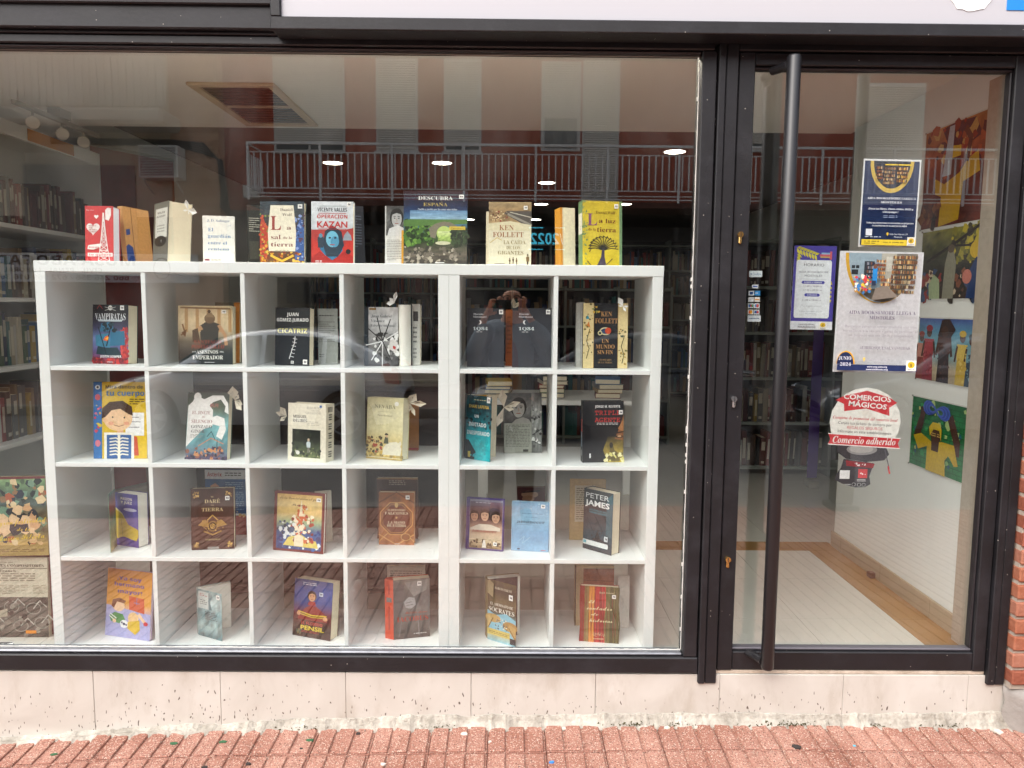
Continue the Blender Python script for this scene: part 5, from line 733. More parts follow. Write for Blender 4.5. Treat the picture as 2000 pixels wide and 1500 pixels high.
POST_HOR = [R(0, 0, 1, 1, '#4d439c'), R(0, 0, 1, .1, '#e4e6ea')] + lv + [R(.62, .86, .86, .9, '#c9b06a'), R(.6, .875, .84, .9, '#c9606a'), R(.64, .9, .84, .92, '#8fb5d5'), R(.84, .84, .89, .935, '#c9606a'),
 P([(.06, .16), (.09, .14), (.87, .14), (.9, .16), (.9, .81), (.87, .83), (.09, .83), (.06, .81)], '#e6eaee'), T('HORARIO', .48, .775, .036, '#3a3f4a', 's', .48), T('AIDA BOOKS&MORE', .48, .69, .023, '#5a6270', 's', .7), T('MÓSTOLES', .48, .645, .026, '#5a6270', 's', .42), L([(.16, .605), (.8, .6)], .006, '#9aa2ae'), P([(.2, .565), (.23, .548), (.73, .548), (.76, .565), (.73, .584), (.23, .584)], '#4a48a5'), T('LUNES A VIERNES', .48, .566, .018, '#e4e6f0', 'b', .42), T('11:00 a 14:00 hs', .48, .52, .022, '#6a717c', 's', .44), T('17:30 a 20:30 hs', .48, .475, .022, '#6a717c', 's', .44), P([(.28, .415), (.31, .398), (.63, .398), (.66, .415), (.63, .434), (.31, .434)], '#4a48a5'), T('SÁBADOS', .47, .416, .017, '#d5d8ee', 'b', .24), T('11:00 x 14:00 hs', .47, .355, .022, '#6a717c', 's', .44), T('¡Te esperamos!', .46, .285, .024, '#b5bac2', 's', .5), T('CALLE SAN MARCIAL, 29', .46, .218, .015, '#a5abb5', 's', .54), T('MÓSTOLES', .46, .192, .015, '#a5abb5', 's', .24), T('www.ong-aida.org', .38, .066, .018, '#6a6a74', 'b', .38), T('www.aidabooks.org', .38, .034, .018, '#6a6a74', 'b', .42)] + LOGO(.68, .008, .18, .5)
POST_WHITE = [R(0, 0, 1, 1, '#eceaee'), R(.02, .02, .98, .985, '#e4dfe4'), P([(.08, .985)] + ARC(.5, .985, .43, .41) + [(.93, .985)], '#e0ab2c'), P(ARC(.52, .985, .41, .40) , '#8b8378'),
 P([(.11, .985)] + ARC(.52, .985, .41, .405, 26, math.pi, 1.5*math.pi) + [(.52, .985)], '#a5b8c6'), P([(.5, .985), (.68, .985), (.68, .7), (.5, .72)], '#c9c2b5'), P(ARC(.52, .985, .40, .395, 20, 1.27*math.pi, 1.75*math.pi), '#6b6258'), R(.3, .78, .42, .92, '#3f444c'), R(.15, .86, .19, .885, '#2a3038'), R(.2, .86, .24, .885, '#2a3038'), R(.15, .81, .23, .85, '#2a3038'), R(.56, .84, .66, .96, '#e4ded2')] + shelfpic(5, .62, .66, .92, .98, 2, 8, BKC) + shelfpic(6, .42, .78, .54, .94, 1, 5, BKC) + shelfpic(7, .3, .79, .42, .92, 1, 4, ['#2b3040', '#4a5560', '#8c8f98', '#6b4a3a']) + shelfpic(8, .48, .68, .6, .79, 1, 3, BKC) + [S(9, 60, .16, .66, .36, .8, .025, ['#b58a4a', '#e3bb3c', '#3a7ab5', '#c9404a', '#efe6d2', '#6b4a30']), R(.375, .74, .43, .86, '#2a7fc0'), R(.37, .72, .42, .76, '#2b3448'), E(.4, .875, .02, .02, '#6b4a3a'), P([(.38, .6), (.7, .63), (.55, .72), (.42, .7)], '#7d7368'),
 T('AIDA BOOKS&MORE LLEGA A', .52, .5, .03, '#5a4d66', 'f', .8), T('MÓSTOLES', .52, .458, .03, '#5a4d66', 'f', .3), T('Buscamos personas comprometidas con unas', .52, .385, .021, '#9a949c', 's', .86), T('horas libres a la semana y ganas de participar en', .52, .348, .021, '#9a949c', 's', .9), T('un proyecto que une libros y cooperación', .52, .312, .021, '#9a949c', 's', .76), T('#LIBROSQUESALVANVIDAS', .58, .21, .026, '#7a7280', 'f', .6), P(ARC(.12, .07, .11, .11, 16, 0, math.pi), '#e0ab2c'), P(ARC(.115, .07, .1, .1, 16, 0, math.pi), '#1f2a50'), E(.34, .115, .016, .014, '#d9c06a'), P([(.326, .11), (.354, .11), (.34, .09)], '#d9c06a'), T('Calle San Marcial, 29', .52, .11, .016, '#b0aab2', 's', .26), T('Móstoles', .52, .085, .016, '#b0aab2', 's', .12), R(.02, .018, .98, .068, '#24305a'), T('JUNIO', .11, .12, .03, '#e4e6f0', 'f', .15), T('2024', .12, .07, .028, '#e4e6f0', 'f', .13), T('www.ong-aida.org', .5, .052, .014, '#e4e6f0', 'b', .24), T('www.aidabooks.org', .5, .03, .014, '#e4e6f0', 'b', .26)] + LOGO(.85, .022, .12, .72)
# round sticker in a box of its own, unit square
RED = '#cf3a42'
def ribbon(cx, cy, hw, hh, bend, c, n=10):
    up = [(cx-hw+2*hw*k/n, cy+hh+bend*(1-((k/n-.5)*2)**2)) for k in range(n+1)]; lo = [(x, y-2*hh) for x, y in up]
    return P(up + [(cx+hw-.03, cy)] + lo[::-1] + [(cx-hw+.03, cy)], c)
STICK = [E(.5, .66, .46, .335, '#f0ede6'), S(61, 20, .2, .6, .8, .9, .05, ['#f3f0ea', '#e9e2da']), P([(.1, .87), (.2, .91), (.5, .965), (.8, .9), (.9, .85), (.8, .8), (.81, .72), (.5, .79), (.22, .76), (.21, .83)], RED), T('COMERCIOS', .51, .895, .05, '#f7f3f0', 'h', .62, 'c', -.06), T('MÁGICOS', .52, .825, .05, '#f7f3f0', 'h', .5, 'c', -.09), T('Campaña de promoción del comercio local', .5, .69, .03, RED, 'i', .84, 'c', -.04), T('Canjea tus tickets de compra por', .5, .64, .028, '#3f3a3a', 's', .7, 'c', -.04), T('REGALOS SEGUROS', .5, .597, .03, RED, 's', .46, 'c', -.03), T('Infórmate en este establecimiento', .5, .557, .028, '#3f3a3a', 's', .7, 'c', -.04),
 P([(.18, .44), (.15, .36), (.28, .29), (.55, .26), (.78, .28), (.84, .34), (.8, .4), (.7, .44)], '#3a353b'), E(.48, .385, .2, .055, '#8f8a8a'), E(.47, .39, .16, .04, '#a8a39f'), P([(.25, .29), (.65, .25), (.6, .12), (.62, .04), (.55, .01), (.42, .005), (.25, .04), (.15, .08), (.17, .14), (.22, .2)], '#3b373e'), P([(.28, .275), (.66, .245), (.64, .2), (.29, .22)], '#8f1f2a'), S(62, 9, .4, .225, .54, .26, .012, ['#f0e8e8']), R(.21, .09, .34, .175, '#e9e9e9'), R(.45, .1, .57, .19, RED), S(63, 7, .47, .135, .55, .16, .01, ['#f5eeee']), TL(.44, .065, .58, .09, 2, '#ddd'), L([(.28, .035), (.36, .035)], .008, '#ccc'), E(.4, .035, .024, .018, '#d8d8d8'), E(.47, .033, .024, .018, '#d8d8d8'), E(.53, .033, .024, .018, '#d8d8d8'), E(.4, .035, .02, .015, '#262228'), E(.47, .033, .02, .015, '#262228'), E(.53, .033, .02, .015, '#262228'), L([(.78, .38), (.85, .2)], .014, '#57535a'), L([(.835, .22), (.86, .15)], .02, RED),
 P([(.03, .54), (.97, .5), (.94, .45), (.97, .4), (.03, .435), (.06, .485)], RED), L([(.03, .54), (.97, .5)], .012, '#f5efec'), L([(.03, .435), (.97, .4)], .012, '#f5efec'), T('Comercio adherido', .5, .475, .07, '#f7f3f0', 'i', .82, 'c', -.03)]
# wall pictures
skin_ = '#4a2d22'
PIC_A = [G(0, 0, 1, 1, ['#6b2a1c', '#3a1a1c', '#5a2a20', '#8c4a2c', '#a5703c'], .6, 5, 16, 7), P([(.28, .98), (.5, 1), (.8, .98), (.9, .8), (.6, .72), (.4, .78)], '#2a1f33'), S(71, 50, .05, .5, .95, 1, .06, ['#7d2f22', '#a5502c', '#c9a05a', '#3a1f24', '#8f2a1f']), P([(.3, 0), (.62, .04), (.66, .4), (.9, .46), (.86, .66), (.7, .6), (.6, .5), (.36, .42), (.2, .5), (.22, .34), (.32, .3)], '#c9a01f'), E(.5, .62, .1, .12, skin_), P([(.4, .66), (.46, .78), (.6, .76), (.6, .66)], '#d9b02c'), P([(.32, .5), (.4, .98), (.48, .98), (.46, .5)], '#b8c2cf'), L([(.7, .6), (.74, .8), (.66, .9)], .06, skin_), S(72, 20, 0, 0, .3, .3, .06, ['#2a1a1c', '#5a2f24', '#7d4a2c'])]
PIC_B = [G(0, 0, 1, 1, ['#3a2a20', '#2a2018', '#2c2820', '#3a3a28', '#5a5a30', '#8f8a3a'], .6, 8, 18, 8), P([(.6, .55), (1, .5), (1, 1), (.75, 1)], '#a59a3a'), S(73, 60, .5, .5, 1, 1, .05, ['#c9b52f', '#8c8430', '#3a3420', '#6b6a2c']), L([(.1, .55), (.6, .8), (.95, 1)], .03, '#241c14'), L([(.5, .75), (.9, .72)], .02, '#2a2018'), S(74, 70, 0, 0, 1, .4, .06, ['#2f241e', '#5a3a2a', '#7d4a34', '#c9b59a', '#1f1a1c', '#8c2f2a', '#394a6b']), P([(.4, 0), (.58, 0), (.6, .5), (.55, .68), (.46, .68), (.42, .5)], '#8d8a78'), E(.51, .71, .055, .06, '#5a4a38'), P([(.18, 0), (.36, 0), (.34, .28), (.24, .36), (.16, .2)], '#a5b58f'), E(.9, .66, .1, .12, '#d9b52c'), P([(.78, 0), (1, 0), (1, .55), (.9, .56), (.82, .4)], '#233a6b'), E(.78, .3, .07, .1, '#c97a6b')]
def lady(cx, s, dress, top_, shawl=None):
    o = [P([(cx-.09*s, 0), (cx+.09*s, 0), (cx+.07*s, .42*s), (cx-.07*s, .42*s)], dress), P([(cx-.08*s, .38*s), (cx+.08*s, .38*s), (cx+.085*s, .62*s), (cx-.085*s, .62*s)], top_), E(cx, .72*s, .045*s, .075*s, skin_), E(cx, .78*s, .055*s, .05*s, dress), L([(cx-.08*s, .58*s), (cx-.11*s, .36*s)], .03*s, skin_), L([(cx+.08*s, .58*s), (cx+.11*s, .36*s)], .03*s, skin_)]
    return o
PIC_C = [G(0, 0, 1, 1, ['#b5a58a', '#bfae92', '#8fb0b5', '#6fa5b5', '#5a8fb0', '#4a5a9c'], .3, 6, 22, 5)] + lady(.06, .95, '#8a3a34', '#c98a7a') + lady(.2, 1.08, '#8f2a38', '#a53a45') + lady(.78, 1.0, '#cdae4a', '#d9bd5a') + lady(.93, .95, '#3a4a5a', '#7aa5b0') + lady(.48, 1.2, '#2f1d1c', '#4a2a22') + [P([(.36, .72), (.42, .98), (.55, 1), (.66, .84), (.58, .7)], '#33211f'), E(.48, .8, .06, .09, skin_), S(76, 26, .12, .02, .28, .5, .022, ['#a53a45', '#7d2430', '#b5505a']), S(77, 26, .38, .02, .58, .55, .022, ['#2a1a19', '#4a2f28', '#5a3a30']), S(78, 26, .71, .02, .86, .55, .02, ['#e0c668', '#c2a23f', '#d2b455']), S(79, 20, .87, .02, .99, .5, .02, ['#46586a', '#86b0ba', '#2f3c4a'])]
wall_ = [L([(0, y/14), (1, y/14)], .006, '#1d5a34') for y in range(1, 14)] + [L([((x+.5*(y % 2))/7, y/14), ((x+.5*(y % 2))/7, (y+1)/14)], .006, '#1d5a34') for y in range(14) for x in range(8) if 0 < (x+.5*(y % 2))/7 < 1]
PIC_D = [G(0, 0, 1, 1, ['#2c7a4a', '#2a8548', '#1f6a3f'], .35, 9)] + wall_ + [S(75, 60, .02, .02, .98, .98, .035, ['#7fb56a', '#a5c27a', '#2f9a55', '#c9cf7a', '#1f5f6a']), L([(.2, .66), (.14, .46), (.24, .36)], .1, skin_), L([(.24, .85), (.2, .64)], .085, skin_), L([(.72, .8), (.84, .5), (.84, .36)], .1, skin_), P([(.08, .44), (.18, .26), (.34, .34), (.34, 0), (.68, 0), (.66, .22), (.72, .3), (.82, .18), (.88, .2), (.8, .46), (.6, .46), (.42, .42), (.22, .5)], '#cfae22'), P([(.42, .3), (.54, .3), (.55, .46), (.41, .46)], skin_), E(.48, .52, .085, .13, skin_), P([(.38, .5), (.36, .62), (.42, .7), (.54, .7), (.58, .62), (.58, .46), (.54, .6), (.44, .6)], '#d9ba26'), TL(.4, .5, .56, .56, 2, '#c9a85a')]
for k in range(5):
    rr = .2-.022*k; pts = [(.47+rr*1.0*math.cos(t)/(1+math.sin(t)**2)*1.15, .87+rr*.95*math.sin(t)*math.cos(t)/(1+math.sin(t)**2)*1.3-.02*math.cos(t)) for t in [2*math.pi*q/30 for q in range(31)]]; PIC_D.append(L(pts, .02, '#2a45a5' if k % 2 else '#3d5fc0'))
LP_A = [R(0, 0, 1, 1, '#a58a54'), G(.0, .14, 1, .97, ['#b5985a', '#6b6a4a', '#8c7a5a', '#3a4a4a', '#4a5f50', '#7a9a6a'], .6, 4, 20, 7), S(81, 150, 0, .15, 1, .95, .06, ['#2a3040', '#c9a87a', '#d9c29a', '#4a5f4a', '#1f2a2c', '#8c6a4a', '#6f8f7a', '#a5583c']), S(82, 40, .2, .3, .9, .6, .08, ['#cda27a', '#e0c09a', '#26303a']), R(0, .97, 1, 1, '#6b2a30'), R(0, 0, 1, .13, '#a08a52'), R(.0, .02, .3, .1, '#d9cba5'), T('La gran festividad', .66, .44, .07, '#e0c038', 'c', .66, 'c', .06), T('de la', .72, .34, .05, '#e0c038', 'c', .16), T('Música Selecta', .68, .24, .07, '#e0c038', 'c', .56, 'c', .06), TL(.4, .045, .95, .09, 2, '#6b5528')]
bike = []
for bx_, by_ in ((.2, .36), (.55, .38), (.82, .36), (.3, .16), (.66, .14), (.92, .18), (.08, .12)):
    bike += [L([(bx_+.09*math.cos(t), by_+.07*math.sin(t)) for t in [2*math.pi*q/16 for q in range(17)]], .012, '#8f8c84'), L([(bx_, by_), (bx_+.08, by_+.1), (bx_+.16, by_+.02)], .014, '#b5b1a8')]
LP_B = [R(0, 0, 1, 1, '#c9c1ad'), G(0, 0, 1, .5, ['#4a4742', '#6b6760', '#57534d', '#5f5b54'], .4, 6, 20, 8)] + bike + [S(83, 30, 0, .02, 1, .46, .04, ['#3a3733', '#79746b', '#8f8a80']), P([(.3, .3), (.5, .36), (.5, .26), (.36, .24)], '#a8a08e'), TL(.3, .93, .6, .95, 1, '#8d8676'), T('LOS GRANDES COMPOSITORES', .53, .9, .034, '#4a443a', 'f', .86), L([(0, .865), (1, .865)], .006, '#4a443a'), T('Cesar Franck', .42, .835, .032, '#6a6355', 'f', .4), TL(.2, .7, .85, .81, 4, '#857d6c'), TL(.32, .54, .76, .66, 6, '#a59d8a'), TL(.82, .54, 1, .66, 6, '#a59d8a'), R(.72, .045, .85, .085, '#e08a2c')]
SIGN_AB = [R(0, 0, 1, 1, '#cfd2d6'), L([(.82+.06*math.cos(t), .5+.4*math.sin(t)) for t in [2*math.pi*q/24 for q in range(25)]], .006, '#3a3a40')]
SIGN_AB = [R(0, 0, 1, 1, '#d2d5d8'), L([(.155+.035*math.cos(t), .5+.36*math.sin(t)) for t in [2*math.pi*q/24 for q in range(25)]], .005, '#2a2a30'), T('MUSA ABOGADOS', .62, .76, .34, '#16171c', 'b', .7), T('CIVIL · PENAL · LABORAL', .62, .42, .15, '#16171c', 'b', .42), T('☏ 660 246 356 / 672 969 016 305 067', .6, .17, .18, '#16171c', 'b', .7)]
SIGN_ES = [R(0, 0, 1, 1, '#3c3d42'), T('ESPACIO', .5, .7, .26, '#101014', 'h', .7), T('MÓSTOLES', .5, .28, .26, '#101014', 'h', .8)]
SIGN_LED = [R(0, 0, 1, 1, '#0d1216')]
LEDTX = [T('/2022', .5, .5, .42, '#3fc0d8', 'b', .8), L([(.06, .9), (.3, .9)], .02, '#3fa0b8'), L([(.6, .9), (.94, .9)], .02, '#3fa0b8'), L([(.06, .1), (.3, .1)], .02, '#3fa0b8'), L([(.6, .1), (.94, .1)], .02, '#3fa0b8')]
PAYS = [('#dfe6ea', [T('✱ CaixaBank', .5, .5, .4, '#2a6f9c', 's', .8)]), ('#dfe3e8', [R(.1, .3, .9, .7, '#5a6fb5')]), ('#dfe3e8', [R(.2, .2, .8, .8, '#2a4f8c')]), ('#3a8fd0', [TL(.15, .3, .9, .7, 1, '#fff')]), ('#e4e6e8', [TL(.1, .3, .9, .7, 2, '#8a97b0')]), ('#e8e2dc', [R(.1, .35, .9, .6, '#d98a3a')]), ('#d5dde0', [R(.1, .2, .4, .8, '#3a6fb5'), R(.4, .2, .65, .8, '#b5403a'), R(.65, .2, .9, .8, '#3a8f4a')]), ('#e4e6ea', [E(.38, .5, .24, .38, '#3a7fc9'), E(.62, .5, .24, .38, '#c9483a')]), ('#e4e2de', [E(.38, .5, .24, .38, '#d0402c'), E(.62, .5, .24, .38, '#e09a2c')]), ('#dfe3e8', [R(.1, .2, .5, .8, '#1f4f8c'), R(.5, .2, .9, .8, '#b53a44')]), ('#d5dbe0', [TL(.1, .3, .9, .7, 1, '#5a6f8c')])]
keys = set()
for b in BK: keys |= texts_in(b['ops']) | (texts_in(b['sop']) if b['sop'] else set())
for o_ in (POST_NAVY, POST_HOR, POST_WHITE, STICK, PIC_A, PIC_B, PIC_C, PIC_D, LP_A, LP_B, SIGN_AB, SIGN_ES, LEDTX): keys |= texts_in(o_)
for c_, o_ in PAYS: keys |= texts_in(o_)
prepare_texts(keys)

# ---- build the display books
COVM = {}
def covmat(h):
    if h not in COVM: COVM[h] = mat('cover_'+h.strip('#'), h, 0.45, 0.35, var=0.12, vscale=30)
    return COVM[h]
def sidemap(w_, t, left): return Matrix(((0, 1, 0, 0), (-1, 0, 0, t), (0, 0, 1, 0), (0, 0, 0, 1))) if left else Matrix(((0, -1, 0, w_), (1, 0, 0, 0), (0, 0, 1, 0), (0, 0, 0, 1)))
for b in BK:
    z = b['z']
    if b['Y'] is not None:
        A = onY(b['bl'][0], b['bl'][1], b['Y']); C = onY(b['br'][0], b['br'][1], b['Y']+b['dY'])
    else:
        A = onZ(*b['bl'], z); C = onZ(*b['br'], z)
        A.y = max(0.097, A.y); C.y = max(0.097, C.y)
    A.z = C.z = z
    d = C-A; w_ = d.length; yaw = math.atan2(d.y, d.x); ln = math.radians(b['lean'])
    ph = b['opened'] and math.radians(b['opened'])
    h_ = (onY(b['bl'][0], b['top'], A.y+0.1*math.tan(ln)).z - z)/math.cos(ln)
    t = b['t']; root = empty('book', Matrix.Translation(A+Vector((0, 0, 0.0008))) @ Matrix.Rotation(yaw, 4, 'Z') @ Matrix.Rotation(-ln, 4, 'X'), b['label'], 'book', 'books on display in the window')
    ct = 0.003 if b['hard'] else 0.0016; right = b['side'] == 'r'
    cm = covmat(b['base'])
    if t <= 0.005:
        link('cover', MB().box((0, 0, 0), (w_, t, h_)).mesh('cover', cm), root)
    elif not b['opened']:
        q = MB(); q.box((0, 0, 0), (w_, ct, h_), 0.0005); q.box((0, t-ct, 0), (w_, t, h_), 0.0005)
        sx = w_-ct if right else 0.0
        q.box((sx, ct, 0.0002), (sx+ct, t-ct, h_-0.0002))
        link('cover', q.mesh('cover', cm), root)
        inn = 0.0 if b['sop'] is not None or w_ < 0.03 else 0.003
        p0, p1 = (0.004, w_-ct) if right else (ct, w_-inn)
        link('pages', MB().box((p0, ct, 0.0025), (p1, t-ct, h_-0.0025 if not b['hard'] else h_-0.004)).mesh('pages', b['pages']), root)
    else:
        link('front_cover', MB().box((0, 0, 0), (w_, ct, h_), 0.0004).mesh('front_cover', cm), root)
        Mo = Matrix.Translation((0, 0.002, 0)) @ Matrix.Rotation(ph, 4, 'Z')
        q = MB(); q.box((0, t-ct, 0), (w_, t, h_), 0.0004); q.box((-ct, 0.001, 0.0002), (0, t, h_-0.0002))
        link('back_cover', q.mesh('back_cover', cm), root, Mo)
        link('pages', MB().box((0.0005, 0.001, 0.0025), (w_-0.003, t-ct, h_-0.0025)).mesh('pages', b['pages']), root, Mo)
        if b['base'] in ('#17444c', '#8a7a4a'):
            link('flyleaf', MB().box((0.001, -0.0006, 0.002), (w_*(0.62 if b['base'] == '#17444c' else .9), 0.0, h_-0.002)).mesh('flyleaf', mat('fly_'+b['base'].strip('#'), '#d9a21f' if b['base'] == '#17444c' else '#3a2a30', .7)), root, Mo)
    q = MB(); art(q, b['ops'], w_, h_, -0.0002); link('cover_print', q.mesh('cover_print', PRINT), root)
    if b['flare']:   # swollen spine that turns towards the viewer
        fl = b['flare']; q = MB(); art(q, b['sop'], 1, h_, -0.0003)
        M = Matrix(((fl, 0, 0, -fl), (-t*.55, 1, 0, t*.55), (0, 0, 1, 0), (0, 0, 0, 1))); link('spine_print', q.xf(M).mesh('spine_print', PRINT), root)
        link('spine', MB().prism([(0, 0), (0, t), (-fl*.7, t), (-fl, t*.55)], 'z', 0, h_).mesh('spine', cm), root)
    elif b['sop']:
        q = MB(); art(q, b['sop'], t, h_, -0.0002); q.xf(sidemap(w_, t, not right)); link('spine_print', q.mesh('spine_print', PRINT), root)
# the swollen cream page roll beside the shattered-spokes book
A = onY(776, 718, 0.185); q = MB(); n = 12; A.z = Z1
wr = 0.046
q.prism([(A.x+wr/2+wr/2*math.cos(t), 0.225-0.04*math.sin(t)) for t in [math.pi*k/n for k in range(n+1)]][::-1], 'z', Z1+0.001, Z1+0.228)
r_ = empty('book', A, 'rounded cream page edge of a thick book beside the spokes cover', 'book', 'books on display in the window')
link('pages', q.mesh('pages', PAGESW), r_, Matrix.Translation(-A))
bc = MB().box((A.x+0.002, 0.226, Z1+0.0008), (A.x+wr+0.004, 0.235, Z1+0.231)); link('cover', bc.mesh('cover', covmat('#2a333a')), r_, Matrix.Translation(-A))

# ---- folded paper blossoms and birds made from book pages
PAPER = mat('old_book_page', '#e4dccb', 0.85, 0.1, var=0.2, vscale=50, tint='#cbbfa6'); PAPERW = mat('white_page', '#ecebe8', 0.85, 0.1)
def folded(px, py, Y, size, seed, label, petals=5, m=PAPER, spread=math.pi*2, a0=0.0):
    c = onY(px, py, Y); rd = random.Random(seed); q = MB(); tx = MB()
    for k in range(petals):
        a = a0+spread*k/petals+rd.uniform(-.4, .4); s = size*rd.uniform(.5, 1.3); da = rd.uniform(.25, .6)
        tip = Vector((math.cos(a)*s, -rd.uniform(.1, .5)*s, math.sin(a)*s))
        l_ = Vector((math.cos(a+da)*s*.66, -rd.uniform(.3, .6)*s*.6, math.sin(a+da)*s*.66)); r_ = Vector((math.cos(a-da)*s*.66, -rd.uniform(0, .3)*s*.5, math.sin(a-da)*s*.66)); m_ = tip*0.55+Vector((0, .14*s, 0))
        o_ = Vector((0, 0.002*k, 0)); th = Vector((0, 0.0005, 0))
        for tri in ((o_, l_, m_), (l_, tip, m_), (o_, m_, r_), (m_, tip, r_)):
            q.poly(tri); q.poly([p+th for p in tri][::-1])
        if m is PAPER:
            for j in range(5):
                f0 = .3+.11*j; u = o_.lerp(l_, f0); v = m_.lerp(tip, f0*.4); v = u.lerp(v, .8); dz = Vector((0, -0.0008, 0)); up = Vector((0, 0, 0.0009)); tx.poly([u+dz, v+dz, v+dz+up, u+dz+up])
    r = empty('folded_paper', c, label, 'paper', 'folded paper decorations tucked in the books')
    link('petals', q.mesh('petals', m), r)
    if tx.v: link('printed_lines', tx.mesh('printed_lines', mat('grey_ink', '#8d887c', .9)), r)
folded(367, 410, 0.2, 0.032, 1, 'small white folded paper bird on the thick cream-paged book', 4, PAPERW)
folded(770, 592, 0.17, 0.034, 2, 'white folded paper bird above the shattered spokes book', 3, PAPERW, 3.4, 1.0)
folded(1003, 604, 0.24, 0.036, 3, 'folded paper ears above the orange spine', 2, PAPER, 1.7, 1.15)
folded(1217, 598, 0.16, 0.032, 4, 'white folded paper cross on the ornamental black book', 4, PAPERW, math.pi*2, 0.2)
folded(458, 782, 0.2, 0.044, 5, 'folded paper blossom on the white horse silhouette book', 4, PAPER, 3.6, -0.9)
folded(560, 812, 0.21, 0.036, 6, 'folded paper point left of the cream cased book', 3, PAPER, 2.6, 1.9)
folded(800, 788, 0.21, 0.056, 7, 'folded paper blossom on the pale yellow rider book', 5, PAPER, 4.2, -1.6)
folded(984, 796, 0.24, 0.058, 8, 'folded paper blossom between teal thriller and portrait back', 4, PAPER, 4.6, -1.7)
# ---- record sleeves left of the shelf
for ops, px, py, w_, h_, Y, tilt, lab in ((LP_B, -62, 1250, .318, .318, .265, 0, 'grey record sleeve with bicycles standing on the floor left of the shelf'), (LP_A, -70, 1093, .33, .31, .26, .028, 'record box with painted garden concert above the bicycle sleeve')):
    A = onY(px, py, Y); A.z = max(A.z, 0.003)
    if ops is LP_A: A.z = 0.328
    r = empty('record_sleeve', Matrix.Translation(A) @ Matrix.Rotation(-tilt, 4, 'Y') @ Matrix.Rotation(-0.05, 4, 'X'), lab, 'record', 'record sleeves left of the shelf')
    link('sleeve', MB().box((0, 0, 0), (w_, .02, h_), .001).mesh('sleeve', covmat('#8c7a58' if ops is LP_A else '#b5ad9a')), r)
    q = MB(); art(q, ops, w_, h_, -.0003); link('sleeve_print', q.mesh('sleeve_print', PRINT), r)
bxr = empty('record_box', (-2.1, 0.42, 0), 'maroon record box behind the bicycle sleeve', 'box')
link('box_body', MB().box((-.19, -.13, .002), (.335, .16, .325), .003).mesh('box_body', mat('maroon_board', '#6b2f33', .6)), bxr); link('lid', MB().box((-.192, -.132, .3252), (.337, .162, .327)).mesh('lid', mat('maroon_lid', '#5a262a', .6)), bxr)
q = MB().box((-.1, -.03, 0), (.05, .04, .062), .004); cb = empty('dark_box', onY(-12, 1268, .05)*1.0, 'dark box end with torn white paper at the lower left corner', 'box')
cb.location.z = 0.001
link('box_body', q.mesh('box_body', FRAME2), cb)
q = MB(); rd = random.Random(5)
for k in range(7):
    x = -.06+.02*k; q.poly([(x, -.035, .062+.004*rd.random()), (x+.024, -.036, .063), (x+.02+rd.uniform(-.008, .008), -.02, .08+.008*rd.random()), (x-.004, -.01, .077)])
link('torn_paper', q.mesh('torn_paper', PAPERW), cb)
q = MB()
for k in range(9): x = .0+.013*k; q.poly([(x, -.042+.01*rd.random(), .003), (x+.02, -.045, .002), (x+.014, -.02, .012+.01*rd.random()), (x+.002, -.01, .006)])
link('torn_paper', q.mesh('torn_paper', PAPERW), cb)

# ---- posters and stickers behind the door glass
def poster(name, tl, br_, Y, ops, label, cat, rot=0.0, curl=0.0, m=PAPERPRINT, back='#e9e9ea'):
    a = onY(tl[0], br_[1], Y); b_ = onY(br_[0], tl[1], Y); w_, h_ = b_.x-a.x, b_.z-a.z
    r = empty(name, Matrix.Translation(a) @ Matrix.Rotation(rot, 4, 'Y'), label, cat)
    q = MB(); art(q, ops, w_, h_, 0.0); link('poster_print', q.mesh('poster_print', m), r)
    if back: link('sheet', MB().box((0, 0.0002, 0), (w_, 0.0009, h_)).mesh('sheet', mat('sheet_'+back.strip('#'), back, .8)), r)
    return r
poster('poster', (1676, 311), (1798, 482), .013, POST_NAVY, 'navy poster with gold arc and library picture, highest on the door glass', 'poster', 0.012)
poster('poster', (1543, 480), (1633, 643), .0145, POST_HOR, 'purple opening hours poster beside the bar handle', 'poster', 0.012)
poster('poster', (1626, 491), (1802, 726), .0125, POST_WHITE, 'large white poster with bookshop photograph in a gold arc', 'poster', 0.012)
st_ = poster('round_sticker', (1607, 756), (1768, 952), .0115, STICK, 'round white sticker with red ribbons and black top hat on the door glass', 'sticker', 0.008, back=None)
for i, (c_, ops) in enumerate(PAYS):
    if i == 0: bb = (1463, 529, 1489, 541)
    elif i == 1: bb = (1469, 556, 1481, 563)
    elif i == 10: bb = (1460, 616, 1486, 628)
    else:
        r, c = divmod(i-2, 2); bb = (1462+c*12-r*.6, 568+r*12.3, 1473+c*12-r*.6, 577+r*12.3)
    names = ['topmost long white', 'small white', 'left white and navy', 'right bright blue', 'left pale grey', 'right cream and orange', 'left three-coloured', 'right blue and red circles', 'left red and orange circles', 'right navy and red', 'lowest long grey']
    poster('card_sticker', bb[:2], bb[2:], .0105, [R(0, 0, 1, 1, c_)]+ops, names[i]+' card sticker in the column at the door edge', 'sticker', back=None)['group'] = 'payment card stickers on the door'

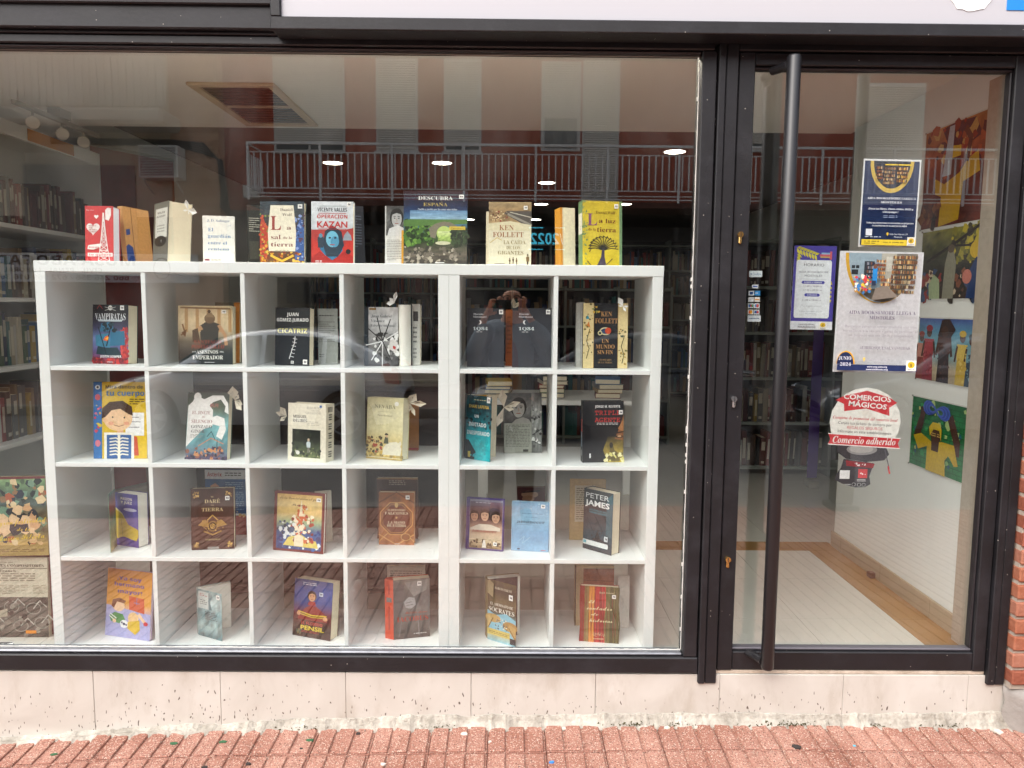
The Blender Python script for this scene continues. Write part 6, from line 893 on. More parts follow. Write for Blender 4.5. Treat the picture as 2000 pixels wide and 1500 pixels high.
# ================================================================== SHOP INTERIOR
FL = mat('pale_floor_tile', '#dad7cf', 0.2, 0.5, var=0.3, vscale=2.2, tint='#c6c0b2')
FB = mat('ochre_border_tile', '#a8814e', 0.25, 0.5, var=0.3, vscale=6, tint='#8f6a3c')
floor = struct(MB().box((-2.9, 0.06, -0.3), (3.4, 10.2, -0.006)).build('floor', mat('floor_joint', '#aaa294', .8)))
def ft(x0, y0, x1, y1, m=FL): link('tile', MB().box((x0+.0008, y0+.0008, -.0055), (x1-.0008, y1-.0008, 0), .0006).mesh('tile', m), floor)
YT = [0.055, 0.492, 0.975, 1.412]; XT = [-2.75, -2.3, -1.8, -1.3, -.8, -.3, .2, .7, 1.255, 1.662]
for i in range(len(XT)-1):
    for j in range(3): ft(XT[i], YT[j], XT[i+1], YT[j+1])
for x in [-2.75+.56*k for k in range(8)]: ft(x, 1.412, min(x+.56, 1.662), 1.572, FB)
for j in range(3): ft(1.662, YT[j], 1.826, YT[j+1], FB)
ft(1.662, 1.412, 1.826, 1.572, FB)
for i in range(13):
    for j in range(17):
        x0, y0 = -2.8+.48*i, 1.572+.5*j; ft(x0, y0, min(x0+.48, 3.38), y0+.5)

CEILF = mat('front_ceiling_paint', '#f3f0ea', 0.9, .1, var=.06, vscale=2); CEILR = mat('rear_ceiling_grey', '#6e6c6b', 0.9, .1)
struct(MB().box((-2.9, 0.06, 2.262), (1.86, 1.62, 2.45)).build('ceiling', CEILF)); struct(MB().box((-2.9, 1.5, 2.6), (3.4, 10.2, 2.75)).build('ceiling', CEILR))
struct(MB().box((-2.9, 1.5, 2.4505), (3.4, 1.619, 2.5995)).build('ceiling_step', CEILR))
struct(MB().box((1.832, 0.05, 0), (1.9, 1.5, 2.2615)).build('right_wall', PLASTER)); struct(MB().box((1.9005, 1.42, 0), (3.4, 1.5, 2.6)).build('right_wall', PLASTER)); struct(MB().box((3.32, 1.5005, 0), (3.4, 10.2, 2.6)).build('right_wall', PLASTER))
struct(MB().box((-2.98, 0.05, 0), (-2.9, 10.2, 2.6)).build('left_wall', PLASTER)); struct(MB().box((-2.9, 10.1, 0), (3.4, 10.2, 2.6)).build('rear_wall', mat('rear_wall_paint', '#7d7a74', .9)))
sk = struct(empty('skirting', (1.826, 0.8, 0)))
SKM = mat('beige_skirting', '#b3a48c', .4, .4, var=.4, vscale=7, tint='#94836a')
for a, b_ in ((.06, .5), (.502, .94), (.942, 1.38), (1.382, 1.51)): link('skirting_tile', MB().box((-.008, a-.8, .001), (.0055, b_-.8, .085), .002).mesh('skirting_tile', SKM), sk)
# ceiling vent grille
vg = empty('ceiling_vent', (-1.195, 1.14, 2.262), 'square wooden-framed vent grille in the shop ceiling', 'vent')
VW = mat('vent_frame_cream', '#cdb79a', .6); VD = mat('vent_dark', '#2b211d', .8); VS = mat('vent_slat_brown', '#9a6a50', .5)
for a, b_ in (((-.19, -.385, -.014), (.19, -.345, -.001)), ((-.19, .345, -.014), (.19, .385, -.001)), ((-.19, -.3448, -.014), (-.152, .3448, -.001)), ((.152, -.3448, -.014), (.19, .3448, -.001))): link('vent_frame', MB().box(a, b_, .003).mesh('vent_frame', VW), vg)
link('vent_backing', MB().box((-.1515, -.3445, -.004), (.1515, .3445, -.001)).mesh('vent_backing', VD), vg)
slm = MB(); slm.poly([(-.15, 0, -.013), (.15, 0, -.013), (.15, .026, -.005), (-.15, .026, -.005)]); slm.poly([(-.15, 0, -.0115), (-.15, .026, -.0042), (.15, .026, -.0042), (.15, 0, -.0115)]); slm = slm.mesh('slat', VS)
for k in range(14): link('slat', slm, vg, Matrix.Translation((0, -.335+k*.048, 0)))
link('vent_bar', MB().box((-.151, -.006, -.0135), (.151, .006, -.0045)).mesh('vent_bar', VW), vg)
# recessed lamps that are lit, then the added ones behind the window head
EM = mat('lamp_glow', '#fffaf0', .5, emit=('#fff3e2', 9.0)); RIM = mat('lamp_rim', '#dddcd8', .4)
lampm = MB().lathe([(.085, -.001), (.085, -.006), (.0, -.006)], 20).mesh('lamp_disc', EM); lamp_added = MB().lathe([(.085, -.001), (.085, -.006), (.0, -.006)], 20).mesh('lamp_disc', mat('added_lamp_glow', '#fffaf0', .5, emit=('#fff3e2', 36.0))); rimm = MB().lathe([(.1, -.0005), (.1, -.008), (.0875, -.008), (.0875, -.0005)], 20).mesh('lamp_rim', RIM)
for (px, py), lab in zip([(650, 317), (863, 317), (1318, 295), (1068, 356), (1057, 398), (915, 428), (1045, 428), (1220, 398)], ['lit round ceiling lamp above the flower-bordered book', 'lit round ceiling lamp above the landscape photo book', 'lit round ceiling lamp nearest the window post', 'lit round ceiling lamp above the railway station book', 'small lit ceiling lamp right of the railway station book', 'small lit ceiling lamp right of the landscape photo book', 'faintest lit ceiling lamp far back beside the railway station book', 'small lit ceiling lamp right of the yellow tree book']):
    p = onZ(px, py, 2.599); e_ = empty('ceiling_lamp', p, lab, 'lamp', 'recessed ceiling lamps'); link('lamp_disc', lampm, e_); link('lamp_rim', rimm, e_)
for x, lab in ((-1.1, 'added unseen ceiling lamp close behind the window head above the wide shelf'), (-0.1, 'added unseen ceiling lamp close behind the window head between the two shelves'), (0.5, 'added unseen ceiling lamp close behind the window head at the right')):
    e_ = empty('ceiling_lamp', (x, 0.175, 2.261), lab, 'lamp', 'recessed ceiling lamps'); link('lamp_disc', lamp_added, e_); link('lamp_rim', rimm, e_)  # out of view, added only to brighten the front ceiling
# three spot lamps on a bar at the left
tr_ = empty('spot_bar', (-2.22, 1.27, 2.2), 'bar of three round spot lamps under the ceiling at the left', 'lamp')
link('bar', MB().box((-.012, -.36, .0), (.012, .36, .02), .003).mesh('bar', mat('bar_grey', '#a8a49c', .5)), tr_); link('ceiling_mount', MB().box((-.03, -.05, .0205), (.03, .05, .0615)).mesh('ceiling_mount', MATS['bar_grey']), tr_)
for yy in (-.22, .02, .21):
    s_ = link('spot_head', MB().tube([(-.03, yy+.05, -.04), (-.012, yy+.02, -.047), (.012, yy-.022, -.055)], [.016, .029, .031], 18).mesh('spot_head', mat('spot_metal', '#b8b0a2', .4), True), tr_)
    link('spot_lens', MB().tube([(.0122, yy-.0224, -.0551), (.0142, yy-.026, -.0558)], .028, 18).mesh('spot_lens', mat('frosted_lens', '#d8d2c4', .3)), s_)
    link('stem', MB().tube([(0, yy, -.04), (0, yy, .0)], .006, 8).mesh('stem', MATS['bar_grey']), s_)
# ---- bookcases and shelved books
bkm = MB(); bkm.box((0, .02, 0), (1, 1, 1)); bkm.mi = 1; bkm.box((.1, .0215, .995), (.9, .99, 1.0015)); bkm.mi = 0
bkm.prism([(0, .02), (.12, .004), (.5, 0), (.88, .004), (1, .02)], 'z', 0, 1); bkm.mi = 2; bkm.quad((.14, -.001, .55), (.86, -.001, .55), (.86, -.001, .86), (.14, -.001, .86)); bkm.quad((.2, -.001, .08), (.8, -.001, .08), (.8, -.001, .16), (.2, -.001, .16))
bkA = bkm.mesh('shelved_book', [SPINE, PAGES, SPINEBAND])
bkm2 = MB(); bkm2.prism([(0, .02), (.12, .004), (.5, 0), (.88, .004), (1, .02), (1, 1), (0, 1)], 'z', 0, 1); bkm2.mi = 2; bkm2.quad((.2, -.001, .2), (.8, -.001, .2), (.8, -.001, .8), (.2, -.001, .8)); bkB = bkm2.mesh('shelved_book', [SPINE, PAGES, SPINEBAND])
bkm3 = MB(); bkm3.prism([(0, .02), (.12, .004), (.5, 0), (.88, .004), (1, .02), (1, 1), (0, 1)], 'z', 0, 1); bkC = bkm3.mesh('shelved_book', [SPINE, PAGES, SPINEBAND])
PAL = [('dark red', '#6b2a28'), ('red', '#9c3a34'), ('brown', '#5c4434'), ('tan', '#a58a62'), ('cream', '#cfc6ae'), ('white', '#d8d6d0'), ('grey', '#7d7d7c'), ('black', '#25252a'), ('navy', '#26345c'), ('blue', '#3a6a9c'), ('teal', '#2f6a6a'), ('green', '#4a6a48'), ('yellow', '#c9a83a')]
def ordinal(n): return f"{n}{'th' if 10 <= n % 100 <= 20 else {1: 'st', 2: 'nd', 3: 'rd'}.get(n % 10, 'th')}"
def row(P0, ux, uy, length, z, hmax, depth, place, pal, seed, group, fill=1.0, tmin=.016, tmax=.042, end='window end', dim=1.0):
    """books side by side along ux with spines towards -uy, leaning a little here and there"""
    rd = random.Random(seed); s = 0.0; n_ = 0
    while s < length*fill:
        t = rd.uniform(tmin, tmax); h_ = hmax*rd.uniform(.68, .97); d_ = depth*rd.uniform(.75, 1)
        if s+t > length: break
        cn, ch = rd.choice(pal); c = lin(ch); f = rd.uniform(.75, 1.2)*dim  # dim darkens the spine colours to stand for the weak light inside
        o = bpy.data.objects.new('shelved_book', rd.choice((bkA, bkB, bkC))); COL.objects.link(o); o.color = (c[0]*f, c[1]*f, c[2]*f, 1)
        base = Vector(P0)+Vector(ux)*s+Vector(uy)*rd.uniform(0, .02); X = Vector(ux)*t; Yv = Vector(uy)*d_
        lean = rd.uniform(.02, .1) if rd.random() < .15 else 0
        o.matrix_world = Matrix(((X.x, Yv.x, ux[0]*lean*h_, base.x), (X.y, Yv.y, ux[1]*lean*h_, base.y), (0, 0, h_, z+.0008), (0, 0, 0, 1)))
        n_ += 1; tag(o, f'{cn} book, {ordinal(n_)} from the {end} in {place}', 'book', group); s += t+.0006+lean*h_*.9
def posts_boards(u, x0, x1, y0, y1, zs, posts, top, th=.022, m=WHITE):
    for p in posts: link('upright', MB().box((p[0], p[1], 0.001), (p[2], p[3], top), .001).mesh('upright', m), u)
    for z in zs: link('shelf_board', MB().box((x0, y0, z-th), (x1, y1, z), .001).mesh('shelf_board', m), u)
# left wall bookcase, spines face the room (+x)
lb = empty('bookcase', (0, 0, 0), 'white bookcase full of books along the left wall', 'bookcase')
LX0, LX1 = -2.89, -2.45; LZ = [.28, .617, .995, 1.337, 1.70]
posts_boards(lb, LX0, LX1, .952, 2.06, LZ, [(LX0, .93, LX1, .951), (LX0, 2.061, LX1, 2.082)], 2.2)
link('back_panel', MB().box((LX0, .9515, .01), (LX0+.008, 2.0605, 2.19)).mesh('back_panel', WHITE), lb); link('header_board', MB().box((LX1-.02, .9515, 2.13), (LX1, 2.0605, 2.2), .001).mesh('header_board', WHITE), lb)
link('orange_tape', MB().box((LX1+.0004, 1.38, 2.135), (LX1+.002, 1.8, 2.195)).mesh('orange_tape', mat('orange_tape', '#d2852c', .5)), lb)
warm = [p for p in PAL if p[0] in ('dark red', 'red', 'brown', 'tan', 'cream', 'white', 'grey', 'black', 'yellow')]
cool = [p for p in PAL if p[0] in ('white', 'cream', 'blue', 'green', 'red', 'yellow', 'teal', 'navy')]
redd = [p for p in PAL if p[0] in ('dark red', 'red', 'brown', 'black', 'grey', 'dark red', 'tan')]
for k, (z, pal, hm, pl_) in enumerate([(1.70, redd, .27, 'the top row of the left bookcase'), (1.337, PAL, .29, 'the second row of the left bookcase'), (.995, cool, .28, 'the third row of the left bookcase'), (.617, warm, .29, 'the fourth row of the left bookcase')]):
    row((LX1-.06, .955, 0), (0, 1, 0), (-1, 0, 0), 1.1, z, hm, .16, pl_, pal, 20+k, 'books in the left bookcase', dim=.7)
DIMW = mat('shaded_white_laminate', '#8d958f', .5)  # white boards, with the shade of the back room put into their colour
# bookcase facing the street, seen through the door
rb = empty('bookcase', (0, 0, 0), 'white bookcase with books seen through the door glass', 'bookcase')
RY = 3.25; RZ = [.08, .43, .78, 1.13, 1.48, 1.83]

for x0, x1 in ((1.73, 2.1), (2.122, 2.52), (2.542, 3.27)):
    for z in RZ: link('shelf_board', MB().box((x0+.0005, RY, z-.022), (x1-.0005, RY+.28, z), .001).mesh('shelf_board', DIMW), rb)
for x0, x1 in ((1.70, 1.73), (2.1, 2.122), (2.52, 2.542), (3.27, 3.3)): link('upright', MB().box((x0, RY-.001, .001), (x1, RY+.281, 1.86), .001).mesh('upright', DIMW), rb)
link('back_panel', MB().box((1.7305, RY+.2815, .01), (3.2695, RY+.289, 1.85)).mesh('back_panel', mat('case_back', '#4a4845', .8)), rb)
rown = ['lowest', 'second lowest', 'third', 'fourth', 'top']
for k, z in enumerate(RZ[:5]):
    for j, (x0, x1) in enumerate(((1.735, 2.095), (2.127, 2.515))):
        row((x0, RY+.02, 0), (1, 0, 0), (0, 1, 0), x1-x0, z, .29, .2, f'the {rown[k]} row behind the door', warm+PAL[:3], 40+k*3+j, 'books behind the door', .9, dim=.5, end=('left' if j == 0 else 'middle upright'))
DIMW = mat('shaded_white_laminate', '#97a09a', .5)
# deep bookcases along the rear wall, far and dim: their books read as one mass
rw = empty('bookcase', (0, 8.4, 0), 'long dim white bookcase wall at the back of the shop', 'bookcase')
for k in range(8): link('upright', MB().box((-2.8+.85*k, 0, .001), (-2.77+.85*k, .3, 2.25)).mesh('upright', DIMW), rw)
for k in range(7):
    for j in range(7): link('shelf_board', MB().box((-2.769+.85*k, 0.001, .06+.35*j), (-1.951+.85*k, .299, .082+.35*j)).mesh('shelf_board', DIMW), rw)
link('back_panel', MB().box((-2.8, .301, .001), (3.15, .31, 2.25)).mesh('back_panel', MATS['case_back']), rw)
q = MB(); rd = random.Random(90); mats_ = [mat('spine_'+n, c, .6) for n, c in PAL]
for k in range(7):
    for j in range(6):
        x = -2.765+.85*k; end = x+.8*rd.uniform(.7, 1)
        while x < end:
            t = rd.uniform(.018, .045); q.mi = rd.choice((0, 1, 2, 2, 3, 4, 6, 7, 7, 8, 9, 10)); q.box((x, .04+rd.uniform(0, .03), .0825+.35*j), (x+t-.001, .25, .0825+.35*j+rd.uniform(.17, .29))); x += t
o = link('shelved_books', q.mesh('shelved_books', mats_), None, Matrix.Translation((0, 8.4, 0))); tag(o, 'dim rows of books on the rear bookcase wall', 'books', kind='stuff')
# middle gondola with books behind the narrow shelf
mid = empty('bookcase', (0.55, 4.6, 0), 'dim white freestanding bookcase in the middle of the shop', 'bookcase')
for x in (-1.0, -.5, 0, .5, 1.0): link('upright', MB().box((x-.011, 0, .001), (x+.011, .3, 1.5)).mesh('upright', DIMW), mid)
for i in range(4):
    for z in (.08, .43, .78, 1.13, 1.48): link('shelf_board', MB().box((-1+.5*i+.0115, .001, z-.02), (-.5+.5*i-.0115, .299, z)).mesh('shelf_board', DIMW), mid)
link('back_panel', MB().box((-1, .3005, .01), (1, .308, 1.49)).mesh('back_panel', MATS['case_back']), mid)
q = MB(); rd = random.Random(70)
for i in range(4):
    for z in (.08, .43, .78, 1.13):
        x = -1+.5*i+.014
        while x < -.5+.5*i-.06:
            t = rd.uniform(.025, .05); q.mi = rd.choice((0, 2, 6, 7, 8, 10, 3)); q.box((x, .02+rd.uniform(0, .03), z+.0008), (x+t-.001, .22, z+rd.uniform(.18, .28))); x += t
o = link('shelved_books', q.mesh('shelved_books', mats_), None, Matrix.Translation((.55, 4.6, 0))); tag(o, 'dim rows of books in the freestanding bookcase', 'books', kind='stuff')
# dark counter standing right behind the wide shelf
ct_ = empty('counter', (-0.93, 0.95, 0), 'dark brown counter standing close behind the wide cube shelf', 'counter'); CTM = mat('dark_brown_veneer', '#392d27', .5, .4, var=.4, vscale=6, tint='#2a211d')
link('body', MB().box((-.68, -.22, .03), (.68, .24, .96), .003).mesh('body', CTM), ct_); link('worktop', MB().box((-.7, -.25, .9605), (.7, .26, .99), .003).mesh('worktop', mat('counter_top_grey', '#5a554e', .4)), ct_); link('plinth_board', MB().box((-.66, -.2, .001), (.66, .22, .0295)).mesh('plinth_board', mat('counter_kick', '#1c1816', .7)), ct_)
for k in range(3): link('panel', MB().box((-.665+.445*k, -.233, .05), (-.225+.445*k, -.2205, .94), .004).mesh('panel', CTM), ct_)
# display table with piles of books
tb = empty('table', (0.35, 2.4, 0), 'white table with book piles behind the narrow shelf', 'table')
link('table_top', MB().box((-.55, -.3, .7), (.55, .3, .73), .003).mesh('table_top', WHITE), tb)
for sx in (-1, 1):
    for sy in (-1, 1): link('leg', MB().box((sx*.5-.025, sy*.26-.025, .001), (sx*.5+.025, sy*.26+.025, .6995)).mesh('leg', WHITE), tb)
rd = random.Random(4); names_ = ['left', 'middle', 'right']
for k, x in enumerate((-.05, .3, .66)):
    z = .731
    for j in range(4+k % 2):
        hh = rd.uniform(.02, .035); cn, ch = PAL[(k*5+j*3+3) % 13]
        o = empty('book', Matrix.Translation((x, 2.33, z)) @ Matrix.Rotation(rd.uniform(-.15, .15), 4, 'Z'), f'{cn} book lying in the {names_[k]} pile on the table behind the shelf', 'book', 'books piled on the table')
        link('cover', MB().box((-.08, -.11, 0), (.08, .11, .003)).box((-.08, -.11, hh-.003), (.08, .11, hh)).box((-.08, -.11, .003), (-.077, .11, hh-.003)).mesh('cover', mats_[(k*5+j*3+3) % 13]), o)
        link('pages', MB().box((-.0768, -.107, .0032), (.076, .107, hh-.0032)).mesh('pages', PAGES), o); z += hh+.0008
# banners deeper in the shop
def banner(x, y, z0, z1, w_, rot, col, label):
    r = empty('roll_up_banner', Matrix.Translation((x, y, 0)) @ Matrix.Rotation(rot, 4, 'Z'), label, 'banner')
    link('banner_cloth', MB().box((-w_/2, 0, z0), (w_/2, .003, z1)).mesh('banner_cloth', mat('cloth_'+col.strip('#'), col, .6, var=.5, vscale=5, tint='#2a1418')), r)
    link('foot', MB().box((-w_/2, -.06, .001), (w_/2, .06, .06), .01).mesh('foot', MATS['bar_grey']), r); link('pole', MB().tube([(0, .02, .06), (0, .02, z1)], .008, 8).mesh('pole', MATS['bar_grey']), r); link('top_bar', MB().box((-w_/2, -.004, z1), (w_/2, .012, z1+.02)).mesh('top_bar', MATS['bar_grey']), r)
banner(-2.5, 2.62, .07, 2.3, .62, math.radians(62), '#94302c', 'dark red roll-up banner beside the left bookcase')
banner(2.26, 2.9, .07, 1.75, .075, 0, '#5a3a9c', 'narrow purple banner in front of the bookcase behind the door')
# ---- pictures on the right wall (seen at a slant through the door)
WXP = 1.8295
for ops, (tlx, tly), (trx, try_), (blx, bly), lab in ((PIC_A, (1810, 262), (1934, 250), (1810, 440), 'picture of a figure in yellow on dark red, highest on the wall'), (PIC_B, (1803, 455), (1926, 428), (1800, 584), 'photograph of a crowd under trees, second highest on the wall'), (PIC_C, (1797, 621), (1912, 612), (1788, 738), 'picture of five women in long dresses, third on the wall'), (PIC_D, (1784, 773), (1895, 822), (1780, 905), 'green picture of a man in yellow raising a blue ribbon')):
    a = onX(tlx, tly, WXP); b_ = onX(trx, try_, WXP); c = onX(blx, bly, WXP); yf, yn = a.y, b_.y; zt, zb = a.z, c.z
    if ops is PIC_A: zb = onX(1812, 447, WXP).z
    w_ = yf-yn; h_ = zt-zb
    r = empty('wall_picture', Matrix.Translation((WXP, yf, zb)), lab, 'picture', 'pictures on the right wall')
    M = Matrix(((0, 1, 0, 0), (-1, 0, 0, 0), (0, 0, 1, 0), (0, 0, 0, 1)))
    q = MB(); art(q, ops, w_, h_, 0.0); link('picture_print', q.xf(M).mesh('picture_print', PAPERPRINT), r)
    link('backing_board', MB().box((.0002, -w_-.006, -.006), (.0022, .006, h_+.006)).mesh('backing_board', mat('backing_white', '#d9d9d6', .6)), r)
    for py in (-w_-.002, .002):
        for pz in (-.002, h_+.002): link('pin', MB().tube([(.0, py, pz), (-.004, py, pz)], .004, 8).mesh('pin', CHROME), r)
o = MB().box((1.79, .98, .001), (1.82, 1.02, .028), .004).build('wooden_block', mat('brown_wood_block', '#5f3f2c', .7)); tag(o, 'small brown wooden block on the floor against the skirting', 'block')

# ================================================================== ACROSS THE STREET (seen mirrored in the glass)
TURN = Matrix.Rotation(math.pi, 4, 'Z')
REDW = mat('red_render', '#b9604a', .9, .1, var=.2, vscale=.8, tint='#a85440'); CREAMW = mat('cream_render', '#d6cbb6', .9, .1, var=.25, vscale=1.5); BRICKW = mat('tan_brick', '#c79a78', .9, .1, var=.2, vscale=9)
STONE = mat('dark_shop_stone', '#3a3836', .6, .3, var=.3, vscale=2); SHUT = mat('roller_shutter', '#ece7dc', .6, var=.1); DGLASS = mat('dark_glass', '#15181b', .08, .8); WFR = mat('white_window_frame', '#dcdad4', .5)
FY = -13.4
ra = empty('apartment_building', (3, FY, -.34), 'red rendered apartment building across the street with white balcony railing, mirrored in glass', 'building')
RA = Matrix.Translation((-3, -FY, .34))
def rp(name, a, b_, m, ch=0.0, par=None): return link(name, MB().box(a, b_, ch).mesh(name, m), par or ra, RA if (par is None or par is ra) else Matrix.Identity(4))
rp('wall', (-6.2, FY-.3, 3.2), (17, FY, 8.0), REDW); rp('ground_floor_wall', (-6.2, FY-.3, -.34), (17, FY-.012, 3.1995), STONE)
def shutter(x0, x1, z0, z1, zsh=None):
    zsh = z0 if zsh is None else zsh
    w_ = rp('window', (x0-.05, FY+.001, z0-.05), (x1+.05, FY+.02, z1+.05), WFR); q = MB(); z = zsh
    while z < z1-.02: q.prism([(FY+.021, z+.002), (FY+.05, z+.006), (FY+.056, z+.022), (FY+.05, z+.038), (FY+.021, z+.044)], 'x', x0, x1); z += .045
    link('shutter', q.mesh('shutter', SHUT), w_)
    if zsh > z0: link('pane', MB().box((x0, FY+.021, z0), (x1, FY+.03, zsh-.005)).mesh('pane', DGLASS), w_); link('frame_bar', MB().box(((x0+x1)/2-.02, FY+.0305, z0), ((x0+x1)/2+.02, FY+.045, zsh-.005)).mesh('frame_bar', WFR), w_)
    link('sill', MB().box((x0-.08, FY+.001, z0-.09), (x1+.08, FY+.12, z0-.052)).mesh('sill', WFR), w_)
for x0, x1, z0, z1, zs in [(-4.7, -3.36, 4.42, 6.3, 4.55), (-2.63, -1.88, 4.44, 6.2, None), (-1.26, -.6, 4.45, 6.2, 4.52), (1.55, 2.2, 3.52, 6.3, None), (4.98, 5.4, 4.53, 6.2, 4.62), (7.2, 8.4, 3.5, 5.8, None), (10.2, 11.5, 4.5, 6.2, None)]: shutter(x0, x1, z0, z1, zs)
w_ = rp('window', (.66, FY+.001, 4.44), (1.46, FY+.02, 6.2), WFR); link('pane', MB().box((.74, FY+.021, 4.5), (1.39, FY+.03, 5.08)).mesh('pane', mat('net_curtain', '#8d8f8c', .6, var=.5, vscale=5)), w_); q = MB(); z = 5.1
while z < 6.15: q.prism([(FY+.021, z), (FY+.05, z+.006), (FY+.05, z+.034), (FY+.021, z+.042)], 'x', .72, 1.4); z += .045
link('shutter', q.mesh('shutter', SHUT), w_)
# shop fronts at street level
for x0, x1 in ((-5.2, -3.0), (-2.6, -.4), (.1, 1.7), (2.2, 4.6), (5.1, 7.6), (8.1, 11)):
    s_ = rp('shop_window', (x0, FY-.0115, .1), (x1, FY+.01, 2.4), mat('shop_frame_dark', '#28282a', .5)); link('pane', MB().box((x0+.08, FY+.0105, .18), (x1-.08, FY+.016, 2.32)).mesh('pane', DGLASS), s_)
# balcony with its railing, each bar a piece
bl = empty('balcony', (2.6, -12.9, 3.3), 'long white metal balcony railing on the red building, mirrored in the window', 'balcony')
BLI = Matrix.Translation((-2.6, 12.9, -3.3)); RW = mat('white_railing_paint', '#f6f6f2', .5)
BX0, BX1, BYF = -4.98, 11.6, -12.4
def bb(name, a, b_, m=RW): return link(name, MB().box(a, b_, .003).mesh(name, m), bl, BLI)
bb('slab', (BX0, FY+.001, 3.19), (BX1, BYF+.02, 3.3), mat('slab_red', '#5f352c', .9)); bb('top_rail', (BX0, BYF-.02, 4.325), (BX1, BYF+.03, 4.37)); bb('upper_bar', (BX0, BYF-.012, 4.17), (BX1, BYF+.012, 4.19)); bb('lower_bar', (BX0, BYF-.012, 3.5), (BX1, BYF+.012, 3.52)); bb('foot_bar', (BX0, BYF-.012, 3.4), (BX1, BYF+.012, 3.42)); bb('foot_bar', (BX0, BYF+.03, 3.33), (BX1, BYF+.05, 3.35))
barm = MB().box((-.012, -.012, 3.52), (.012, .012, 4.17)).mesh('bar', RW); postm = MB().box((-.02, -.02, 3.28), (.02, .02, 4.335)).mesh('post', RW)
x = BX0+.13; k = 0
while x < BX1-.05:
    link('bar', barm, bl, BLI @ Matrix.Translation((x, BYF, 0))); x += .128; k += 1
x = BX0+.02
while x < BX1: link('post', postm, bl, BLI @ Matrix.Translation((x, BYF+.03, 0))); x += 1.372
for k in range(7): link('bar', barm, bl, BLI @ Matrix.Translation((BX0, BYF-.12-.13*k, 0)))
bb('side_rail', (BX0-.02, FY+.001, 4.335), (BX0+.01, BYF-.021, 4.362)); bb('tall_pole', (4.13, BYF+.06, 3.3), (4.17, BYF+.1, 5.9))
# left building: cream with ribbed balcony, brick strip, air conditioner, cables
lbd = empty('apartment_building', (-9.5, -13, -.34), 'cream and brick apartment building with ribbed balcony at left, mirrored in glass', 'building')
LI = Matrix.Translation((9.5, 13, .34))
def lp(name, a, b_, m, ch=0.0): return link(name, MB().box(a, b_, ch).mesh(name, m), lbd, LI)
lp('wall', (-16, -13.3, 3.0), (-6.68, -13, 7.9), CREAMW); lp('brick_wall', (-6.6795, -13.3, -.34), (-5.725, -12.98, 7.9), BRICKW); lp('ground_floor_wall', (-16, -13.3, -.34), (-6.68, -13.0, 2.9995), mat('grey_ground_floor', '#5c5750', .8))
brm = [MB().box((0, 0, 0), (.93, .012, .07)).mesh('brick_course', mat('course_%d' % i, c_, .9, var=.3, vscale=9)) for i, c_ in enumerate(('#cba482', '#bd9270', '#c69a78'))]
for k in range(63): link('brick_course', brm[k % 3], lbd, LI @ Matrix.Translation((-6.67, -12.9795, 2.6+k*.082)))
lp('balcony_slab', (-13, -12.99, 4.62), (-6.45, -12.1, 4.92), mat('slab_cream', '#cfc8b8', .9, var=.3, vscale=3), .06)
q = MB(); x = -13.0
while x < -6.5: q.box((x, -12.16, 4.93), (x+.095, -12.13, 6.1)); q.box((x+.095, -12.165, 4.93), (x+.135, -12.15, 6.1)); x += .135
link('ribbed_parapet', q.mesh('ribbed_parapet', mat('ribbed_sheet', '#c9c5b5', .7)), lbd, LI); lp('white_shutter', (-10.4, -12.99, 4.95), (-9.38, -12.95, 7), SHUT); lp('roller_shutter', (-9.6, -12.99, 2.3), (-7.4, -12.96, 4.0), mat('grey_shutter', '#8d8a84', .6))
ac = empty('air_conditioner', (-6.75, -12.75, 3.7), 'boxy white air conditioner hanging on the cream wall, mirrored in glass', 'air conditioner'); ACM = mat('ac_white', '#e4e2da', .5)
link('casing', MB().box((-.38, -.2, 0), (.38, .2, .62), .02).mesh('casing', ACM), ac); link('grille_backing', MB().box((-.34, .2005, .04), (.34, .205, .58)).mesh('grille_backing', mat('grille_dark', '#4a4a48', .7)), ac)
slat_ = MB().box((-.34, .2055, 0), (.34, .214, .012)).mesh('slat', ACM)
for k in range(18): link('slat', slat_, ac, Matrix.Translation((0, 0, .045+k*.03)))
link('bracket', MB().tube([(-.3, -.24, -.25), (-.3, .18, -.02)], .015, 6).mesh('bracket', ACM), ac); link('bracket', MB().tube([(.3, -.24, -.25), (.3, .18, -.02)], .015, 6).mesh('bracket', ACM), ac)
cbm = mat('black_cable', '#1a1a1b', .6)
for k in range(5):
    q = MB(); o_ = .045*k; q.tube([(-9, -12.93, 4.5-o_*.5), (-6.6, -12.92, 4.48-o_*.5), (-6.0, -12.9, 4.42-o_), (-5.72+o_*.4, -12.9, 4.1), (-5.66+o_*.5, -12.9, 3.5), (-5.7+o_, -12.9, 3.2-o_), (-5.2, -12.9, 3.02-o_), (-3, -13.3, 3.08-o_*.6), (10, -13.3, 3.1-o_*.6)], .022, 6)
    tag(q.build('wall_cable', cbm), ['uppermost', 'second highest', 'middle', 'second lowest', 'lowest'][k]+' of the five black wall cables mirrored at the building corner', 'cable', 'cables across the street')
o = MB().box((-5.36, -13.39, 3.42), (-5.06, -13.2, 3.68), .02).build('junction_box', ACM); tag(o, 'white junction box on the wall left of the mirrored balcony', 'box')
def sign(name, px0, py0, px1, py1, Y, ops, label, m=PRINT):
    a = refl(px0, py1, Y); b_ = refl(px1, py0, Y); w_, h_ = b_.x-a.x, b_.z-a.z
    r = empty(name, Matrix.Translation((b_.x, Y, a.z)) @ TURN, label, 'sign'); q = MB(); art(q, ops, w_, h_, 0.0); link('sign_print', q.mesh('sign_print', m), r)
    link('sign_board', MB().box((0, .001, 0), (w_, .04, h_)).mesh('sign_board', mat('board_grey', '#8d8d90', .6)), r); return r, w_, h_
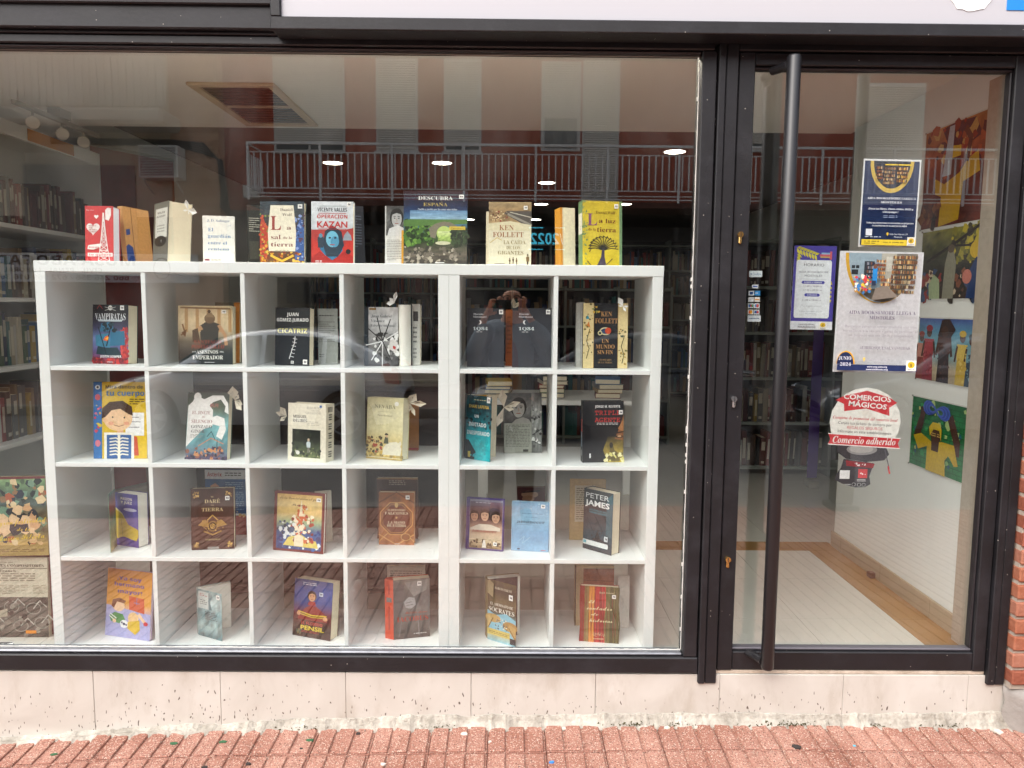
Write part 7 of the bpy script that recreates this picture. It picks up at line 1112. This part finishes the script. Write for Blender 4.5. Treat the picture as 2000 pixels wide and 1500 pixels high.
sign('office_sign', -70, 497, 386, 549, -12.9, SIGN_AB, 'pale law office sign mirrored over the top left of the shelf'); sign('shop_name_sign', 560, 552, 690, 592, -13.35, SIGN_ES, 'dark shop sign across the street mirrored in the third cube')
r, w_, h_ = sign('date_display', 1028, 440, 1108, 492, -13.36, SIGN_LED, 'small dark display with glowing blue digits, mirrored beside the railway station book')
q = MB(); art(q, LEDTX, w_, h_, -.003); q.cur = None; link('glowing_digits', q.mesh('glowing_digits', mat('blue_led', '#3fc0d8', .5, emit=('#46b8d6', 1.6))), r)
# ---- parked cars
TYRE = mat('tyre_rubber', '#1c1c1d', .85); RIMM = mat('alloy', '#b8babd', .3, metal=.8); CARG = mat('car_glass', '#0e1113', .04, .9); TAIL = mat('tail_lamp', '#a3141c', .15); HEAD = mat('head_lamp', '#d5dade', .1, .8); PLASTB = mat('black_plastic', '#1b1b1d', .5)
def car(x0, y, col, label, L_=4.05):
    """five door hatchback, nose towards -x, its near side at y"""
    m = mat('car_paint_'+col.strip('#'), col, .28, .6, metal=.45, coat=.6); zr = -.49
    r = empty('parked_car', (x0, y-.86, zr), label, 'car', 'cars parked across the street'); WX = (.76, 3.3); WR = .31
    def ip(tab, x):
        for (a, za), (b_, zb) in zip(tab, tab[1:]):
            if x <= b_: return za+(zb-za)*(x-a)/(b_-a)
        return tab[-1][1]
    top = [(0, .5), (.06, .66), (.3, .76), (.9, .9), (1.2, .96), (2.4, .98), (3.4, 1.02), (3.85, 1.0), (3.98, .9), (4.05, .62)]; wid = [(0, .56), (.1, .7), (.4, .8), (1, .855), (3.3, .86), (3.8, .8), (4.0, .7), (4.05, .62)]; bot = [(0, .3), (.15, .2), (3.85, .22), (4.05, .34)]
    q = MB(); n = 70; rows = []
    for i in range(n+1):
        x = L_*i/n; zt, w_, zb = ip(top, x), ip(wid, x), ip(bot, x)
        for wx in WX:
            d = abs(x-wx)
            if d < .37: zb = max(zb, WR+math.sqrt(.37**2-d*d)*1.0)
        zb = min(zb, zt-.06); zm = zb+(zt-zb)*.5
        rows.append([(x, -w_*.93, zb), (x, -w_*.985, zb+(zt-zb)*.22), (x, -w_, zm), (x, -w_*.975, zt-.07*(zt-zb)/.5), (x, -w_*.9, zt-.012), (x, -w_*.5, zt+.02), (x, w_*.5, zt+.02), (x, w_*.9, zt-.012), (x, w_*.975, zt-.07*(zt-zb)/.5), (x, w_, zm), (x, w_*.985, zb+(zt-zb)*.22), (x, w_*.93, zb)])
    b0 = 0
    for rw_ in rows: q.v += rw_
    k = 12
    for i in range(n):
        for j in range(k-1): a = i*k+j; q.face((a, a+1, a+k+1, a+k))
    q.face(range(k)); q.face(range(n*k+k-1, n*k-1, -1)); link('body', q.mesh('body', m, True), r)
    link('underbody', MB().box((.2, -.7, .2), (3.85, .7, .5)).mesh('underbody', PLASTB), r)
    rf = [(1.02, .94), (1.3, 1.13), (1.62, 1.33), (1.9, 1.42), (2.3, 1.465), (2.8, 1.45), (3.3, 1.37), (3.62, 1.22), (3.92, 1.0)]
    q = MB(); k = 6; xs_ = [1.02+.05*i for i in range(59)]
    for x in xs_:
        zt = ip(rf, x); w1 = .83-(zt-.95)*.42; q.v += [(x, -.835, .94), (x, -w1-.01, zt-.06*min(1, (zt-.94)*4)), (x, -w1+.08, zt), (x, w1-.08, zt), (x, w1+.01, zt-.06*min(1, (zt-.94)*4)), (x, .835, .94)]
    for i in range(len(xs_)-1):
        for j in range(k-1): a = i*k+j; q.face((a, a+1, a+k+1, a+k))
    link('roof', q.mesh('roof', m, True), r)
    def sidewin(pts, s):
        P_ = []
        for x, z in pts: P_.append((x, s*(.846-(z-.95)*.40), z))
        q = MB(); q.poly(P_ if s < 0 else P_[::-1]); link('side_window', q.mesh('side_window', CARG), r)
    for s in (-1, 1):
        sidewin([(1.24, .99), (2.2, 1.0), (2.2, 1.385), (1.95, 1.37), (1.66, 1.28)], s); sidewin([(2.26, 1.0), (3.0, 1.02), (3.0, 1.36), (2.6, 1.385), (2.26, 1.387)], s); sidewin([(3.06, 1.03), (3.5, 1.09), (3.36, 1.25), (3.06, 1.345)], s)
        link('door_handle', MB().box((2.0, s*.862-.01, .84), (2.17, s*.862+.012, .87), .006).mesh('door_handle', m), r); link('door_handle', MB().box((2.85, s*.862-.01, .86), (3.02, s*.862+.012, .89), .006).mesh('door_handle', m), r)
        link('wing_mirror', MB().box((1.35, s*.86, .95), (1.47, s*1.0, 1.07), .03).mesh('wing_mirror', m), r)
        link('headlight', MB().prism([(.08, .62), (.34, .7), (.56, .78), (.36, .66), (.14, .58)], 'y', s*.62, s*.83).mesh('headlight', HEAD), r); link('tail_light', MB().prism([(3.84, .78), (4.02, .76), (4.0, .92), (3.86, 1.04), (3.78, 1.02)], 'y', s*.6, s*.815).mesh('tail_light', TAIL), r)
        for wx in WX:
            q = MB().tube([(wx, s*.62, WR), (wx, s*.66, WR), (wx, s*.8, WR), (wx, s*.83, WR)], [WR-.03, WR, WR, WR-.03], 26); w_ = link('wheel', q.mesh('wheel', TYRE, True), r); q = MB()
            for k in range(5):
                a = 2*math.pi*k/5; d = Vector((math.cos(a), 0, math.sin(a))); e_ = Vector((-math.sin(a), 0, math.cos(a))); c = Vector((wx, s*.834, WR)); q.poly([c+d*.03-e_*.03, c+d*.2-e_*.05, c+d*.2+e_*.05, c+d*.03+e_*.03])
            q.tube([(wx, s*.82, WR), (wx, s*.836, WR)], .06, 12); link('rim', q.mesh('rim', RIMM), w_); link('rim_ring', MB().tube([(wx+.21*math.cos(t), s*.83, WR+.21*math.sin(t)) for t in [2*math.pi*g/24 for g in range(25)]], .014, 6).mesh('rim_ring', RIMM), w_)
    q = MB(); q.poly([(1.06, -.72, .985), (1.06, .72, .985), (1.6, .62, 1.335), (1.6, -.62, 1.335)]); link('windscreen', q.xf(Matrix.Translation((-.012, 0, .012))).mesh('windscreen', CARG), r)
    q = MB(); q.poly([(3.42, -.6, 1.345), (3.42, .6, 1.345), (3.82, .66, 1.09), (3.82, -.66, 1.09)]); link('rear_window', q.xf(Matrix.Translation((.012, 0, .014))).mesh('rear_window', CARG), r)
    link('bumper_strip', MB().box((-.012, -.5, .34), (.05, .5, .42), .01).mesh('bumper_strip', PLASTB), r)
    return r
car(-5.42, -7.3, '#d2d5d8', 'silver hatchback parked across the street, mirrored over the second and third columns'); car(-.55, -7.45, '#3a3f45', 'dark grey hatchback parked in the middle, mirrored behind the photographer'); car(4.3, -7.4, '#6d7176', 'grey hatchback at the right, mirrored in the door')
# ---- street posts
PG = mat('grey_green_post', '#4d524c', .5, .4)
sp = empty('street_post', (1.72, -2.42, pave_z(1.72, -2.42)), 'slim grey street post mirrored beside the bar handle', 'post'); link('pole', MB().tube([(0, 0, 0), (0, 0, 3.2)], .033, 12).mesh('pole', PG, True), sp); link('base', MB().lathe([(.07, 0), (.07, .02), (.04, .06), (.035, .1)], 14).mesh('base', PG), sp); link('cap', MB().lathe([(.036, 3.2), (.036, 3.22), (.0, 3.235)], 12).mesh('cap', PG), sp)
sp = empty('street_post', (2.72, -3.42, pave_z(2.72, -3.42)), 'street lamp post with square base mirrored low in the door', 'post'); link('pole', MB().tube([(0, 0, .1), (0, 0, 4.6)], [.055, .04], 12).mesh('pole', PG, True), sp); link('base', MB().box((-.11, -.11, 0), (.11, .11, .05), .01).box((-.075, -.075, .05), (.075, .075, .4), .015).mesh('base', PG), sp); link('lamp_arm', MB().tube([(0, 0, 4.55), (0, -.3, 4.8), (0, -.9, 4.85)], .025, 8).mesh('lamp_arm', PG), sp); link('lamp_head', MB().box((-.12, -1.3, 4.8), (.12, -.85, 4.9), .03).mesh('lamp_head', PG), sp)

# ================================================================== THE PHOTOGRAPHER (mirrored in the glass)
SKIN = mat('skin', '#d09a7c', .55, .3, var=.25, vscale=14, tint='#a56b52'); JACK = mat('blue_grey_jacket', '#647680', .75, .2, var=.3, vscale=9, bump=.3, bscale=25); SHIRT = mat('dark_red_shirt', '#6b2a34', .8); TROU = mat('dark_trousers', '#2b2d35', .85, var=.2, vscale=8); SHOE = mat('black_shoe', '#1e1c1b', .5)
def skinned(name, verts, edges, m, parent=None, root=0, sub=2):
    me = bpy.data.meshes.new(name); me.from_pydata([v[:3] for v in verts], edges, []); o = bpy.data.objects.new(name, me); COL.objects.link(o)
    sm = o.modifiers.new('skin', 'SKIN'); sm.use_smooth_shade = True
    for i, v in enumerate(verts): d = me.skin_vertices[0].data[i]; d.radius = (v[3], v[4] if len(v) > 4 else v[3]); d.use_root = i == root
    if sub: s_ = o.modifiers.new('sub', 'SUBSURF'); s_.levels = sub; s_.render_levels = sub
    dg = bpy.context.evaluated_depsgraph_get(); me2 = bpy.data.meshes.new_from_object(o.evaluated_get(dg)); bpy.data.objects.remove(o); bpy.data.meshes.remove(me)
    me2.name = name; me2.materials.clear(); me2.materials.append(m); me2.polygons.foreach_set('use_smooth', [True]*len(me2.polygons)); return me2
G0 = pave_z(0, -3.0)+.004; HX, HY = .035, -3.02          # ground under him, body axis
def hand_chain(sx):
    """palm beside the phone, four fingers curled over its back, thumb below"""
    w_ = Vector((sx*.155, -2.80, 1.235)); p = Vector((sx*.125, -2.725, 1.285)); V = [(*w_, .03, .026), (*p, .034, .022)]; Ed = [(0, 1)]
    tips = [(.05, -2.672, 1.372, .0), (.075, -2.664, 1.362, .012), (.085, -2.662, 1.345, .022), (.09, -2.664, 1.325, .03)]
    for k, (tx, ty, tz, o_) in enumerate(tips):
        b_ = len(V); kn = Vector((sx*(.118-.004*k), -2.692, 1.335-.014*k)); md = Vector((sx*(.108-.0*k), -2.667, 1.355-.012*k)); tp = Vector((sx*(.075+.004*k), -2.666-.0, 1.352-.012*k)); tp.y = -2.668
        V += [(*kn, .0105), (*md, .0092), (*tp, .0078)]; Ed += [(1, b_), (b_, b_+1), (b_+1, b_+2)]
    b_ = len(V); V += [(sx*.108, -2.715, 1.258, .013), (sx*.088, -2.7, 1.262, .011), (sx*.07, -2.688, 1.272, .009)]; Ed += [(1, b_), (b_, b_+1), (b_+1, b_+2)]
    return V, Ed
V = [(HX, HY, G0+.93, .15, .11), (HX, HY-.01, G0+1.12, .145, .1), (HX, HY, G0+1.3, .165, .105), (HX, HY, G0+1.42, .12, .085), (HX, HY+.015, G0+1.5, .06, .062), (HX, HY+.035, G0+1.57, .07, .08), (HX, HY+.035, G0+1.655, .082, .1), (HX, HY+.025, G0+1.71, .06, .075)]
Ed = [(i, i+1) for i in range(7)]
for s in (-1, 1):
    b_ = len(V); V += [(HX+s*.19, HY-.01, G0+1.4, .07), (HX+s*.27, HY+.03, G0+1.24, .055), (HX+s*.31, HY+.1, G0+1.12, .047), (HX+s*.25, HY+.2, G0+1.34, .04), (s*.157, -2.805, 1.232, .028, .024)]
    Ed += [(3, b_)]+[(b_+k, b_+k+1) for k in range(4)]
    hv, he = hand_chain(s); o_ = len(V)-1
    V += hv[1:]; Ed += [(o_+a, o_+b2) for a, b2 in he]
    b_ = len(V); V += [(HX+s*.1, HY, G0+.86, .095), (HX+s*.11, HY+.015, G0+.5, .065), (HX+s*.11, HY-.015, G0+.12, .042), (HX+s*.115, HY+.01, G0+.045, .042), (HX+s*.125, HY+.13, G0+.03, .035, .025)]
    Ed += [(0, b_)]+[(b_+k, b_+k+1) for k in range(4)]
body = skinned('person', V, Ed, SKIN); pe = link('person', body); tag(pe, 'bald man in blue-grey jacket photographing the window, mirrored in the glass', 'person')
q = MB()
for s in (-1, 1):   # ears and eyes are part of the head
    q.lathe([(.004, -.03), (.02, -.022), (.024, 0), (.018, .02), (.004, .03)], 10, (HX+s*.088, HY+.03, G0+1.635))
link('ears', q.mesh('ears', SKIN, True), pe)
fz = HY+.137
q = MB(); q.prism([(HX-.014, G0+1.605), (HX+.014, G0+1.605), (HX+.006, G0+1.655), (HX-.006, G0+1.655)], 'y', fz-.03, fz+.018); link('nose', q.mesh('nose', SKIN), pe)
link('mouth', MB().box((HX-.024, fz-.03, G0+1.572), (HX+.024, fz-.012, G0+1.58), .003).mesh('mouth', mat('lips', '#8f5548', .5)), pe)
q = MB()
for s in (-1, 1): q.lathe([(.001, -.009), (.008, -.006), (.01, 0), (.008, .006), (.001, .009)], 10, (HX+s*.032, fz-.022, G0+1.648))
link('eyes', q.mesh('eyes', mat('eye', '#3a2e28', .2)), pe)
q = MB()
for s in (-1, 1): q.tube([(HX+s*.034+.028*math.cos(t), fz+.008, G0+1.648+.021*math.sin(t)) for t in [2*math.pi*g/18 for g in range(19)]], .0035, 6); q.tube([(HX+s*.062, fz+.006, G0+1.655), (HX+s*.086, HY+.03, G0+1.652)], .003, 6)
q.tube([(HX-.008, fz+.01, G0+1.652), (HX+.008, fz+.01, G0+1.652)], .003, 6); link('glasses', q.mesh('glasses', mat('dark_glasses', '#1d1517', .3)), pe)
V = [(HX, HY, G0+.86, .185, .135), (HX, HY-.01, G0+1.1, .18, .125), (HX, HY, G0+1.3, .19, .125), (HX, HY-.01, G0+1.43, .13, .09)]; Ed = [(0, 1), (1, 2), (2, 3)]
for s in (-1, 1): b_ = len(V); V += [(HX+s*.2, HY-.01, G0+1.4, .09), (HX+s*.275, HY+.03, G0+1.24, .08), (HX+s*.315, HY+.1, G0+1.12, .072), (HX+s*.255, HY+.19, G0+1.32, .06), (HX+s*.21, HY+.213, G0+1.4, .05), (s*.162, -2.808, 1.205, .043)]; Ed += [(3, b_)]+[(b_+k, b_+k+1) for k in range(5)]
link('jacket', skinned('jacket', V, Ed, JACK, root=1), pe)
link('shirt', skinned('shirt', [(HX, HY+.05, G0+.95, .07, .11), (HX, HY+.05, G0+1.2, .07, .1), (HX, HY+.035, G0+1.42, .06, .075), (HX, HY+.02, G0+1.49, .066, .068)], [(0, 1), (1, 2), (2, 3)], SHIRT), pe)
V = [(HX, HY, G0+.98, .165, .12), (HX, HY, G0+.88, .16, .12)]; Ed = [(0, 1)]
for s in (-1, 1): b_ = len(V); V += [(HX+s*.1, HY, G0+.78, .105), (HX+s*.112, HY+.015, G0+.5, .082), (HX+s*.112, HY-.01, G0+.1, .066)]; Ed += [(1, b_), (b_, b_+1), (b_+1, b_+2)]
link('trousers', skinned('trousers', V, Ed, TROU, root=1), pe)
for s in (-1, 1): link('shoe', skinned('shoe', [(HX+s*.115, HY-.05, G0+.045, .045, .042), (HX+s*.118, HY+.05, G0+.045, .048, .042), (HX+s*.125, HY+.17, G0+.036, .044, .03)], [(0, 1), (1, 2)], SHOE), pe)
ph = empty('phone', (0, -2.682, 1.318), 'dark phone held up by the photographer', 'phone'); link('casing', MB().box((-.078, -.004, -.036), (.078, .004, .038), .003).mesh('casing', mat('phone_case', '#1b1c20', .3)), ph); link('screen', MB().box((-.074, -.0048, -.033), (.074, -.0042, .035)).mesh('screen', mat('phone_screen', '#0c0d10', .05)), ph); link('lens', MB().tube([(.0, .0042, .005), (.0, .007, .005)], .006, 14).mesh('lens', DGLASS), ph)
